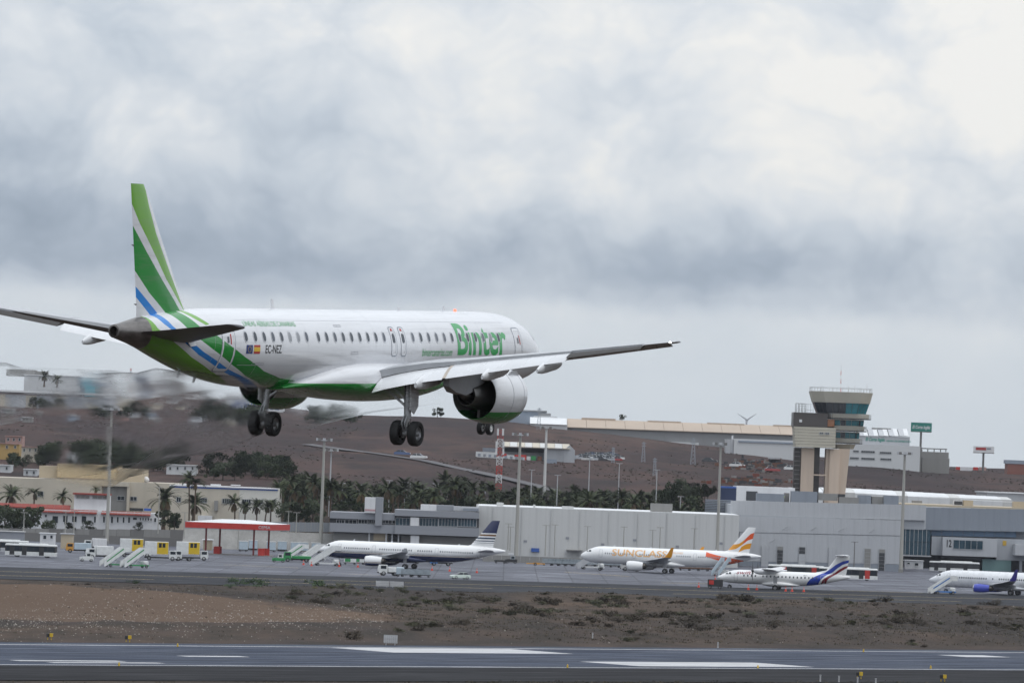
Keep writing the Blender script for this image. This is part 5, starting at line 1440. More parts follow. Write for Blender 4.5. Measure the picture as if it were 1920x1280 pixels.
# propeller airliner
ATR = [(0, .02, -.28, -.33), (-.4, .50, .05, -.75), (-1.2, .90, .42, -1.10), (-2.3, 1.22, .98, -1.28), (-3.4, 1.38, 1.28, -1.36), (-4.6, 1.435, 1.38, -1.38), (-17.0, 1.435, 1.38, -1.38), (-19.5, 1.36, 1.38, -1.18), (-22, 1.08, 1.34, -.72), (-24.5, .66, 1.20, -.12), (-26.3, .30, .98, .38), (-26.9, .10, .85, .60)]
def edge(N, z, pts):
    return rampx(N, z, pts, -30, -10, -2.0, 7.0)
def atr_stripes(N, x, z, w):
    ba = edge(N, z, [(-1.4, -18.0), (-.6, -18.4), (.2, -19.1), (1.0, -20.6), (1.5, -21.8), (2.4, -23.0), (3.2, -24.0), (3.9, -25.3), (4.2, -26.8)])
    bb = edge(N, z, [(-1.4, -20.4), (-.6, -20.7), (.2, -21.2), (.9, -22.0), (1.5, -23.2), (2.4, -24.2), (3.2, -25.3), (3.6, -26.4), (3.8, -27.6)])
    ra = edge(N, z, [(-1.4, -20.8), (-.6, -21.1), (.2, -21.6), (.8, -22.5), (1.4, -23.6), (2.2, -24.6), (2.8, -25.6), (3.2, -26.8)])
    rb = edge(N, z, [(-1.4, -21.9), (-.6, -22.1), (.2, -22.5), (.8, -23.4), (1.4, -24.3), (2.0, -25.2), (2.6, -26.2), (3.0, -27.2)])
    c = N.mix(AND(N, LT(N, x, ba), GT(N, x, bb)), w, (.012, .045, .36))
    return N.mix(AND(N, LT(N, x, ra), GT(N, x, rb)), c, (.20, .012, .020))
M_ATRF = plane_paint('paint_stripe_fuselage', atr_stripes, -12.1, 2.35)
M_SWRED = mat('dark_red_print', (.25, .012, .03), .4, var=.05)
atr, sh_ = jet(dict(name='parked_turboprop', label='white propeller airliner with blue and red stripes to its tail', fs=ATR, gear_x=-12.1, gz=2.35, at=(1456, 1105), rz=170, m_fus=M_ATRF, m_fin=M_ATRF, m_nac=M_WPAINT, m_wing=mat('turboprop_wing', (.62, .62, .63), .4, var=.06, scale=.6), m_stab=M_WPAINT,
         wing=[(0, -9.9, 2.6, 1.62, .16), (5, -9.95, 2.55, 1.66, .16), (13.4, -10.6, 1.6, 1.95, .14)], fin=[(1.15, -18.6, -26.0, .05), (1.9, -22.0, -26.1, .10), (4.75, -24.0, -26.6, .10), (5.0, -24.1, -26.7, .08)],
         stab=[(.0, -23.6, 2.6, 4.95), (3.6, -24.4, 1.6, 5.05)], gear_y=2.05, wr=.42, wheel=W_A, nose_x=-2.6, win=(-5.6, -20.6, .30), gaps=((-8.6, -8.9),), pitch=.77, doors=((-3.6, -.9, .7, .7), (-21.0, -.75, .95, .75)), cockpit=((-1.75, -2.35, .40, .76), (-2.4, -3.0, .44, .86)),
         art=(('swift', 3.1, .85, -4.0, .52, M_SWRED, .01, .35), ('EC-', .8, .25, -17.6, .62, M_BLACKPRINT, .005, 0)), ant=((-7, 1.36, .3),),
         belly=[(-9.2, .9, -1.0, -1.5), (-10.5, 1.65, -.7, -1.72), (-13, 1.85, -.6, -1.80), (-15, 1.5, -.8, -1.68), (-16.8, .8, -1.15, -1.45)]))
atr.scale = (1.07, 1.07, 1.07)
M_PROP = mat('propeller_black', (.02, .02, .022), .4, var=.1)
for s in (-1, 1):
    e = thing('engine', None, None); e.parent = atr; e.location = (12.1, s * 4.05, 2.35 + 1.28)
    mb = MB(); mb.loft([[(x, w_ * cos(2 * pi * i / 20), zc + h * sin(2 * pi * i / 20)) for i in range(20)] for x, w_, h, zc in ((-7.9, .26, .30, .05), (-8.3, .42, .50, 0), (-9.2, .48, .62, -.05), (-11, .45, .56, .02), (-12.6, .30, .32, .15), (-13.6, .08, .08, .22))]); mb.build('nacelle', M_WPAINT, e, smooth=60)
    mb = MB(); mb.lathe([(-7.3, .01), (-7.4, .14), (-7.65, .25), (-7.92, .28)], 'x', (0, 0, .05), 16); mb.build('spinner', M_PROP, e, smooth=60)
    for k in range(6):
        a = 2 * pi * k / 6 + .35; mb = MB(); RR = []
        for r, c, tw in ((.2, .10, .9), (.6, .20, .7), (1.2, .24, .5), (1.75, .20, .35), (1.96, .10, .3)):
            RR.append([(-7.65 + dx * c * sin(tw) + dn * .02, r * cos(a) - dx * c * cos(tw) * sin(a), .05 + r * sin(a) + dx * c * cos(tw) * cos(a)) for dx, dn in ((-.5, 0), (0, 1), (.5, 0), (0, -1))])
        mb.loft(RR); mb.build('propeller_blade', M_PROP, e)
# jet with blue engines at the right edge
B7 = [(0, .02, -.48, -.52), (-.5, .50, -.05, -.95), (-1.4, .98, .42, -1.35), (-2.6, 1.40, 1.10, -1.68), (-4.2, 1.74, 1.72, -1.86), (-6.2, 1.88, 1.95, -1.95), (-26, 1.88, 1.95, -1.95), (-29, 1.82, 1.95, -1.72), (-32.5, 1.45, 1.92, -.95), (-36, .9, 1.75, .0), (-38.4, .3, 1.4, .75)]
M_BLUEN = mat('violet_blue_paint', (.045, .065, .42), .35, var=.08, coat=.3); M_VIOLET = mat('violet_paint', (.055, .045, .26), .35, var=.08)
jet(dict(label='white jet with blue engines and violet winglets at the right edge', fs=B7, gear_x=-19.8, gz=3.05, at=(1902, 1115), rz=159, m_fus=M_WPAINT, m_fin=M_VIOLET, m_nac=M_BLUEN, wing=[(1.4, -13.4, 7.2, -1.15, .14), (5.6, -16.4, 4.3, -.8, .12), (12, -20.4, 2.6, -.2, .11), (16.9, -23.3, 1.5, .3, .10)],
         engine=(-11.9, 4.85, -1.75, 1.0, 3.6), nac_squash=.94, fin=[(1.6, -27.5, -36.5, .05), (2.4, -31.2, -36.6, .10), (8.4, -36.2, -38.8, .10)], stab=[(.6, -33.2, 4.0, 1.0), (7.0, -37, 1.5, 1.7)], gear_y=2.9, wr=.54, wheel=W_A, nose_x=-4.1,
         win=(-6.6, -33, .35), gaps=((-14.2, -15.0), (-15.6, -16.4)), pitch=.508, doors=((-4.6, -.75, 1.15, .85), (-32.3, -.6, 1.2, .75)), cockpit=((-1.65, -2.4, .44, .86), (-2.45, -3.1, .56, 1.02)), winglet=(2.5, .55, 1.5, M_VIOLET), tracks=((5.4, 3), (9, 2.5)), ant=((-9, 1.93, .4),),
         belly=[(-10.5, 1.2, -1.3, -1.95), (-13, 1.95, -.9, -2.2), (-18, 2.1, -.8, -2.25), (-22, 1.6, -1.1, -2.1), (-24, .9, -1.5, -1.95)]))

# ------------------------------------------------------------------ ground vehicles
W_T = wheel_mesh(.48, .28, .27, [M_TYRE, M_RIM], 16); W_S = wheel_mesh(.33, .2, .19, [M_TYRE, M_RIM], 14); W_C = wheel_mesh(.22, .12, .12, [M_TYRE, M_RIM], 10)
M_VW = mat('vehicle_white', (.66, .67, .66), .4, var=.1, scale=1.5, coat=.2); M_VG = mat('vehicle_green', (.030, .25, .075), .4, var=.12, scale=1.5); M_VY = mat('vehicle_yellow', (.62, .42, .015), .4, var=.08, scale=1.5)
M_CHAS = mat('chassis_black', (.025, .025, .027), .6, var=.2, scale=2); M_GALV = mat('galvanised_sheet', (.30, .34, .37), .45, .35, var=.2, scale=1.2); M_LBLUE = mat('pale_blue_sheet', (.42, .50, .56), .5, var=.1, scale=1)
M_VBLUE = mat('vehicle_blue', (.03, .16, .45), .45, var=.1, scale=1); M_BROWN = mat('rust_brown', (.13, .06, .035), .7, var=.25, scale=1); M_VO = mat('vehicle_orange', (.55, .26, .03), .5, var=.12, scale=1)
def wheels(o, pts, me):
    for x, y in pts:
        put(me, 'wheel', o, (x, y, max(v.co.z for v in me.vertices)))
def rbox(x0, x1, y0, y1, z0, z1, c=.1):
    """box with chamfered vertical and upper edges"""
    mb = MB()
    def ring(z, k): return [(x0 + k + c, y0 + k, z), (x1 - k - c, y0 + k, z), (x1 - k, y0 + k + c, z), (x1 - k, y1 - k - c, z), (x1 - k - c, y1 - k, z), (x0 + k + c, y1 - k, z), (x0 + k, y1 - k - c, z), (x0 + k, y0 + k + c, z)]
    return mb.loft([ring(z0, 0), ring(z1 - c, 0), ring(z1, c * .8)])
STEP_ME = MB().box(-.16, .16, -.78, .78, -.03, .03).mesh('step', [M_PALEG])
def stairs(label, u, v, rz, accent=None, H=3.4, panel=None, group=None):
    o = thing('passenger_stairs', label, 'stairs', gp(u, v), radians(rz), group)
    n = 14; L = H * 1.45; pm = panel or M_VW
    for i in range(n):
        t = (i + .5) / n; put(STEP_ME, 'step', o, (.3 + L * t, 0, .35 + (H - .35) * t))
    for s in (-1, 1):
        mb = MB(); mb.prism([(.0, .15), (.35, .15), (L + .4, H - .15), (L + .4, H + .95), (L, H + .95), (.0, 1.15)], s * .86, s * .92); pn = mb.build('side_panel', pm, o)
        if accent:
            mb = MB(); mb.prism([(.6, 1.05), (.6, 1.32), (L, H + .75), (L, H + .45)], s * .925, s * .94); mb.build('stripe', accent, pn)
        mb = MB(); mb.tube((.0, s * .89, 1.22), (L + .1, s * .89, H + 1.05), .04, .04, 6); mb.tube((L + .1, s * .89, H + 1.05), (L + 1.7, s * .89, H + 1.05), .04, .04, 6); mb.build('handrail', M_PALEG, pn)
        mb = MB(); mb.prism([(L + .45, H), (L + 1.8, H), (L + 1.8, H + .95), (L + .45, H + .95)], s * .86, s * .90); mb.build('platform_panel', pm, o)
        mb = MB(); mb.bar((L * .95, s * .8, H - .2), (L * .55, s * .8, .7), .09, .09); mb.bar((L * .62, s * .8, H * .55), (L + 1.2, s * .8, .7), .09, .09); mb.build('support', M_PALEG, o)
    mb = MB(); mb.box(L + .3, L + 1.8, -.9, .9, H - .1, H); mb.build('platform', M_PALEG, o)
    mb = MB(); mb.box(1.2, L + 1.6, -.75, .75, .42, .70); mb.build('chassis', M_VW if not accent else accent, o)
    mb = rbox(L + .2, L + 1.5, -.7, .7, .7, 1.5, .12); mb.build('engine_box', M_VW, o)
    wheels(o, [(1.7, -.8), (1.7, .8), (L + .9, -.8), (L + .9, .8)], W_S)
    return o
def bus(label, u, v, rz, L=12.0, stripe=None, win=None, low=None, group=None):
    o = thing('apron_bus', label, 'bus', gp(u, v), radians(rz), group)
    rbox(-L / 2, L / 2, -1.3, 1.3, .35, 1.25, .15).build('lower_body', low or M_VW, o)
    rbox(-L / 2 + .04, L / 2 - .06, -1.27, 1.27, 1.253, 2.55, .12).build('cabin', M_CHAS, o)
    rbox(-L / 2, L / 2, -1.3, 1.3, 2.553, 2.95, .18).build('roof', M_VW, o)
    rbox(-L / 2 + 2, L / 2 - 3, -.9, .9, 2.953, 3.15, .1).build('roof_unit', M_VW, o)
    n = int(L / 1.5)
    for s in (-1, 1):
        for i in range(n):
            a = -L / 2 + .25 + (L - .5) * i / n; b = -L / 2 + .25 + (L - .5) * (i + 1) / n
            if stripe and i in (1, n - 3):
                mb = MB(); mb.box(a + .1, b - .2, min(s * 1.275, s * 1.31), max(s * 1.275, s * 1.31), .5, 2.55); mb.build('coloured_panel', stripe, o)
            else:
                mb = MB(); mb.box(a + .05, b - .05, min(s * 1.272, s * 1.285), max(s * 1.272, s * 1.285), 1.35, 2.48); mb.build('pane', win or M_WGLASS, o)
        for x in (-L * .22, L * .12, L * .36):
            mb = MB(); mb.box(x - .55, x + .55, min(s * 1.302, s * 1.315), max(s * 1.302, s * 1.315), .45, 2.4); d = mb.build('door', M_CHAS, o)
    mb = MB(); mb.box(L / 2 - .055, L / 2 + .01, -1.1, 1.1, 1.3, 2.5); mb.build('windscreen', win or M_WGLASS, o)
    wheels(o, [(-L * .32, -1.12), (-L * .32, 1.12), (L * .27, -1.12), (L * .27, 1.12)], W_T)
    return o
def cab_mesh(o, x0, L, w, z0, h, m):
    """forward-control cab, front towards +x"""
    mb = MB(); mb.prism([(x0, z0), (x0 + L, z0), (x0 + L, z0 + h * .5), (x0 + L - .22, z0 + h), (x0, z0 + h)], -w, w); c = mb.build('cab', m, o)
    mb = MB(); mb.add([(x0 + L + .004 - .02, -w + .12, z0 + h * .53), (x0 + L + .004 - .02, w - .12, z0 + h * .53), (x0 + L - .19, w - .12, z0 + h * .93), (x0 + L - .19, -w + .12, z0 + h * .93)], [(0, 1, 2, 3)]); mb.build('windscreen', M_WGLASS, c)
    for s in (-1, 1):
        mb = MB(); mb.box(x0 + .25, x0 + L - .35, min(s * (w + .003), s * (w + .02)), max(s * (w + .003), s * (w + .02)), z0 + h * .52, z0 + h * .9); mb.build('side_window', M_WGLASS, c)
    mb = MB(); mb.box(x0 + L + .003, x0 + L + .12, -w, w, z0 - .05, z0 + .22); mb.build('bumper', M_CHAS, c)
    return c
def truck(label, u, v, rz, L=6.5, body=None, bodyh=2.2, zb=.95, cabm=None, group=None, name='service_truck', cat='truck', front=None):
    o = thing(name, label, cat, gp(u, v), radians(rz), group)
    mb = MB(); mb.box(-L / 2, L / 2 - .2, -.45, .45, .5, .8); mb.build('chassis', M_CHAS, o)
    cab_mesh(o, L / 2 - 1.8, 1.8, 1.05, .55, 1.75, cabm or M_VW)
    if body is not None:
        bd = rbox(-L / 2, L / 2 - 2.0, -1.15, 1.15, zb, zb + bodyh, .06).build('body', body, o)
        if front is not None:                               # coloured half with two windows, as on the lift trucks
            a, b = front
            for s in (-1, 1):
                mb = MB(); mb.box(a, b, min(s * 1.153, s * 1.18), max(s * 1.153, s * 1.18), zb + .1, zb + bodyh - .08); p = mb.build('yellow_panel', M_VY, o)
                for k in range(2):
                    c = a + (b - a) * (.15 + .33 * k)
                    mb = MB(); mb.box(c, c + (b - a) * .26, min(s * 1.183, s * 1.20), max(s * 1.183, s * 1.20), zb + bodyh * .55, zb + bodyh * .9); mb.build('pane', M_WGLASS, p)
    wheels(o, [(-L / 2 + 1.1, -.95), (-L / 2 + 1.1, .95), (L / 2 - 1.0, -.95), (L / 2 - 1.0, .95)], W_T)
    return o
def liftbox(label, u, v, rz, yl=True, cabs=True):
    return truck(label, u, v, rz, 7.4, M_VW, 2.9, 1.35, None, 'lift trucks with yellow cabins', 'lift_truck', 'truck', (-.9, 1.65))
def tug(label, u, v, rz, m=None, m2=None, group=None):
    o = thing('baggage_tractor', label, 'tractor', gp(u, v), radians(rz), group)
    mb = MB(); mb.prism([(-1.5, .35), (1.5, .35), (1.5, .95), (.4, 1.1), (.25, 1.05), (-1.5, 1.05)], -.7, .7); b = mb.build('body', m or M_VG, o)
    mb = MB(); mb.prism([(-.9, 1.053), (.2, 1.053), (.0, 1.85), (-.85, 1.85)], -.62, .62); c = mb.build('cab', m2 or M_VW, o)
    for s in (-1, 1):
        mb = MB(); mb.box(-.75, -.02, min(s * .623, s * .635), max(s * .623, s * .635), 1.2, 1.75); mb.build('side_window', M_WGLASS, c)
    mb = MB(); mb.box(-.95, .1, -.66, .66, 1.853, 1.92); mb.build('roof', M_VW, c)
    wheels(o, [(-1.0, -.62), (-1.0, .62), (1.0, -.62), (1.0, .62)], W_S)
    return o
def cart(label, u, v, rz, kind='flat', m=None, group=None, n=1):
    o = thing('baggage_cart', label, 'cart', gp(u, v), radians(rz), group)
    mb = MB(); mb.box(-1.5, 1.5, -.75, .75, .42, .56); mb.build('deck', M_CHAS, o)
    mb = MB(); mb.bar((1.5, 0, .48), (2.3, 0, .35), .08, .08); mb.build('tow_bar', M_CHAS, o)
    if kind == 'box':
        rbox(-1.42, 1.42, -.7, .7, .563, 1.95, .06).build('hood', m or M_GALV, o)
        for s in (-1, 1):
            mb = MB(); mb.box(-1.2, .1, min(s * .703, s * .72), max(s * .703, s * .72), .7, 1.75); mb.build('curtain', M_VG if m is M_VW else M_CHAS, o)
    elif kind == 'mesh':
        for x in (-1.42, 1.42):
            mb = MB(); mb.box(x - .03, x + .03, -.7, .7, .563, 1.75); mb.build('end_panel', M_GALV, o)
        mb = MB(); mb.box(-1.38, 1.38, .66, .70, .6, 1.7); mb.build('side_panel', M_GALV, o)
        mb = MB(); mb.box(-1.38, 1.38, -.70, -.66, .6, 1.25); mb.build('side_panel', M_GALV, o)
    else:
        for s in (-1, 1):
            mb = MB(); mb.box(-1.5, 1.5, min(s * .70, s * .75), max(s * .70, s * .75), .563, .80); mb.build('rail', m or M_GALV, o)
    wheels(o, [(-1.05, -.6), (-1.05, .6), (1.05, -.6), (1.05, .6)], W_C)
    return o
def sedan(label, u=None, v=None, rz=0, m=None, loc=None, group=None, parts=True, sc=1.0):
    o = thing('car', label, 'car', loc if loc is not None else gp(u, v), radians(rz), group)
    me = car_meshes(m or M_VW)
    for nme, q in me:
        put(q, nme, o)
    if parts:
        wheels(o, [(-1.25, -.78), (-1.25, .78), (1.3, -.78), (1.3, .78)], W_S)
    o.scale = (sc, sc, sc)
    return o
_carc = {}
def car_meshes(m):
    if m.name in _carc: return _carc[m.name]
    out = []
    mb = MB(); prof = [(-2.1, .28), (2.1, .28), (2.15, .62), (1.95, .82), (.95, .92), (-1.75, .95), (-2.1, .80)]
    mb.loft([[(x, -.86 if z < .9 else -.82, z) for x, z in prof], [(x, .86 if z < .9 else .82, z) for x, z in prof]]); out.append(('body', mb.mesh('body', [m])))
    mb = MB(); mb.loft([[(1.05, -.78, .91), (-1.75, -.78, .93), (-1.75, .78, .93), (1.05, .78, .91)], [(.30, -.62, 1.42), (-1.15, -.62, 1.42), (-1.15, .62, 1.42), (.30, .62, 1.42)]]); out.append(('glasshouse', mb.mesh('glasshouse', [M_WGLASS])))
    mb = MB(); mb.box(-1.2, .34, -.66, .66, 1.423, 1.47); out.append(('roof', mb.mesh('roof', [m])))
    for s in (-1, 1):
        mb = MB(); mb.box(2.05, 2.16, s * .66 - .16, s * .66 + .16, .60, .74); out.append(('headlight', mb.mesh('headlight', [M_FRAMEW])))
        mb = MB(); mb.bar((-.42, s * .80, .95), (-.42, s * .64, 1.43), .09, .05); out.append(('pillar', mb.mesh('pillar', [m])))
    _carc[m.name] = out
    return out
CONE = MB().box(-.2, .2, -.2, .2, 0, .04).lathe([(.04, .17), (.35, .10)], 'z', n=10).lathe([(.50, .065), (.75, .02)], 'z', n=10)
CONE_ME = CONE.mesh('cone_body', [mat('cone_red', (.60, .06, .03), .6, var=.1)]); BAND_ME = MB().lathe([(.35, .102), (.50, .067)], 'z', n=10).mesh('cone_band', [M_WHITE])
def cone(label, u, v, sc=1.5):
    o = thing('traffic_cone', label, 'cone', gp(u, v), 0, 'traffic cones on the apron'); put(CONE_ME, 'cone_body', o); put(BAND_ME, 'reflective_band', o); o.scale = (sc, sc, sc)

bus('white apron bus with blue marks at the left edge', 58, 1044, 176, 11.5, low=M_VW)
bus('second white apron bus half hidden at the left edge', 8, 1036, 178, 11.0, low=M_PALEG)
bus('white and red apron bus behind the propeller airliner, nearer the nose', 1492, 1082, 176, 13.5, stripe=M_RED)
bus('white and red apron bus behind the tail of the propeller airliner', 1590, 1087, 178, 14.0, stripe=M_RED)
bus('long black windowed bus by the glass corner of the terminal', 1789, 1073, 176, 13.5, low=M_VW, win=M_DGREY)
stairs('left one of two green striped stairs standing alone on the apron', 191, 1062, 38, M_VG, 3.3); stairs('right one of two green striped stairs standing alone on the apron', 229, 1063.5, 38, M_VG, 3.3)
stairs('white stairs at the nose of the navy bellied jet', 581, 1059, 14, None, 3.6); stairs('grey stairs at the nose of the orange lettered jet', 1081, 1066, 14, None, 3.6, M_PALEG)
stairs('narrow grey stairs at the rear door of the orange lettered jet', 1340, 1079.5, 62, None, 3.5, M_LBLUE); stairs('white stairs with a blue stripe at the nose of the blue engined jet', 1742, 1112.5, 16, M_VBLUE, 3.0)
stairs('white and green stairs parked behind the green tractor', 532, 1050, 30, M_VG, 3.0); stairs('plain pale stairs parked left of the navy bellied jet stairs', 566, 1050, 30, None, 3.0)
liftbox('yellow and white lift truck behind the green striped stairs', 254, 1044, 4); liftbox('yellow and white lift truck in the middle of three', 301, 1050, 4); liftbox('yellow and white lift truck nearest the fuel canopy', 360, 1050, 4)
truck('white box van with a dark windscreen left of the green striped stairs', 186, 1047, 200, 6, M_VW, 2.0, .9); truck('white van parked against the concrete wall', 178, 1030, 190, 5.5, M_WWALL, 2.0, .8)
truck('small white tanker lorry with orange chassis by the tan hut', 147, 1036, 185, 6, M_LBLUE, 1.5, .9, M_VO); tug('white tow tractor standing left of the white box van', 162, 1052, 190, M_VW, M_VW)
truck('small white pickup between two yellow lift trucks', 344, 1051, 190, 4.6, None); tug('green and white tractor right of the fuel canopy', 522, 1053.5, 184, M_VG, M_VW)
truck('green belt loader among the parked stairs', 557, 1053, 184, 6.5, M_VG, .6, .85, M_VG)
for k, (u, v) in enumerate(((508, 1034), (529, 1033), (553, 1035), (569, 1035), (592, 1036), (474, 1031), (456, 1033))):
    o = thing('air_unit', 'pale blue ground air unit in the row beyond the fuel canopy', 'ground unit', gp(u, v), radians(8), 'pale blue ground units')
    rbox(-1.1, 1.1, -.8, .8, .5, 2.5, .1).build('housing', M_LBLUE, o); mb = MB(); mb.box(-1.2, 1.2, -.85, .85, 2.503, 2.7); mb.build('lid', M_VW, o); mb = MB(); mb.box(-1.2, 1.2, -.7, .7, .3, .497); mb.build('chassis', M_CHAS, o)
    wheels(o, [(-.8, -.7), (-.8, .7), (.8, -.7), (.8, .7)], W_C)
for u, l in ((656, 'first'), (673, 'second'), (689, 'third')):
    cart(l + ' green and white curtained cart under the navy bellied jet', u, 1058, 3, 'box', M_VW, 'curtained carts under the jet')
truck('white ramp tractor with a green mark pulling galvanised carts', 729, 1078.5, 190, 4.6, M_VW, 1.0, .8)
o = thing('water_tank', 'pale blue tank trailer behind the white ramp tractor', 'trailer', gp(750, 1080), radians(8)); rbox(-.8, .8, -.7, .7, .5, 2.0, .15).build('tank', M_LBLUE, o); mb = MB(); mb.box(-.9, .9, -.6, .6, .34, .497); mb.build('chassis', M_CHAS, o); wheels(o, [(-.5, -.6), (-.5, .6), (.5, -.6), (.5, .6)], W_C)
for u, l in ((764, 'first'), (779, 'middle'), (794, 'last')):
    cart(l + ' galvanised baggage cart in the train behind the white ramp tractor', u, 1081 + (u - 764) * .03, 183, 'mesh', None, 'galvanised cart train')
sedan('white and green airport car crossing the apron alone', 863, 1085, 205, mat('car_white_green', (.60, .68, .62), .3, var=.05, coat=.5))
truck('white and blue service truck under the tail of the navy bellied jet', 827, 1060, 184, 5.5, M_VW, 1.4, .8, M_VBLUE); truck('low white lorry under the rear of the navy bellied jet', 797, 1057, 184, 6, M_VW, .9, .8)
tug('dark tow tractor beside the middle floodlight mast', 958, 1055.5, 184, M_CHAS, M_GALV); cart('dark flat trailer behind the dark tow tractor', 938, 1055.5, 4, 'flat', M_CHAS)
hut('white switch cabinet behind the middle floodlight mast', 955, 965, 1039, 1050, M_WWALL)
o = thing('tow_bar', 'long orange tow bar lying on wheels near the orange lettered jet', 'tow bar', gp(1005, 1059.5), radians(3)); mb = MB(); mb.tube((-2.4, 0, .45), (2.2, 0, .45), .12, .12, 8); mb.build('bar', M_VO, o); mb = MB(); mb.box(-.7, .9, -.35, .35, .25, .7); mb.build('cradle', M_VO, o); wheels(o, [(-.2, -.5), (-.2, .5)], W_S)
for i in range(5):
    cart('grey baggage dolly in the row left of the orange lettered jet', 1028 + i * 13, 1059.5 + i * .4, 3, 'mesh', None, 'grey dollies left of the orange lettered jet')
for i in range(5):
    cart('grey baggage dolly in the row under the nose of the orange lettered jet', 1108 + i * 15, 1062 + i * .45, 3, 'mesh', None, 'grey dollies under the orange lettered jet')
truck('tan loader standing by the engine of the orange lettered jet', 1183, 1070, 184, 5, M_TAN2, .7, .8, M_PALE)
for i in range(4):
    cart('red brown flat dolly under the rear of the orange lettered jet', 1284 + i * 17, 1069 + i * .5, 3, 'flat', M_BROWN, 'red brown dollies')
truck('white van parked beyond the red brown dollies', 1312, 1064, 184, 5, M_VW, 1.3, .7); truck('red van parked beyond the red brown dollies', 1272, 1063, 184, 5, M_RED, 1.2, .7)
truck('white lorry parked by the tall service doors', 1643, 1065, 185, 4.6, M_VW, 1.2, .9); truck('yellow and white lift truck behind the black windowed bus', 1783, 1060, 184, 6, M_VW, 3.0, 1.6, None, None, 'lift_truck', 'truck', (-.2, .9))
o = thing('ground_power_unit', 'dark power unit with a red front at the nose of the propeller airliner', 'ground unit', gp(1340, 1103), radians(176)); rbox(-1.7, 1.5, -.8, .8, .45, 2.0, .08).build('housing', M_CHAS, o); mb = MB(); mb.box(.2, 1.2, .803, .83, .9, 1.8); mb.build('red_panel', M_RED, o); mb = MB(); mb.box(1.503, 1.53, -.5, .5, .9, 1.8); mb.build('red_panel', M_RED, o); mb = MB(); mb.bar((-1.7, 0, .5), (-2.9, 0, .35), .1, .1); mb.build('tow_bar', M_CHAS, o); wheels(o, [(-1.1, -.7), (-1.1, .7), (1.0, -.7), (1.0, .7)], W_S)
for l, u, v in (('left of the navy jet stairs', 569, 1058.5), ('at the foot of the navy jet stairs', 584, 1060.5), ('right of the navy jet nose wheel', 636, 1062), ('below the navy jet forward belly', 671, 1063), ('right of the galvanised cart train', 810, 1069), ('left of the white and green car', 843, 1070.5), ('right of the white and green car', 894, 1073.5),
                ('alone left of the dark power unit', 1310, 1100.5), ('behind the nose wheel of the propeller airliner', 1403, 1105), ('ahead of the propeller airliner main wheels', 1419, 1105.5), ('just behind the propeller airliner main wheels', 1473, 1108), ('between two cones behind the propeller airliner wheels', 1485, 1108.5), ('under the blue stripe of the propeller airliner', 1507, 1109), ('below the rear stairs of the orange lettered jet', 1341, 1087)):
    cone('red and white traffic cone ' + l, u, v)

# ------------------------------------------------------------------ people in safety vests
def person_mesh():
    sk = [((0, 0, .95), .15), ((0, 0, 1.15), .15), ((0, 0, 1.38), .17), ((0, 0, 1.50), .065), ((0, 0, 1.62), .095), ((0, .02, 1.72), .09),
          ((.19, 0, 1.40), .075), ((.25, .03, 1.15), .055), ((.24, .12, .93), .042), ((-.19, 0, 1.40), .075), ((-.26, 0, 1.15), .055), ((-.27, .06, .92), .042),
          ((.10, 0, .88), .10), ((.11, .02, .48), .072), ((.11, -.02, .07), .05), ((.11, .14, .03), .04), ((-.10, 0, .88), .10), ((-.12, .02, .48), .072), ((-.12, -.02, .07), .05), ((-.12, .14, .03), .04)]
    ed = [(0, 1), (1, 2), (2, 3), (3, 4), (4, 5), (2, 6), (6, 7), (7, 8), (2, 9), (9, 10), (10, 11), (0, 12), (12, 13), (13, 14), (14, 15), (0, 16), (16, 17), (17, 18), (18, 19)]
    me = bpy.data.meshes.new('person'); me.from_pydata([p for p, r in sk], ed, [])
    ob = bpy.data.objects.new('person', me); COL.objects.link(ob)
    md = ob.modifiers.new('skin', 'SKIN'); ob.modifiers.new('sub', 'SUBSURF').levels = 1
    for i, (p, r) in enumerate(sk):
        me.skin_vertices[0].data[i].radius = (r, r)
    me.skin_vertices[0].data[0].use_root = True
    bpy.context.view_layer.update()
    out = bpy.data.meshes.new_from_object(ob.evaluated_get(bpy.context.evaluated_depsgraph_get()))
    bpy.data.objects.remove(ob)
    m = [mat('trousers_navy', (.03, .035, .06), .8), mat('vest_lime', (.45, .62, .04), .7, var=.1), mat('skin_tone', (.38, .22, .15), .6, var=.05), mat('hair_dark', (.03, .025, .02), .7)]
    out.materials.clear()
    for q in m: out.materials.append(q)
    for f in out.polygons:
        z = f.center.z; x = abs(f.center.x)
        f.material_index = 3 if z > 1.72 else (2 if z > 1.46 or (x > .2 and z < 1.0) else (1 if z > .85 else 0)); f.use_smooth = True
    return out
PERSON = person_mesh()
put_p = lambda label, loc, rz: tag(put(PERSON, 'person', None, loc, rz), label, 'person')
put_p('person in a lime safety vest standing on the service hall roof', at(1469, 939.5, 1500), 2.6)
p_ = gp(1524, 1076); put_p('person in a lime safety vest standing beyond the white and red buses', p_, 2.2)

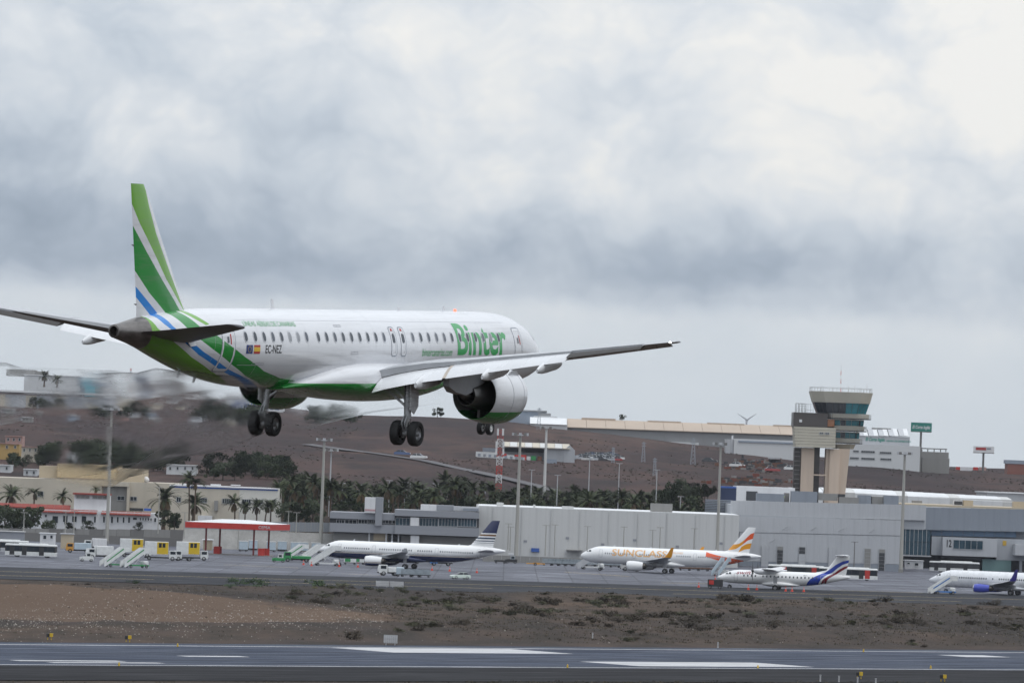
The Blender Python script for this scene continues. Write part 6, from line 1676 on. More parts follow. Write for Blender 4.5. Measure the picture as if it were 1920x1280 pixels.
# ------------------------------------------------------------------ masts and lamp posts
def mast(label, u, vb, vt, D=None, r=.45, m=None):
    b = gp(u, vb) if D is None else Vector((at(u, vb, D).x, D, 0.0)); D = b.y
    h = at(u, vt, D).z - b.z
    o = thing('floodlight_mast', label, 'floodlight mast', b)
    mb = MB(); mb.tube((0, 0, 0), (0, 0, h), r, r * .55, 12); mb.build('pole', m or M_MAST, o, smooth=40)
    mb = MB(); mb.lathe([(h - .6, .1), (h - .5, 1.0), (h - .35, 1.0), (h - .3, .1)], 'z', n=16); mb.build('head_frame', M_FRAME, o)
    for k in range(8):
        a = 2 * pi * k / 8; x, y = 1.75 * cos(a), 1.1 * sin(a)
        mb = MB(); mb.box(x - .36, x + .36, y - .2, y + .2, h - .55, h + .15); mb.tube((0, 0, h - .4), (x, y, h - .4), .06, .06, 5); mb.build('floodlight', M_CONCD if k % 2 else M_PALEG, o)
    mb = MB(); mb.box(-.6, .6, -.6, .6, 0, .9); mb.build('base', M_CONC, o)
mast('floodlight mast in front of the red roofed house', 200, 1020, 765, r=.50)
mast('floodlight mast rising behind the nose of the navy bellied jet', 601, 1016, 822, 1452, r=.52)
mast('floodlight mast right of the navy and white tail', 967, 1054, 812, r=.55)
mast('floodlight mast left of the orange striped tail', 1344, 1046, 830, 1436, r=.48)
mast('floodlight mast at the dark glass corner of the terminal', 1689, 1066, 848, 1478, r=.55)
mast('stout white floodlight mast standing behind the palm grove', 1019, 962, 800, 1720, .62, M_PALE)
mast('thin floodlight mast standing close to the second mast', 616, 985, 842, 1600, .30, M_PALEG)
def lamp(label, u, vb, vt, D, group, m=None):
    b = at(u, vb, D); b.z = max(b.z, 0); h = at(u, vt, D).z - b.z
    o = thing('lamp_post', label, 'lamp post', b, 0, group)
    mb = MB(); mb.tube((0, 0, 0), (0, 0, h), .16, .10, 8); mb.build('pole', m or M_MAST, o, smooth=40)
    mb = MB(); mb.bar((-.9, 0, h - .05), (.9, 0, h - .05), .35, .14); mb.build('lamp_head', m or M_MAST, o)
for u, vb, vt in ((952, 1030, 981), (956, 1032, 987), (1022, 1042, 984), (1039, 1042, 983), (1100, 1044, 986), (1168, 1046, 987), (1222, 1048, 993), (1236, 1048, 988), (1300, 1050, 990)):
    lamp('slim lamp post standing against the blank white terminal hall', u, vb, vt, 1432, 'slim lamp posts against the white hall')
for u, vb, vt in ((122, 1000, 958), (138, 1000, 957), (44, 1000, 960), (296, 1000, 912), (345, 1010, 960), (410, 1036, 974), (446, 1030, 960), (540, 1000, 958), (555, 1000, 960)):
    lamp('slim grey lamp post in front of the cream and white houses', u, vb, vt, 1455, 'slim lamp posts in front of the houses')
for u, vt in ((640, 905), (672, 908), (728, 900), (757, 903), (761, 904), (767, 905), (775, 925), (803, 915), (815, 906), (831, 907), (908, 910), (994, 880), (1043, 890), (1102, 860), (1158, 868), (1229, 880), (1275, 930)):
    pl = 'left of the stair tower' if u < 690 else 'behind the grey annex' if u < 895 else 'behind the white hall'
    lamp('grey street lamp among the palms ' + pl, u, 965, vt, 1560 + (u % 7) * 12, 'street lamps among the palms ' + pl, M_PALEG)
lamp('twin lamp on a post in front of the tall service doors', 1601, 1062, 1015, 1450, None, M_CONCD)
# red and white lattice tower
b = at(935, 905, 1760); b.z = terr(b.x, 1760); S_h = at(936, 806, 1760).z - b.z
o = thing('lattice_tower', 'red and white lattice radio tower behind the palm grove', 'tower', b)
nseg = 14
for i in range(nseg):
    z0, z1 = S_h * i / nseg, S_h * (i + 1) / nseg; w = .85; mb = MB(); mm = M_RED if (i // 2) % 2 == 0 else M_WWALL
    for sx in (-w, w):
        for sy in (-w, w):
            mb.bar((sx, sy, z0), (sx, sy, z1), .22, .22)
    for sy in (-w, w):
        mb.bar((-w, sy, z0), (w, sy, z1), .14, .14); mb.bar((w, sy, z0), (-w, sy, z1), .14, .14); mb.bar((-w, sy, z1), (w, sy, z1), .14, .14)
    for sx in (-w, w):
        mb.bar((sx, -w, z0), (sx, w, z1), .14, .14)
    mb.build('lattice_section', mm, o)
for x, z in ((-.8, S_h - .5), (.8, S_h - .5), (-1.1, S_h - 4.5), (1.1, S_h - 4.5), (-1.1, S_h - 6.5), (1.1, S_h - 6.5)):
    mb = MB(); mb.box(x - .3, x + .3, -1.3, -.9, z - 1.2, z + 1.0); mb.build('aerial_panel', M_WWALL, o)
# ------------------------------------------------------------------ buildings and things on the hillside
def hsite(name, label, cat, u0, u1, vb, D=None, group=None):
    uc = (u0 + u1) / 2
    p = thit(uc, vb) if D is None else Vector((at(uc, vb, D).x, D, terr(at(uc, vb, D).x, D)))
    S = Site(name, label, cat, u0, u1, vb, p.y, group, z0=p.z); S.low = -6.0
    return S
def hbox(S, name, m, u0, u1, vt, vb, y0=0, y1=14, down=False, parent=None):
    x0, x1, z0, z1 = S.dims(u0, u1, vt, vb)
    return block(name, m, x0, x1, y0, y1, -6.0 if down else z0, z1, parent or S.o)
M_HGREY = mat('hill_grey_wall', (.24, .245, .25), .8, var=.12, scale=.03, stretch=(1, 1, .2)); M_HTAN = mat('hill_tan_roof', (.42, .34, .27), .8, var=.08, scale=.03); M_HWHITE = mat('hill_white_wall', (.56, .57, .58), .75, var=.08, scale=.05); M_HBLUE = mat('hill_blue_grey', (.26, .30, .36), .7, var=.1, scale=.05)
M_OCHRE = mat('ochre_render', (.42, .28, .11), .85, var=.15, scale=.1); M_PINK = mat('pink_render', (.40, .25, .22), .85, var=.12, scale=.1)
# long tan roofed warehouse
S = hsite('long_warehouse', 'very long warehouse with tan roof and grey wall on the hill crest', 'warehouse', 1060, 1500, 822, 2585)
for i in range(12):
    u0 = 1064 + 436 * i / 12; u1 = 1064 + 436 * (i + 1) / 12; k = (u0 + u1) / 2 - 1064
    hbox(S, 'wall_panel', M_HGREY, u0 + .06, u1 - .06, 800 + k * .0345, 835 + k * .03, -.02 * (i % 2), 30, True)
    x0, x1, z0, z1 = S.dims(u0, u1, 783.5 + k * .034, 800 + k * .0345)
    mb = MB(); mb.prism([(-1.0, z0), (26, z1), (50, z0), (-1.0, z0 - .3)], x0 + .05, x1 - .05, 0, 'x'); mb.build('roof_bay', M_HTAN, S.o)
for u0, u1, vt in ((1092, 1156, 783), (1217, 1280, 788.3), (1330, 1400, 792.5), (1455, 1495, 796)):
    hbox(S, 'roof_light', M_HTAN, u0, u1, vt, vt + 5, 24, 30)
hbox(S, 'loading_strip', M_HWHITE, 1160, 1310, 827, 836, -1.2, -.1)
S = hsite('white_warehouse', 'white warehouse joined to the left end of the long tan one', 'warehouse', 985, 1064, 805, 2580)
hbox(S, 'wall', M_HWHITE, 994, 1063.5, 795, 815, 0, 30, True); x0, x1, z0, z1 = S.dims(994, 1063.5, 782, 795); mb = MB(); mb.prism([(-.8, z0), (24, z1), (46, z0)], x0, x1, 0, 'x'); mb.build('roof', M_ROOFW, S.o)
S = hsite('stepped_factory', 'pale blue stepped factory half hidden behind the engine', 'building', 950, 1035, 800, 2620)
hbox(S, 'lower_block', M_HBLUE, 950, 1000, 778, 810, 0, 25, True); hbox(S, 'middle_block', M_HWHITE, 968, 1045, 779, 800, 6, 30, True); hbox(S, 'upper_block', M_HBLUE, 975, 1025, 771, 781, 9, 28); hbox(S, 'top_slab', M_HGREY, 970, 1026, 768.5, 771, 8, 29); hbox(S, 'rear_block', M_HGREY, 1010, 1033, 774, 782, 8, 20)
for i in range(4):
    hbox(S, 'dormer', M_HWHITE, 980 + i * 8, 985 + i * 8, 783, 794, 4, 5.9)
S = hsite('white_depot', 'white flat depot with a blue line, left of the control tower', 'building', 1376, 1492, 850, 2420)
hbox(S, 'wall', M_HWHITE, 1376, 1500, 824, 860, 0, 25, True); hbox(S, 'blue_line', M_HBLUE, 1384, 1500, 827.5, 830.5, -.4, -.03); hbox(S, 'side_wall', M_PALEG, 1362, 1376, 823, 850, 1, 20, True); hbox(S, 'chimney', M_HWHITE, 1372.5, 1375.5, 816, 824, 3, 5)
# department store depot with lettering
S = hsite('store_depot', 'white depot with green lettering right of the control tower', 'building', 1600, 1725, 865, 2400)
hbox(S, 'wall', M_HWHITE, 1590, 1725, 834, 880, 0, 30, True); hbox(S, 'upper_wall', M_PALEG, 1600, 1707, 817, 834, 4, 30)
for i in range(10):
    u0 = 1612 + 95 * i / 10; u1 = u0 + 9.5
    x0, x1, z0, z1 = S.dims(u0, u1, 803, 816.8); mb = MB(); mb.prism([(3.6, z0), (18, z1), (32, z0)], x0, x1 - (.35 if i % 2 else 0), 0, 'x'); mb.build('roof_bay', M_ROOFW if i % 2 else M_PALEG, S.o)
hbox(S, 'roof_ridge', M_CONC, 1640, 1676, 801.5, 803.5, 17, 20)
M_CIG = mat('store_green', (.015, .24, .18), .5, var=.05)
for txt, wd, hh, u, v in (('El Corte Inglés', 8.3, 2.0, 1624, 828), ('CENTRO DE DISTRIBUCIÓN', 10.5, .9, 1663, 827.5)):
    me = text_mesh(txt, 1, .02, .3 if u < 1650 else 0, 0, 'LEFT', wd, hh); me.materials.append(M_CIG); t_ = put(me, 'lettering', S.o, (S.X(u, v), 3.9, S.Z(u, v))); t_.rotation_euler = (pi / 2, 0, 0)
for u0, u1, v0 in ((1600, 1610, 844), (1615, 1640, 845), (1650, 1671, 847), (1594, 1610, 857), (1615, 1640, 858), (1651, 1671, 859)):
    S.window(u0, u1, v0, v0 + 3.2, 6, 0)
S = hsite('concrete_shell', 'unfinished bare concrete block right of the store depot', 'building', 1727, 1780, 872, 2420)
hbox(S, 'lower_wall', M_CONC, 1729, 1780, 858, 880, 0, 14, True); hbox(S, 'upper_wall', M_CONC, 1728, 1779, 847, 857.7, .2, 14); hbox(S, 'roof_slab', M_CONCD, 1727, 1776, 840, 841.6, 0, 14)
for u in (1729, 1740, 1752, 1764, 1774):
    hbox(S, 'column', M_CONC, u - .8, u + .8, 841.7, 847, 1, 1.8)
def billboard(label, u0, u1, vt, vb, vbase, m, D, txt=None, tm=None, frame=M_CONCD):
    S = hsite('billboard', label, 'billboard', u0, u1, vbase, D)
    x0, x1, z0, z1 = S.dims(u0, u1, vt, vb); xm = (x0 + x1) / 2
    block('panel', m, x0, x1, -.3, .3, z0, z1, S.o); block('sill', frame, x0, x1, -.5, .5, z0 - .35, z0 - .003, S.o)
    mb = MB(); mb.tube((xm, .6, -2), (xm, .6, z1 - .5), .55, .45, 10); mb.build('pole', frame, S.o)
    if txt:
        w = (x1 - x0) * .86; me = text_mesh(txt, 1, .03, .25, 0, 'LEFT', w, (z1 - z0) * .5); me.materials.append(tm); t_ = put(me, 'lettering', S.o, (xm - w / 2, -.32, z0 + (z1 - z0) * .18)); t_.rotation_euler = (pi / 2, 0, 0)
    return S
billboard('tall green billboard with white script on the hill crest', 1708, 1747, 792, 808.5, 868, mat('billboard_green', (.02, .20, .16), .5, var=.06), 2400, 'El Corte Inglés', M_WWALL)
S = billboard('white billboard with a red panel at the far right', 1825, 1864, 836.5, 848, 880, M_WWALL, 2450); hbox(S, 'red_panel', mat('billboard_red', (.35, .03, .03), .5, var=.1), 1829.5, 1849, 838.5, 843.5, -.35, -.303); hbox(S, 'dark_mark', M_BGREY, 1850, 1858, 839.5, 842.5, -.35, -.303)
S = hsite('brick_works', 'low blue grey and brick red building at the far right edge', 'building', 1885, 1960, 882, 2450); hbox(S, 'upper_wall', M_HBLUE, 1887, 1960, 863, 870, 0, 14); hbox(S, 'lower_wall', mat('brick_red_wall', (.22, .09, .07), .8, var=.15), 1889, 1960, 870.2, 890, .2, 14, True)
def container(label, u0, u1, vt, vb, m, D=None, group=None):
    S = hsite('shipping_container', label, 'container', u0, u1, vb, D, group)
    x0, x1, z0, z1 = S.dims(u0, u1, vt, vb); h = z1 - z0
    block('shell', m, x0, x1, 0, 2.4, -.3, h, S.o)
    n = max(3, int((x1 - x0) / .8))
    for i in range(n):
        a = x0 + (x1 - x0) * (i + .3) / n; block('rib', m, a, a + .25, -.06, -.003, .0, h - .1, S.o)
for k, (u0, u1, vt, vb, m, l) in enumerate(((1712, 1729, 872, 879, M_RED, 'dark red container below the bare concrete block'), (1730, 1746, 873, 882, M_LBLUE, 'pale blue container below the bare concrete block'), (1758, 1770, 875, 879, M_WWALL, 'first white container in the row at the hill edge'), (1772, 1780, 875, 879, M_WWALL, 'second white container in the row at the hill edge'),
                                          (1793, 1800, 875, 880.5, M_RED, 'first red container in the row under the white billboard'), (1801, 1824, 876, 882, M_WWALL, 'long white container under the white billboard'), (1825, 1834, 875.5, 881, M_RED, 'second red container under the white billboard'), (1836, 1849, 875.5, 882, M_PINK, 'pale red container right of the white billboard pole'))):
    container(l, u0, u1, vt, vb, m)
# shed with containers in the scrapyard
S = hsite('scrapyard_shed', 'grey shed with a cream roof among scrap on the hillside', 'shed', 892, 1078, 862)
D_ = S.D
hbox(S, 'wall', M_PALEG, 940, 1070, 838, 864, 8, 24, True); hbox(S, 'front_wall', M_LGREY, 1020, 1071, 840, 864, .5, 7.9, True); hbox(S, 'porch_shade_slab', M_DGREY, 940, 1020, 841, 847, 7.4, 7.97)  # last one: dark slab on the wall as painted shade under the roof
x0, x1, z0, z1 = S.dims(942, 1069, 829.5, 838)
for i in range(9):
    a = x0 + (x1 - x0) * i / 9; b = x0 + (x1 - x0) * (i + 1) / 9; mb = MB(); mb.prism([(-.5, z0), (20, z1), (26, z0), (-.5, z0 - .3)], a + .05, b - .05, 0, 'x'); mb.build('roof_sheet', M_PALE if i % 2 else M_CREAM, S.o)
x0, x1, z0, z1 = S.dims(1058, 1078, 834, 864); mb = MB(); mb.prism([(x0, -4), (x1, -4), (x1, z1 - 2.0), ((x0 + x1) / 2, z1), (x0, z1 - 1.6)], .2, .45); mb.build('gable', M_LGREY, S.o)
S2 = hsite('graffiti_wall', 'white graffitied wall left of the scrapyard shed', 'wall', 892, 985, 862, D_ - 6)
for i in range(9):
    u0 = 892 + 10.2 * i; hbox(S2, 'wall_panel', M_HWHITE, u0, u0 + 10.1, 846 + i * .5 if i < 4 else 852 + i * .6, 862 + i * .5, -.02 * (i % 2), .4, True)
for i in range(9):
    u0 = 896 + i * 10; mb = MB(); x0, x1, z0, z1 = S2.dims(u0, u0 + 5, 850 + i * .8, 855 + i * .8); mb.box(x0, x1, -.06, -.023, z0, z1); mb.build('graffito', (M_BGREY, M_MGREY, M_HBLUE)[i % 3], S2.o)
for l, u0, u1, vt, vb, m in (('red container first in the shed row', 943, 950, 844, 853, M_RED), ('white container second in the shed row', 951, 964, 846, 853, M_WWALL), ('broad red container in the middle of the shed row', 965, 987, 845, 854, M_RED), ('white container right of the broad red one', 988, 995, 847, 854, M_WWALL), ('green container near the right end of the shed row', 996, 1005, 846, 854, M_VG), ('dark container at the right end of the shed row', 1008, 1016, 847, 855, M_BROWN), ('blue container left of the shed', 905, 930, 840, 847, M_BGREY), ('teal container below the right end of the shed', 1024, 1044, 861, 869, M_HBLUE), ('low teal container right of the shed', 1058, 1080, 854, 862, M_HBLUE), ('bright blue container on the upper slope', 1312, 1327, 820, 829, M_BLUEP), ('pale blue container beside the bright blue one', 1328, 1336, 821, 825, M_LBLUE)):
    container(l, u0, u1, vt, vb, m, D_ - 3 if vt > 842 and vt < 849 else None)
# parked cars and scrap on the slope
CARM = [mat('car_' + n, c, .35, var=.05, coat=.4) for n, c in (('white', (.62, .62, .62)), ('silver', (.40, .42, .45)), ('blue', (.06, .10, .22)), ('black', (.03, .03, .035)), ('red', (.28, .03, .03)))]
CN = ['white', 'silver', 'blue', 'black', 'red']
random.seed(11)
cnt = {}
for r, (v, u0, u1, n) in enumerate(((856, 1098, 1150, 6), (859, 1088, 1158, 8), (862, 1090, 1160, 8), (864.5, 1105, 1156, 5))):
    for i in range(n):
        k = random.choice([0, 0, 0, 1, 1, 2, 3, 4] if r else [0, 1, 2]); u = u0 + (u1 - u0) * (i + random.uniform(-.2, .2)) / max(1, n - 1)
        sedan('%s car in the crowded yard right of the shed' % CN[k], m=CARM[k], loc=thit(u, v), rz=random.choice([0, 180]) + random.uniform(-25, 25), group='%s cars in the yard' % CN[k], parts=False, sc=1.15)
for l, u, v, k in (('white car on the hill road', 785, 861, 0), ('blue van like car on the hill road', 754, 854, 2), ('white car at the right end of the scrap heap', 1484, 882, 0), ('black car on the dirt track left of the scrap heap', 1330, 868, 3), ('white car below the scrap heap', 1382, 876, 0), ('red car below the scrap heap', 1448, 885, 4)):
    sedan(l, m=CARM[k], loc=thit(u, v), rz=random.uniform(-20, 20), parts=False, sc=1.4)
S = hsite('scrap_shelter', 'open pale roofed shelter on the scrap heap left of the tower', 'shelter', 1440, 1470, 870); x0, x1, z0, z1 = S.dims(1441, 1463, 857, 860); block('roof', M_PALEG, x0, x1, 0, 5, z0, z1, S.o)
for u in (1443, 1462):
    hbox(S, 'post', M_DGREY, u - .8, u + .8, 860.1, 872, .5, 1, True)
hbox(S, 'back_wall', M_DGREY, 1441, 1465, 861, 871, 4, 4.6, True); hbox(S, 'lean_to', M_LGREY, 1410, 1452, 871, 874, -4, 0); hbox(S, 'lean_to', M_PALEG, 1452, 1475, 874, 876.5, -5, -1); hbox(S, 'lean_to_wall', M_DGREY, 1412, 1474, 874.2, 885, -2.5, -1.5, True)
mb = MB(); random.seed(5)
for i in range(260):
    u, v = random.gauss(1425, 26), random.gauss(873, 4.5)
    if i > 170: u, v = random.gauss(1400, 34), random.gauss(903, 3.5)
    p = thit(u, v); a = random.uniform(.3, 1.3); b_ = random.uniform(.3, 1.0); h = random.uniform(.3, 1.4); mm = random.choice([0, 0, 1, 2, 3, 3, 4])
    mb.box(p.x - a, p.x + a, p.y - b_, p.y + b_, p.z - .5, p.z + h, mm)
tag(mb.build('scrap_debris', [M_BROWN, mat('rusty_red', (.16, .045, .03), .8, var=.3), M_CONC, M_DGREY, M_CONCD]), 'heap of scrap metal and rubble on the slope left of the tower', kind='stuff')
# far left group on the hill
S = hsite('hilltop_works', 'pale works building with two palms in front at the top left', 'building', 5, 197, 730, 2590)
hbox(S, 'rear_block', M_CONC, 6, 60, 691.5, 704, 16, 30); hbox(S, 'rear_wing', M_CONC, 60, 81, 695, 704, 17, 30)
for i in range(8):
    u0 = 45 + 13.1 * i; hbox(S, 'wall_panel', M_HWHITE, u0, u0 + 13, 704 + i * .45, 732, -.02 * (i % 2), 15, True)
hbox(S, 'roof', M_ROOFW, 44, 150, 703, 705, -.3, 15.5); hbox(S, 'blue_shed', M_CYANP, 160, 179, 723, 740, -3, 6, True); hbox(S, 'grey_shed', M_HBLUE, 150, 197, 716, 740, 3, 12, True); hbox(S, 'dark_end', M_HGREY, 179, 197, 724, 742, -2, 2.9, True)
S = hsite('water_tower', 'small white tower house with a dark lantern on the left hill', 'tower', 195, 217, 742, 2560); hbox(S, 'base', M_HWHITE, 195, 217, 727, 750, 0, 6, True); hbox(S, 'shaft', M_HWHITE, 200, 211, 717, 727, 1, 5); hbox(S, 'lantern', M_DGREY, 199, 211.5, 712.5, 717, .8, 5.2); hbox(S, 'cap', M_CONC, 201, 210, 711, 712.5, 1.2, 4.8)
S = hsite('grey_block', 'square blue grey block on the skyline behind the jet tail', 'building', 254, 281, 745, 2600); hbox(S, 'wall', M_HBLUE, 255, 281, 718, 760, 0, 10, True); hbox(S, 'roof', M_HGREY, 254, 282, 716.5, 718, -.3, 10.3)
S = hsite('low_depot', 'long low depot with a white roof edge across the left hillside', 'building', -20, 240, 762, 2380)
hbox(S, 'roof', M_ROOFW, -30, 245, 734.5, 738, -1, 30)
for i in range(14):
    u0 = -30 + 19.6 * i; hbox(S, 'wall_panel', (M_PALEG, M_CREAM, M_LGREY)[i % 3], u0, u0 + 19.4, 733.4 + i * .72 + 4.8, 770, -.02 * (i % 2), 28, True)
for u0, u1 in ((84, 96), (55, 75), (105, 130), (135, 160), (165, 188)):
    hbox(S, 'door', M_MGREY, u0, u1, 744 + u0 * .03, 755 + u0 * .03, -.12, -.03)
S = hsite('freight_depot', 'white depot lettered INTERNATIONAL under the landing jet', 'building', 412, 520, 775, 2520)
hbox(S, 'wall', M_HWHITE, 414, 530, 748, 785, 0, 25, True); hbox(S, 'roof', M_ROOFW, 412, 532, 743.5, 748, -.6, 26)
me = text_mesh('INTERNATIONAL', 1, .02, 0, 0, 'LEFT', 22.0, 2.6); me.materials.append(M_BLUEP); t_ = put(me, 'lettering', S.o, (S.X(432, 765), -.05, S.Z(452, 766))); t_.rotation_euler = (pi / 2, 0, 0)
S = hsite('skyline_house', 'flat pale house on the skyline left of the landing gear', 'house', 290, 345, 748, 2600); hbox(S, 'wall', M_PALEG, 290, 322, 732, 755, 0, 12, True); hbox(S, 'wing', M_CONC, 308, 345, 727, 755, 3, 12, True)
for l, u0, u1, vt, vb, m, w in (('ochre house at the left edge below the dark slope', -10, 36, 832, 862, M_OCHRE, 3), ('pink house behind the ochre house', 10, 42, 818, 850, M_PINK, 3), ('pale house right of the ochre house', 40, 72, 838, 866, M_CREAM, 3), ('small white house between dark trees', 88, 106, 840, 862, M_HWHITE, 2), ('small white house right of the dark trees', 130, 143, 846, 856, M_HWHITE, 1), ('low white house behind the tan roof blocks', 144, 170, 851, 862, M_HWHITE, 2),
                               ('white house above the white office building', 312, 368, 872, 890, M_HWHITE, 4), ('low cream house left of the stair tower', 660, 702, 918, 936, M_CREAM, 2), ('white bungalow at the left edge under the ochre house', -10, 20, 872, 886, M_HWHITE, 2), ('white bungalow above the cream building', 44, 70, 880, 892, M_HWHITE, 2)):
    S = hsite('house', l, 'house', u0, u1, vb); hbox(S, 'wall', m, u0, u1, vt, vb, 0, 9, True); hbox(S, 'roof', M_ROOFW if m is M_HWHITE else M_PINK, u0 - .6, u1 + .6, vt - 1.3, vt - .02, -.4, 9.4)
    for i in range(w):
        c = u0 + (u1 - u0) * (i + .5) / w; S.window(c - 1.6, c + 1.6, vt + 3, vt + 8, 1, 0)
random.seed(41)
for i in range(26):
    u, v = random.uniform(-10, 430), random.uniform(752, 792)
    w_, h_ = random.uniform(8, 24), random.uniform(5, 11); m = random.choice([M_HWHITE, M_HWHITE, M_CREAM, M_PALEG, M_CONC, M_PINK, M_HBLUE])
    S = hsite('house', 'small pale block house in the hazy band on the left hillside', 'house', u, u + w_, v, None, 'block houses on the left hillside')
    hbox(S, 'wall', m, u, u + w_, v - h_, v, 0, 8, True); hbox(S, 'roof', M_ROOFW if i % 2 else M_CONCD, u - .4, u + w_ + .4, v - h_ - 1, v - h_ - .02, -.3, 8.3)
    for k in range(int(w_ / 6)):
        hbox(S, 'window', M_DGREY, u + 2 + k * 5.5, u + 4 + k * 5.5, v - h_ + 2, v - h_ + 4.2, -.06, -.003)
# hill road
pts = [thit(u, v) for u, v in ((575, 834), (610, 840), (650, 845), (700, 851), (750, 858), (800, 866), (850, 877), (900, 888), (950, 898), (1000, 910), (1040, 922))]
mb = MB(); RR = []
for i, p in enumerate(pts):
    a = pts[max(0, i - 1)]; b = pts[min(len(pts) - 1, i + 1)]; d = Vector((b.x - a.x, b.y - a.y, 0)).normalized(); s = Vector((-d.y, d.x, 0)) * 2.6
    RR.append([(q.x, q.y, max(terr(q.x, q.y), p.z) + .35) for q in (p - s, p - s * .3, p + s * .3, p + s)])
mb.loft(RR, 0, False, False); tag(mb.build('hill_road', mat('hill_road_asphalt', (.090, .085, .090), .85, var=.2, scale=.1)), kind='structure')
# power pylons, radio mast, wind turbine
M_PYL = mat('pylon_steel', (.30, .33, .37), .6, .3, var=.1)
for l, u, vb, vt in (('power pylon in front of the white warehouse', 1010, 806, 764), ('power pylon on the middle slope', 1299, 872, 820), ('power pylon left of the middle slope', 1206, 866, 828), ('small power pylon low on the slope', 1227, 892, 858), ('power pylon near the palms', 1149, 868, 838)):
    p = thit(u, vb); h = at(u, vt, p.y).z - p.z; o = thing('power_pylon', l, 'pylon', p); mb = MB(); w = h * .09
    for sx in (-1, 1):
        for sy in (-1, 1):
            mb.bar((sx * w, sy * w, 0), (sx * .25, sy * .25, h), .16, .16)
    for k in range(7):
        z0, z1 = h * k / 7, h * (k + 1) / 7; a, b = w * (1 - k / 7) + .25 * k / 7, w * (1 - (k + 1) / 7) + .25 * (k + 1) / 7
        mb.bar((-a, -a, z0), (b, -b, z1), .10, .10); mb.bar((a, -a, z0), (-b, -b, z1), .10, .10)
    mb.build('lattice', M_PYL, o)
    for zz in (.80, .92):
        mb = MB(); mb.bar((-w * 1.3, 0, h * zz), (w * 1.3, 0, h * zz), .14, .2); mb.build('cross_arm', M_PYL, o)
p = Vector((at(243, 745, 2590).x, 2590, 0)); p.z = terr(p.x, 2590); h = at(243, 690, 2590).z - p.z; o = thing('radio_mast', 'thin lattice radio mast on the left skyline', 'mast', p)
for k in range(10):
    mb = MB(); z0, z1 = h * k / 10, h * (k + 1) / 10
    for a in range(3):
        x, y = .35 * cos(2.1 * a), .35 * sin(2.1 * a); x2, y2 = .35 * cos(2.1 * a + 2.1), .35 * sin(2.1 * a + 2.1); mb.bar((x, y, z0), (x, y, z1), .12, .12); mb.bar((x, y, z0), (x2, y2, z1), .08, .08)
    mb.build('lattice_section', M_RED if k % 2 else M_PYL, o)
p = Vector((at(1400, 790, 5500).x, 5500, 0)); p.z = terr(p.x, 5500); hz = at(1397, 787, 5500).z - p.z; o = thing('wind_turbine', 'distant white wind turbine turning above the long warehouse roof', 'wind turbine', p)
M_TURB = mat('turbine_white', (.50, .52, .55), .5, var=.05)
mb = MB(); mb.tube((0, 0, 0), (0, 0, hz), 1.3, .8, 10); mb.build('tower', M_TURB, o); mb = MB(); mb.box(-1.5, 1.5, -2, 1.5, hz - .9, hz + .9); mb.build('nacelle', M_TURB, o)
for a in (35, 148, 262):
    mb = MB(); c, s = cos(radians(a)), sin(radians(a)); mb.prism([(0, -.5), (2, -.9), (11.5, -.12), (11.5, .12), (2, .7), (0, .5)], -2.5, -2.2); mb.v = [(x * c - z * s, y, hz + x * s + z * c) for x, y, z in mb.v]; mb.build('blade', M_TURB, o)

# ------------------------------------------------------------------ trees and palms
def leaf_mat(name, lo, hi, sc=.6):
    m = bpy.data.materials.new(name); m.use_nodes = True; N = NT(m.node_tree); b = N.n['Principled BSDF']
    tc = N.node('ShaderNodeTexCoord').outputs['Object']; oi = N.node('ShaderNodeObjectInfo').outputs['Random']
    c = N.mix(N.ramp(N.noise(tc, sc, 4, .6), [(.35, 0), (.65, 1)]), lo, hi)
    mm = N.node('ShaderNodeMix'); mm.data_type = 'RGBA'; mm.blend_type = 'MULTIPLY'; mm.inputs[0].default_value = 1.0
    N.link(c, mm.inputs[6]); N.link(N.ramp(oi, [(0, .72), (1, 1.25)]), mm.inputs[7]); N.link(mm.outputs[2], b.inputs['Base Color'])
    b.inputs['Roughness'].default_value = .7; b.inputs['Specular IOR Level'].default_value = .2
    return m
M_PALM = leaf_mat('palm_leaf', (.030, .042, .020), (.068, .078, .036)); M_DRYF = leaf_mat('dry_frond', (.12, .085, .045), (.17, .12, .07)); M_TRUNK = mat('palm_trunk', (.12, .085, .06), .9, var=.3, scale=2, stretch=(1, 1, 3)); M_TREE = leaf_mat('tree_leaf', (.020, .030, .017), (.050, .062, .030), .4); M_BARK = mat('bark', (.08, .06, .045), .9, var=.25, scale=2)
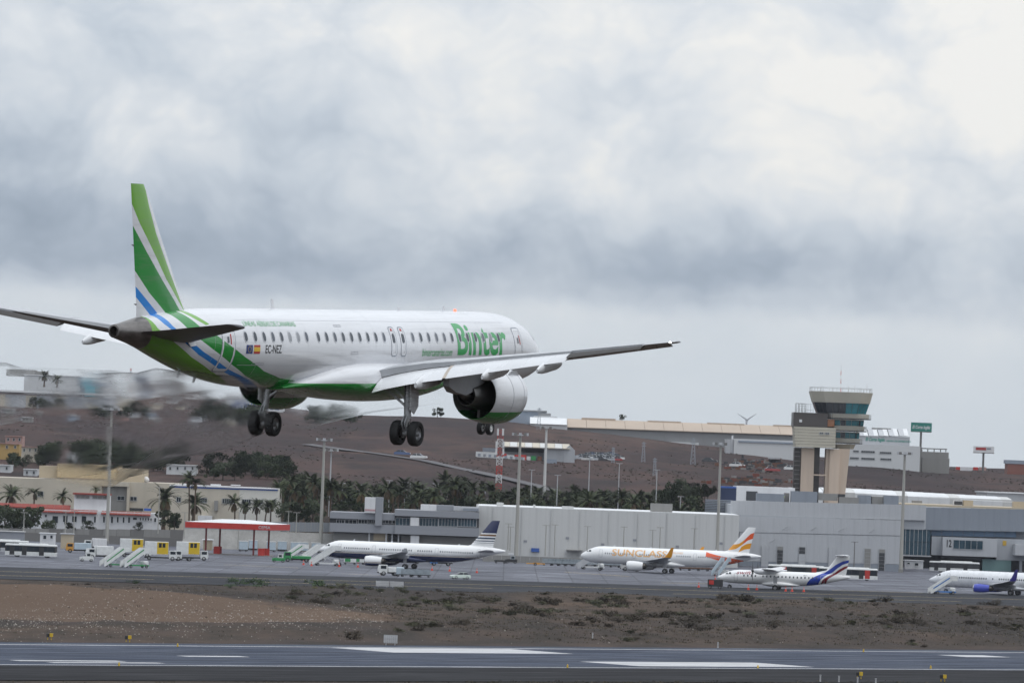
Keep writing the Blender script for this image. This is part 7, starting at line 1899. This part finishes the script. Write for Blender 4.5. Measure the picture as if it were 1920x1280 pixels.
def palm_crown(seed, R=3.6, n=40, dry=7):
    rng = random.Random(seed); mb = MB()
    for i in range(n + dry):
        isd = i >= n; az = rng.uniform(0, 2 * pi); e0 = radians(rng.uniform(-5, 78)) if not isd else radians(rng.uniform(-60, -25)); L = R * rng.uniform(.85, 1.12) * (.7 if isd else 1)
        d = Vector((cos(az), sin(az), 0)); p = Vector((0, 0, 0)); e = e0; ns = 7; pts = []
        for k in range(ns + 1):
            pts.append((p.copy(), e)); st = L / ns; p = p + (d * cos(e) + Vector((0, 0, 1)) * sin(e)) * st; e -= radians(rng.uniform(10, 17)) * (.6 + .6 * k / ns)
        side = Vector((-d.y, d.x, 0))
        for k in range(ns):
            a, ea = pts[k]; b, eb = pts[k + 1]; up = (d * -sin(ea) + Vector((0, 0, 1)) * cos(ea))
            for sgn in (-1, 1):
                for q in range(2):
                    t = (q + .5) / 2; r0 = a.lerp(b, t); f = (k + t) / ns; ll = .62 * (R / 3.6) * (1 - abs(2 * f - .9) ** 2.2) * rng.uniform(.8, 1.15) + .10
                    tip = r0 + side * sgn * ll * .80 + (b - a).normalized() * ll * .55 + up * (-.12 * ll); w = (b - a).normalized() * .13 * (R / 3.6)
                    mb.add([r0 - w, r0 + w, tip], [(0, 1, 2)], 1 if isd else 0)
            wd = side * .035; mb.add([a - wd, a + wd, b + wd, b - wd], [(0, 1, 2, 3)], 1 if isd else 0)
    return mb.mesh('crown', [M_PALM, M_DRYF])
PC = [palm_crown(s, 3.7) for s in (1, 2, 3, 4)] + [palm_crown(9, 2.5, 34, 4), palm_crown(10, 2.4, 32, 4)]
FANC = []
def trunk_mesh(h, r, lean=0.0):
    mb = MB(); n = 6; mb.loft([[(lean * (k / n) ** 2 + rr * cos(2 * pi * i / 9), rr * sin(2 * pi * i / 9), h * k / n - (.8 if k == 0 else 0)) for i in range(9)] for k in range(n + 1) for rr in [r * (1.35 if k == 0 else 1 - .25 * k / n)]]); return mb.mesh('trunk', [M_TRUNK], 60)
TR = {}
def palm(label, loc, h, var, sc=1.0, group=None, r=.30, rz=None):
    o = thing('palm_tree', label, 'palm tree', loc, rz if rz is not None else random.uniform(0, 6.28), group); k = (round(h), r, var % 3)
    if k not in TR: TR[k] = trunk_mesh(round(h), r, (-.5, .0, .6)[var % 3])
    put(TR[k], 'trunk', o); put(PC[var % len(PC)], 'crown', o, ((-.5, .0, .6)[var % 3], 0, round(h)), None, (sc, sc, sc)); return o
def tree_meshes(seed, R=3.2, H=6.5, n=1700, leaf=.24):
    rng = random.Random(seed); mb = MB(); lobes = [(Vector((rng.gauss(0, R * .5), rng.gauss(0, R * .5), H * rng.uniform(.25, .95))), R * rng.uniform(.18, .46)) for _ in range(17)]
    for i in range(n):
        c, r = lobes[rng.randrange(len(lobes))]; v = Vector((rng.gauss(0, 1), rng.gauss(0, 1), rng.gauss(0, .8))).normalized() * r * rng.uniform(.55, 1.08) ** .7
        p = c + v; a = Vector((rng.gauss(0, 1), rng.gauss(0, 1), rng.gauss(0, 1))).normalized(); b = a.orthogonal().normalized() * leaf * rng.uniform(.6, 1.3); a = a * leaf * rng.uniform(.6, 1.3); mb.add([p - a, p + b, p + a, p - b], [(0, 1, 2, 3)])
    cr = mb.mesh('crown', [M_TREE]); mb = MB(); mb.tube((0, 0, -1), (.1, 0, H * .55), .28, .16, 8)
    for c, r in lobes[:6]:
        mb.tube((.05, 0, H * .3), tuple(c), .12, .04, 6)
    return cr, mb.mesh('trunk', [M_BARK])
TM = [tree_meshes(s) for s in (21, 22, 23, 24)]
def tree(label, loc, sc=1.0, var=0, group=None, sz=None):
    o = thing('leafy_tree', label, 'tree', loc, random.uniform(0, 6.28), group); cr, tk = TM[var % 4]; put(tk, 'trunk', o); put(cr, 'crown', o); o.scale = (sc, sc, sz or sc); return o
random.seed(3)
def palm_px(label, u, vb, vt, D, var, group=None, r=.30, crown=None):
    b = at(u, vb, D); h = at(u, vt, D).z - b.z; sc = crown or 1.0
    top = 1.9 * sc if var < 4 else 1.3 * sc
    palm(label, b, max(2.5, h - top), var, sc, group, r)
for l, u, vb, vt, D, var, r, cs in (('broad palm at the left edge before the cream building', 20, 985, 916, 1515, 0, .4, .95), ('small palm before the cream wall left window', 63, 965, 912, 1525, 4, .25, 1), ('small palm before the cream wall centre', 119, 965, 916, 1525, 5, .28, 1.05), ('broad date palm right of the red roofed house', 306, 992, 911, 1478, 1, .5, 1.18), ('tallest palm with two slim trunks, left trunk', 354, 990, 884, 1482, 5, .22, 1.15), ('tallest palm with two slim trunks, right trunk', 364, 990, 893, 1480, 4, .25, 1.0), ('spreading date palm beside the tall slim palms', 360, 988, 924, 1484, 2, .3, 1.02),
                                ('first palm in the row before the white office building', 440, 978, 931, 1490, 3, .22, .78), ('second palm in the row before the white office building', 459, 978, 938, 1490, 4, .2, .95), ('third palm in the row before the white office building', 481, 978, 937, 1490, 0, .22, .70), ('fourth palm in the row before the white office building', 497, 978, 939, 1492, 5, .2, .9), ('fifth palm in the row before the white office building', 507, 980, 935, 1494, 4, .22, 1.0), ('two small palms on the cream building roof terrace', 177, 930, 917, 1515, 5, .15, .6)):
    palm_px(l, u, vb, vt, D, var, None, r, cs * 1.35)
def grove_place(u):
    return 'behind the metal fence' if u < 625 else 'behind the grey annex' if u < 895 else 'behind the left end of the white hall' if u < 1060 else 'behind the middle of the white hall' if u < 1220 else 'behind the right end of the white hall'
random.seed(31)
for i in range(92):
    u = 525 + 800 * (i + random.uniform(-.45, .45)) / 92; D = random.choice([1525, 1550, 1575, 1600, 1625])
    edge_v = 888 + (u - 520) * .034 + 8 * sin(u * .021) + (12 if 1110 < u else 0)
    vt = edge_v + random.uniform(0, 34)
    x = at(u, 950, D).x; b = Vector((x, D, terr(x, D))); h = at(u, vt, D).z - b.z
    pl = grove_place(u)
    palm('date palm crowded into the grove ' + pl, b, max(4, min(15, h - 1.9)), random.randrange(4), random.uniform(.9, 1.3), 'palms ' + pl, .3)
G2 = 'dark leafy trees in the palm grove'
for i in range(34):
    u = 530 + 780 * (i + random.uniform(-.4, .4)) / 34; D = random.choice([1540, 1590, 1640, 1660]); x = at(u, 950, D).x; z = terr(x, D)
    vt = 893 + (u - 520) * .03 + random.uniform(-4, 26) - (10 if 820 < u < 870 else 0); h = at(u, vt, D).z - z
    tree('dark leafy tree among the palms ' + grove_place(u), Vector((x, D, z)), max(.7, min(1.5, h / 6.6)) * .85, i, 'leafy trees ' + grove_place(u), max(.7, min(1.9, h / 6.6)))
for l, u, vb, D, sc, var in (('bushy dark tree at the left edge below the red roof band', 8, 1000, 1476, 1.05, 0), ('dark tree right of the left edge tree', 30, 1000, 1474, .95, 1), ('dark tree covering the corner of the red roofed house', 56, 1000, 1475, 1.15, 2), ('dark round tree under the broad date palm', 318, 992, 1474, .75, 3), ('low dark bush right of the broad date palm', 327, 993, 1473, .6, 0), ('yellowish tree right of the palm row', 535, 985, 1500, .95, 1), ('dark tree beside the metal fence', 560, 985, 1500, 1.0, 2), ('dark tree left of the stair tower', 640, 985, 1500, 1.0, 3), ('bushy tree behind the metal fence', 585, 985, 1505, 1.0, 0), ('low hedge tree along the retaining wall', 95, 996, 1471, .45, 1), ('low hedge tree before the red roofed house door', 130, 996, 1471, .42, 2), ('low hedge tree beside the tall mast', 165, 997, 1471, .45, 3), ('low hedge tree under the house windows', 260, 997, 1471, .38, 0)):
    b = at(u, vb, D); b.z = max(b.z, 0); tree(l, b, sc, var)
random.seed(8)
G3 = 'dark trees on the hillside'
WHERE = ['at the top left corner of the hill', 'in the clump under the lettered freight depot', 'in the clump between the two main wheels', 'beside the small white house', 'in the clump behind the tan roof blocks', 'in the clump above the white office building', 'beside the ochre house', 'in the belt behind the white office building', 'before the low depot on the left hill', 'on the upper left slope behind the shimmer', 'on the crest beside the right main wheel', 'below the slope left of the blue fronted block']
for wi, (uc, vc, du, dv, n, s0, s1) in enumerate(((8, 714, 18, 4, 7, .6, 1.2), (430, 786, 62, 7, 30, .45, .95), (622, 787, 36, 8, 26, .55, 1.1), (95, 858, 18, 12, 10, .55, 1.0), (180, 864, 45, 14, 26, .5, 1.0), (275, 870, 60, 14, 30, .5, 1.0), (40, 872, 45, 6, 10, .4, .7), (450, 893, 90, 9, 26, .6, 1.1), (95, 768, 60, 4, 12, .35, .7), (230, 780, 60, 6, 12, .35, .7), (826, 780, 14, 3, 7, .35, .7), (1300, 938, 30, 5, 8, .6, .9))):
    for i in range(n):
        p = thit(uc + random.uniform(-du, du), vc + random.uniform(-dv, dv)); tree('dark leafy tree ' + WHERE[wi], p, random.uniform(s0, s1), random.randrange(4), 'dark trees ' + WHERE[wi])
for l, u, vb, vt in (('left of two palms before the hilltop works', 83, 722, 697), ('right of two palms before the hilltop works', 107, 724, 701)):
    D = 2560; b = at(u, vb, D); h = at(u, vt, D).z - b.z; palm(l, b, max(3, h - 2.2), 1, 1.1, None, .4)
p = Vector((at(1166, 790, 2612).x, 2612, 0)); p.z = at(1166, 788, 2612).z; tree('single small tree above the long warehouse roof', p, .42, 1)
# scrub on the slope, too fine to count
mb = MB(); random.seed(77)
for i in range(7000):
    u = random.uniform(-30, 1950); v = random.uniform(770 + max(0, u - 200) * .06, 935); p = thit(u, v)
    if p.y > 2570 or fbm(p.x, p.y * .3, .02, 2.2) < .02: continue
    r = random.uniform(.18, .55); h = r * random.uniform(.4, .9)
    for k in range(5):
        a = random.uniform(0, 6.28); q = Vector((p.x + r * .6 * cos(a), p.y + r * .6 * sin(a), p.z)); b = random.uniform(0, 6.28); d = Vector((cos(b), sin(b), 0)) * r * .6
        mb.add([q - d, q + d, q + d * .4 + Vector((0, 0, h)), q - d * .5 + Vector((0, 0, h * .8))], [(0, 1, 2, 3)])
tag(mb.build('hillside_scrub', leaf_mat('scrub_leaf', (.045, .038, .032), (.085, .068, .052), .2)), 'low dark scrub scattered over the hillside', kind='stuff')
# ------------------------------------------------------------------ infield plants, stones, signs
M_SHRUB = [leaf_mat('brown_shrub', (.030, .025, .018), (.075, .060, .044), 2.0), leaf_mat('olive_shrub', (.030, .034, .018), (.080, .078, .042), 2.0), leaf_mat('yellow_shrub', (.085, .085, .030), (.170, .150, .062), 2.0), leaf_mat('green_shrub', (.024, .046, .020), (.060, .095, .036), 2.0)]
def shrub_mesh(seed, m, n=210):
    rng = random.Random(seed); mb = MB(); lobes = [(rng.gauss(0, .38), rng.gauss(0, .38), rng.uniform(.05, .35), rng.uniform(.22, .48)) for _ in range(7)]
    for i in range(n):
        x, y, z, r = lobes[rng.randrange(7)]; v = Vector((rng.gauss(0, 1), rng.gauss(0, 1), abs(rng.gauss(0, .8)))).normalized() * r * rng.uniform(.4, 1.1)
        p = Vector((x, y, z)) + v; a = Vector((rng.gauss(0, 1), rng.gauss(0, 1), rng.gauss(.6, 1))).normalized() * rng.uniform(.05, .13); b = a.orthogonal().normalized() * rng.uniform(.025, .06); mb.add([p - a - b, p - a + b, p + a], [(0, 1, 2)])
    for i in range(14):
        a = rng.uniform(0, 6.28); r = rng.uniform(.2, .7); mb.tube((0, 0, -.1), (r * cos(a), r * sin(a), rng.uniform(.3, .75)), .018, .006, 4, 0, False)
    return mb.mesh('shrub', [m])
SH = [[shrub_mesh(40 + 7 * k + j, M_SHRUB[k]) for j in range(4)] for k in range(4)]
random.seed(19)
SN = [('brown_shrub', 'dry brown shrub on the bare strip beside the runway', 'dry brown shrubs'), ('olive_shrub', 'olive green shrub on the bare strip beside the runway', 'olive shrubs'), ('yellow_shrub', 'yellowish bush on the strip beside the taxiway', 'yellowish bushes'), ('green_shrub', 'fresh green bush on the strip beside the taxiway', 'fresh green bushes')]
spots = []
def near_ok(u, v):
    top = 1089 + (u * .0265) + 4; bot = 1199 + u * .0078
    return top < v < bot
def heap(u, v):
    return u < 720 and v > 1094 + max(0, u - 60) * .105
cl = []
for i in range(120):
    r = random.random()
    if r < .58: u, v = random.uniform(820, 1950), random.triangular(1112, 1190, 1126)
    elif r < .72: u, v = random.uniform(360, 860), random.triangular(1094, 1118, 1099)
    elif r < .78: u, v = random.uniform(-10, 420), random.uniform(1090, 1102)
    elif r < .86: u, v = random.uniform(520, 800), random.uniform(1120, 1150)
    else: u, v = random.uniform(640, 1900), random.uniform(1155, 1203)
    cl.append((u, v + max(0, u - 900) * .012, random.randint(2, 9)))
for cu_, cv_, n in cl:
    for i in range(n):
        u, v = cu_ + random.gauss(0, 26), cv_ + random.gauss(0, 3.0)
        if not near_ok(u, v) or (heap(u, v) and random.random() < .93): continue
        k = 0 if random.random() < .62 else 1
        if 370 < u < 800 and v < 1112: k = random.choice([1, 2, 3, 3, 2, 0])
        elif v < 1112 + max(0, u - 900) * .02: k = random.choice([0, 1, 1, 2])
        spots.append((u, v, k, random.triangular(.35, 1.9, .6)))
random.shuffle(spots); spots = spots[:284]
spots += [(660, 1197, 0, 1.6), (600, 1108, 3, 1.8), (480, 1096, 3, 1.9), (445, 1095, 3, 1.7), (640, 1110, 1, 1.6), (970, 1160, 0, 2.1), (1290, 1186, 0, 1.9), (1185, 1178, 0, 1.5), (1010, 1165, 0, 1.7), (1400, 1126, 0, 1.8), (1660, 1129, 0, 2.0), (256, 1093, 3, 1.0), (750, 1105, 1, 1.5), (910, 1135, 0, 1.8)]
for u, v, k, sz in spots[:300]:
    p = gp(u, v); p.z = terr(p.x, p.y)
    o = put(SH[k][random.randrange(4)], SN[k][0], None, p, random.uniform(0, 6.28), (sz * 1.7, sz * 1.4, sz * random.uniform(.75, 1.35))); pl = 'at the left end' if u < 600 else 'below the navy bellied jet' if u < 950 else 'below the orange lettered jet' if u < 1300 else 'below the propeller airliner' if u < 1640 else 'below the blue engined jet'; tag(o, SN[k][1].split(' on the')[0] + ' on the bare strip ' + pl, 'shrub', SN[k][2] + ' ' + pl)
mb = MB(); random.seed(23)
for i in range(22000):
    u = random.uniform(-40, 1960); v = random.uniform(1092, 1212)
    if random.random() < .07: v = random.uniform(1276, 1284)
    elif not near_ok(u, v + 4): continue
    p = gp(u, v); z = terr(p.x, p.y); d = fbm(p.x, p.y * .5, .035, 6.0)
    if heap(u, v) and random.random() < .9: continue
    if d < -.15 and random.random() < .8: continue
    h = random.uniform(.06, .30); m = random.choice([0, 0, 0, 1, 1, 2])
    for k in range(4):
        a = random.uniform(0, 6.28); w = random.uniform(.05, .22); q = Vector((p.x + random.gauss(0, .25), p.y + random.gauss(0, .25), z - .02)); mb.add([q, q + Vector((w * cos(a), w * sin(a), 0)), q + Vector((w * .5 * cos(a) + random.gauss(0, .1), w * .5 * sin(a), h))], [(0, 1, 2)], m)
tag(mb.build('dry_grass', [M_SHRUB[0], leaf_mat('straw_grass', (.10, .08, .05), (.17, .135, .09), 1.0), M_SHRUB[1]]), 'short dry grass and low weeds between runway and taxiway', kind='stuff')
mb = MB(); random.seed(29)
for i in range(3400):
    if i < 2500: u, v = random.uniform(-20, 720), random.gauss(1168, 12)
    else: u, v = random.uniform(0, 1920), random.uniform(1110, 1205)
    p = gp(u, v); z = terr(p.x, p.y); r = random.triangular(.03, .20, .045)
    vs = [(p.x + r * random.uniform(.6, 1.2) * cos(k * 1.257), p.y + r * random.uniform(.6, 1.2) * sin(k * 1.257), z - .03) for k in range(5)]; mb.add(vs + [(p.x, p.y, z + r * random.uniform(.5, .9))], [(k, (k + 1) % 5, 5) for k in range(5)])
tag(mb.build('gravel', mat('pale_stone', (.30, .27, .24), .9, var=.3, scale=2)), 'pale stones scattered over the bare earth', kind='stuff')
# white boards
p = gp(732, 1209); p.z = terr(p.x, p.y); o = thing('slatted_board', 'small white slatted board on two legs beside the runway', 'board', p)
for i in range(7):
    mb = MB(); mb.box(-.93 + i * .268, -.93 + i * .268 + .25, -.03, .03, .35, 1.45); mb.build('slat', M_WHITE, o)
for x in (-.6, .6):
    mb = MB(); mb.box(x - .05, x + .05, .035, .12, -.1, 1.3); mb.build('leg', M_FRAME, o)
p = gp(731, 1101); o = thing('guidance_sign', 'wide white sign of two blank panels at the taxiway edge', 'sign', p)
for x0, x1 in ((-2.75, -.12), (.02, 2.65)):
    mb = MB(); mb.box(x0, x1, -.08, .08, .2, 1.25); mb.build('panel', M_WHITE, o)
for x in (-2.3, -.6, .5, 2.2):
    mb = MB(); mb.box(x - .06, x + .06, -.05, .05, -.2, .197); mb.build('leg', M_FRAME, o)
M_SIGNY = mat('signal_yellow', (.60, .40, .02), .5, var=.1)
for l, u, v in (('yellow and black light box left of the slatted board, farther', 93, 1199), ('yellow and black light box left of the slatted board, nearer', 240, 1203), ('yellow light box at the bottom right, left one', 1611, 1272), ('yellow light box at the bottom right, right one', 1768, 1277)):
    p = gp(u, v); p.z = max(0.02, terr(p.x, p.y)); o = thing('runway_light_box', l, 'light box', p)
    mb = MB(); mb.box(-.42, -.02, -.2, .2, .35, .8); mb.build('lamp_housing', M_CHAS, o); mb = MB(); mb.box(0, .42, -.2, .2, .4, .85); mb.build('lamp_housing', M_SIGNY, o)
    for x in (-.25, .22):
        mb = MB(); mb.box(x - .05, x + .05, -.05, .05, 0, .345 if x < 0 else .395); mb.build('leg', M_SIGNY, o)
for l, u, v, h in (('white marker post on the bare strip, left of two', 1111, 1199, .75), ('white marker post on the bare strip, right of two', 1346, 1214, .75), ('first white post in the row at the bottom right', 1538, 1277, .75), ('second white post in the row at the bottom right', 1573, 1278, .7), ('third white post in the row at the bottom right', 1608, 1279.5, .6), ('fourth white post in the row at the bottom right', 1642, 1279.8, .5)):
    p = gp(u, v); p.z = max(0.016, terr(p.x, p.y)); o = thing('marker_post', l, 'post', p); mb = MB(); mb.box(-.09, .09, -.09, .09, 0, h); mb.build('post', M_WHITE, o); mb = MB(); mb.box(-.12, .12, -.12, .12, h + .003, h + .06); mb.build('cap', M_PALEG, o)
for i, (u, v) in enumerate(((1064, 1251.5), (1421, 1252.4), (1745, 1253.2), (333, 1212), (1619, 1222), (223, 1248.2))):
    p = gp(u, v); o = thing('edge_light', 'small yellow edge light on the runway line', 'runway light', Vector((p.x, p.y, .03)), 0, 'runway edge lights'); mb = MB(); mb.lathe([(0, .13), (.2, .10), (.32, .10), (.42, .05), (.43, .004)], 'z', n=10); mb.build('lamp', M_SIGNY, o); mb = MB(); mb.lathe([(0, .18), (.03, .18), (.035, .02)], 'z', n=12); mb.build('base', M_CHAS, o)

# ------------------------------------------------------------------ hot exhaust behind the engines
M_SHIM = bpy.data.materials.new('hot_air'); M_SHIM.use_nodes = True
N = NT(M_SHIM.node_tree); N.n.remove(N.n['Principled BSDF'])
_rf = N.node('ShaderNodeBsdfRefraction'); _rf.inputs['IOR'].default_value = 1.0005; _rf.inputs['Roughness'].default_value = .5; _rf.inputs['Color'].default_value = (1, 1, 1, 1)
_tr = N.node('ShaderNodeBsdfTransparent'); _mx = N.node('ShaderNodeMixShader')
_tc = N.node('ShaderNodeTexCoord').outputs['Object']
N.link(N.math('MULTIPLY', N.ramp(N.noise(N.mapping(_tc, scale=(.10, .8, .8)), 1.0, 5, .6, .5), [(.38, 0.0), (.60, 1.0)]), N.ramp(N.math('DIVIDE', N.math('ADD', N.sep(_tc)[0], 34), 34), [(.02, 0.0), (.12, 1.0), (.38, 1.0), (.46, .06), (.56, .06), (.66, .8), (.85, .8), (1.0, 0.0)])), _mx.inputs[0]); N.link(_tr.outputs[0], _mx.inputs[1]); N.link(_rf.outputs[0], _mx.inputs[2])
N.link(_mx.outputs[0], N.n['Material Output'].inputs['Surface'])
mb = MB()
for s in (-1, 1):
    RR = []
    for k in range(22):
        t = k / 21; x = -20.5 - 34 * t; r = .35 + 2.3 * t ** 1.5
        RR.append([(x, s * (5.2 + .2 * t) + r * (1 + .28 * fbm(k * .5, i * .9, .6, 3 + s)) * cos(2 * pi * i / 20), -1.8 - .9 * t * t + .85 * r * (1 + .28 * fbm(k * .5 + 9, i * .9, .6, 5 + s)) * sin(2 * pi * i / 20)) for i in range(20)])
    mb.loft(RR)
_hs = shift(mb).build('exhaust_haze', M_SHIM, None, smooth=80); _hs.rotation_mode = 'QUATERNION'; _hs.rotation_quaternion = hero.rotation_quaternion; _hs.location = hero.location
tag(_hs, 'shimmering hot air trailing behind both jet engines', kind='stuff')

# ------------------------------------------------------------------ haze
mb = MB(); mb.box(-3200, 3200, -60, 6600, -9, 185)
hz = bpy.data.materials.new('thin_haze'); hz.use_nodes = True
N = NT(hz.node_tree); N.n.remove(N.n['Principled BSDF']); pv = N.node('ShaderNodeVolumePrincipled'); pv.inputs['Color'].default_value = (.86, .90, 1.0, 1); pv.inputs['Density'].default_value = .000022; pv.inputs['Anisotropy'].default_value = .2
N.link(pv.outputs[0], N.n['Material Output'].inputs['Volume'])
hzo = mb.build('haze', hz); tag(hzo, 'thin pale haze over the airport', kind='stuff')
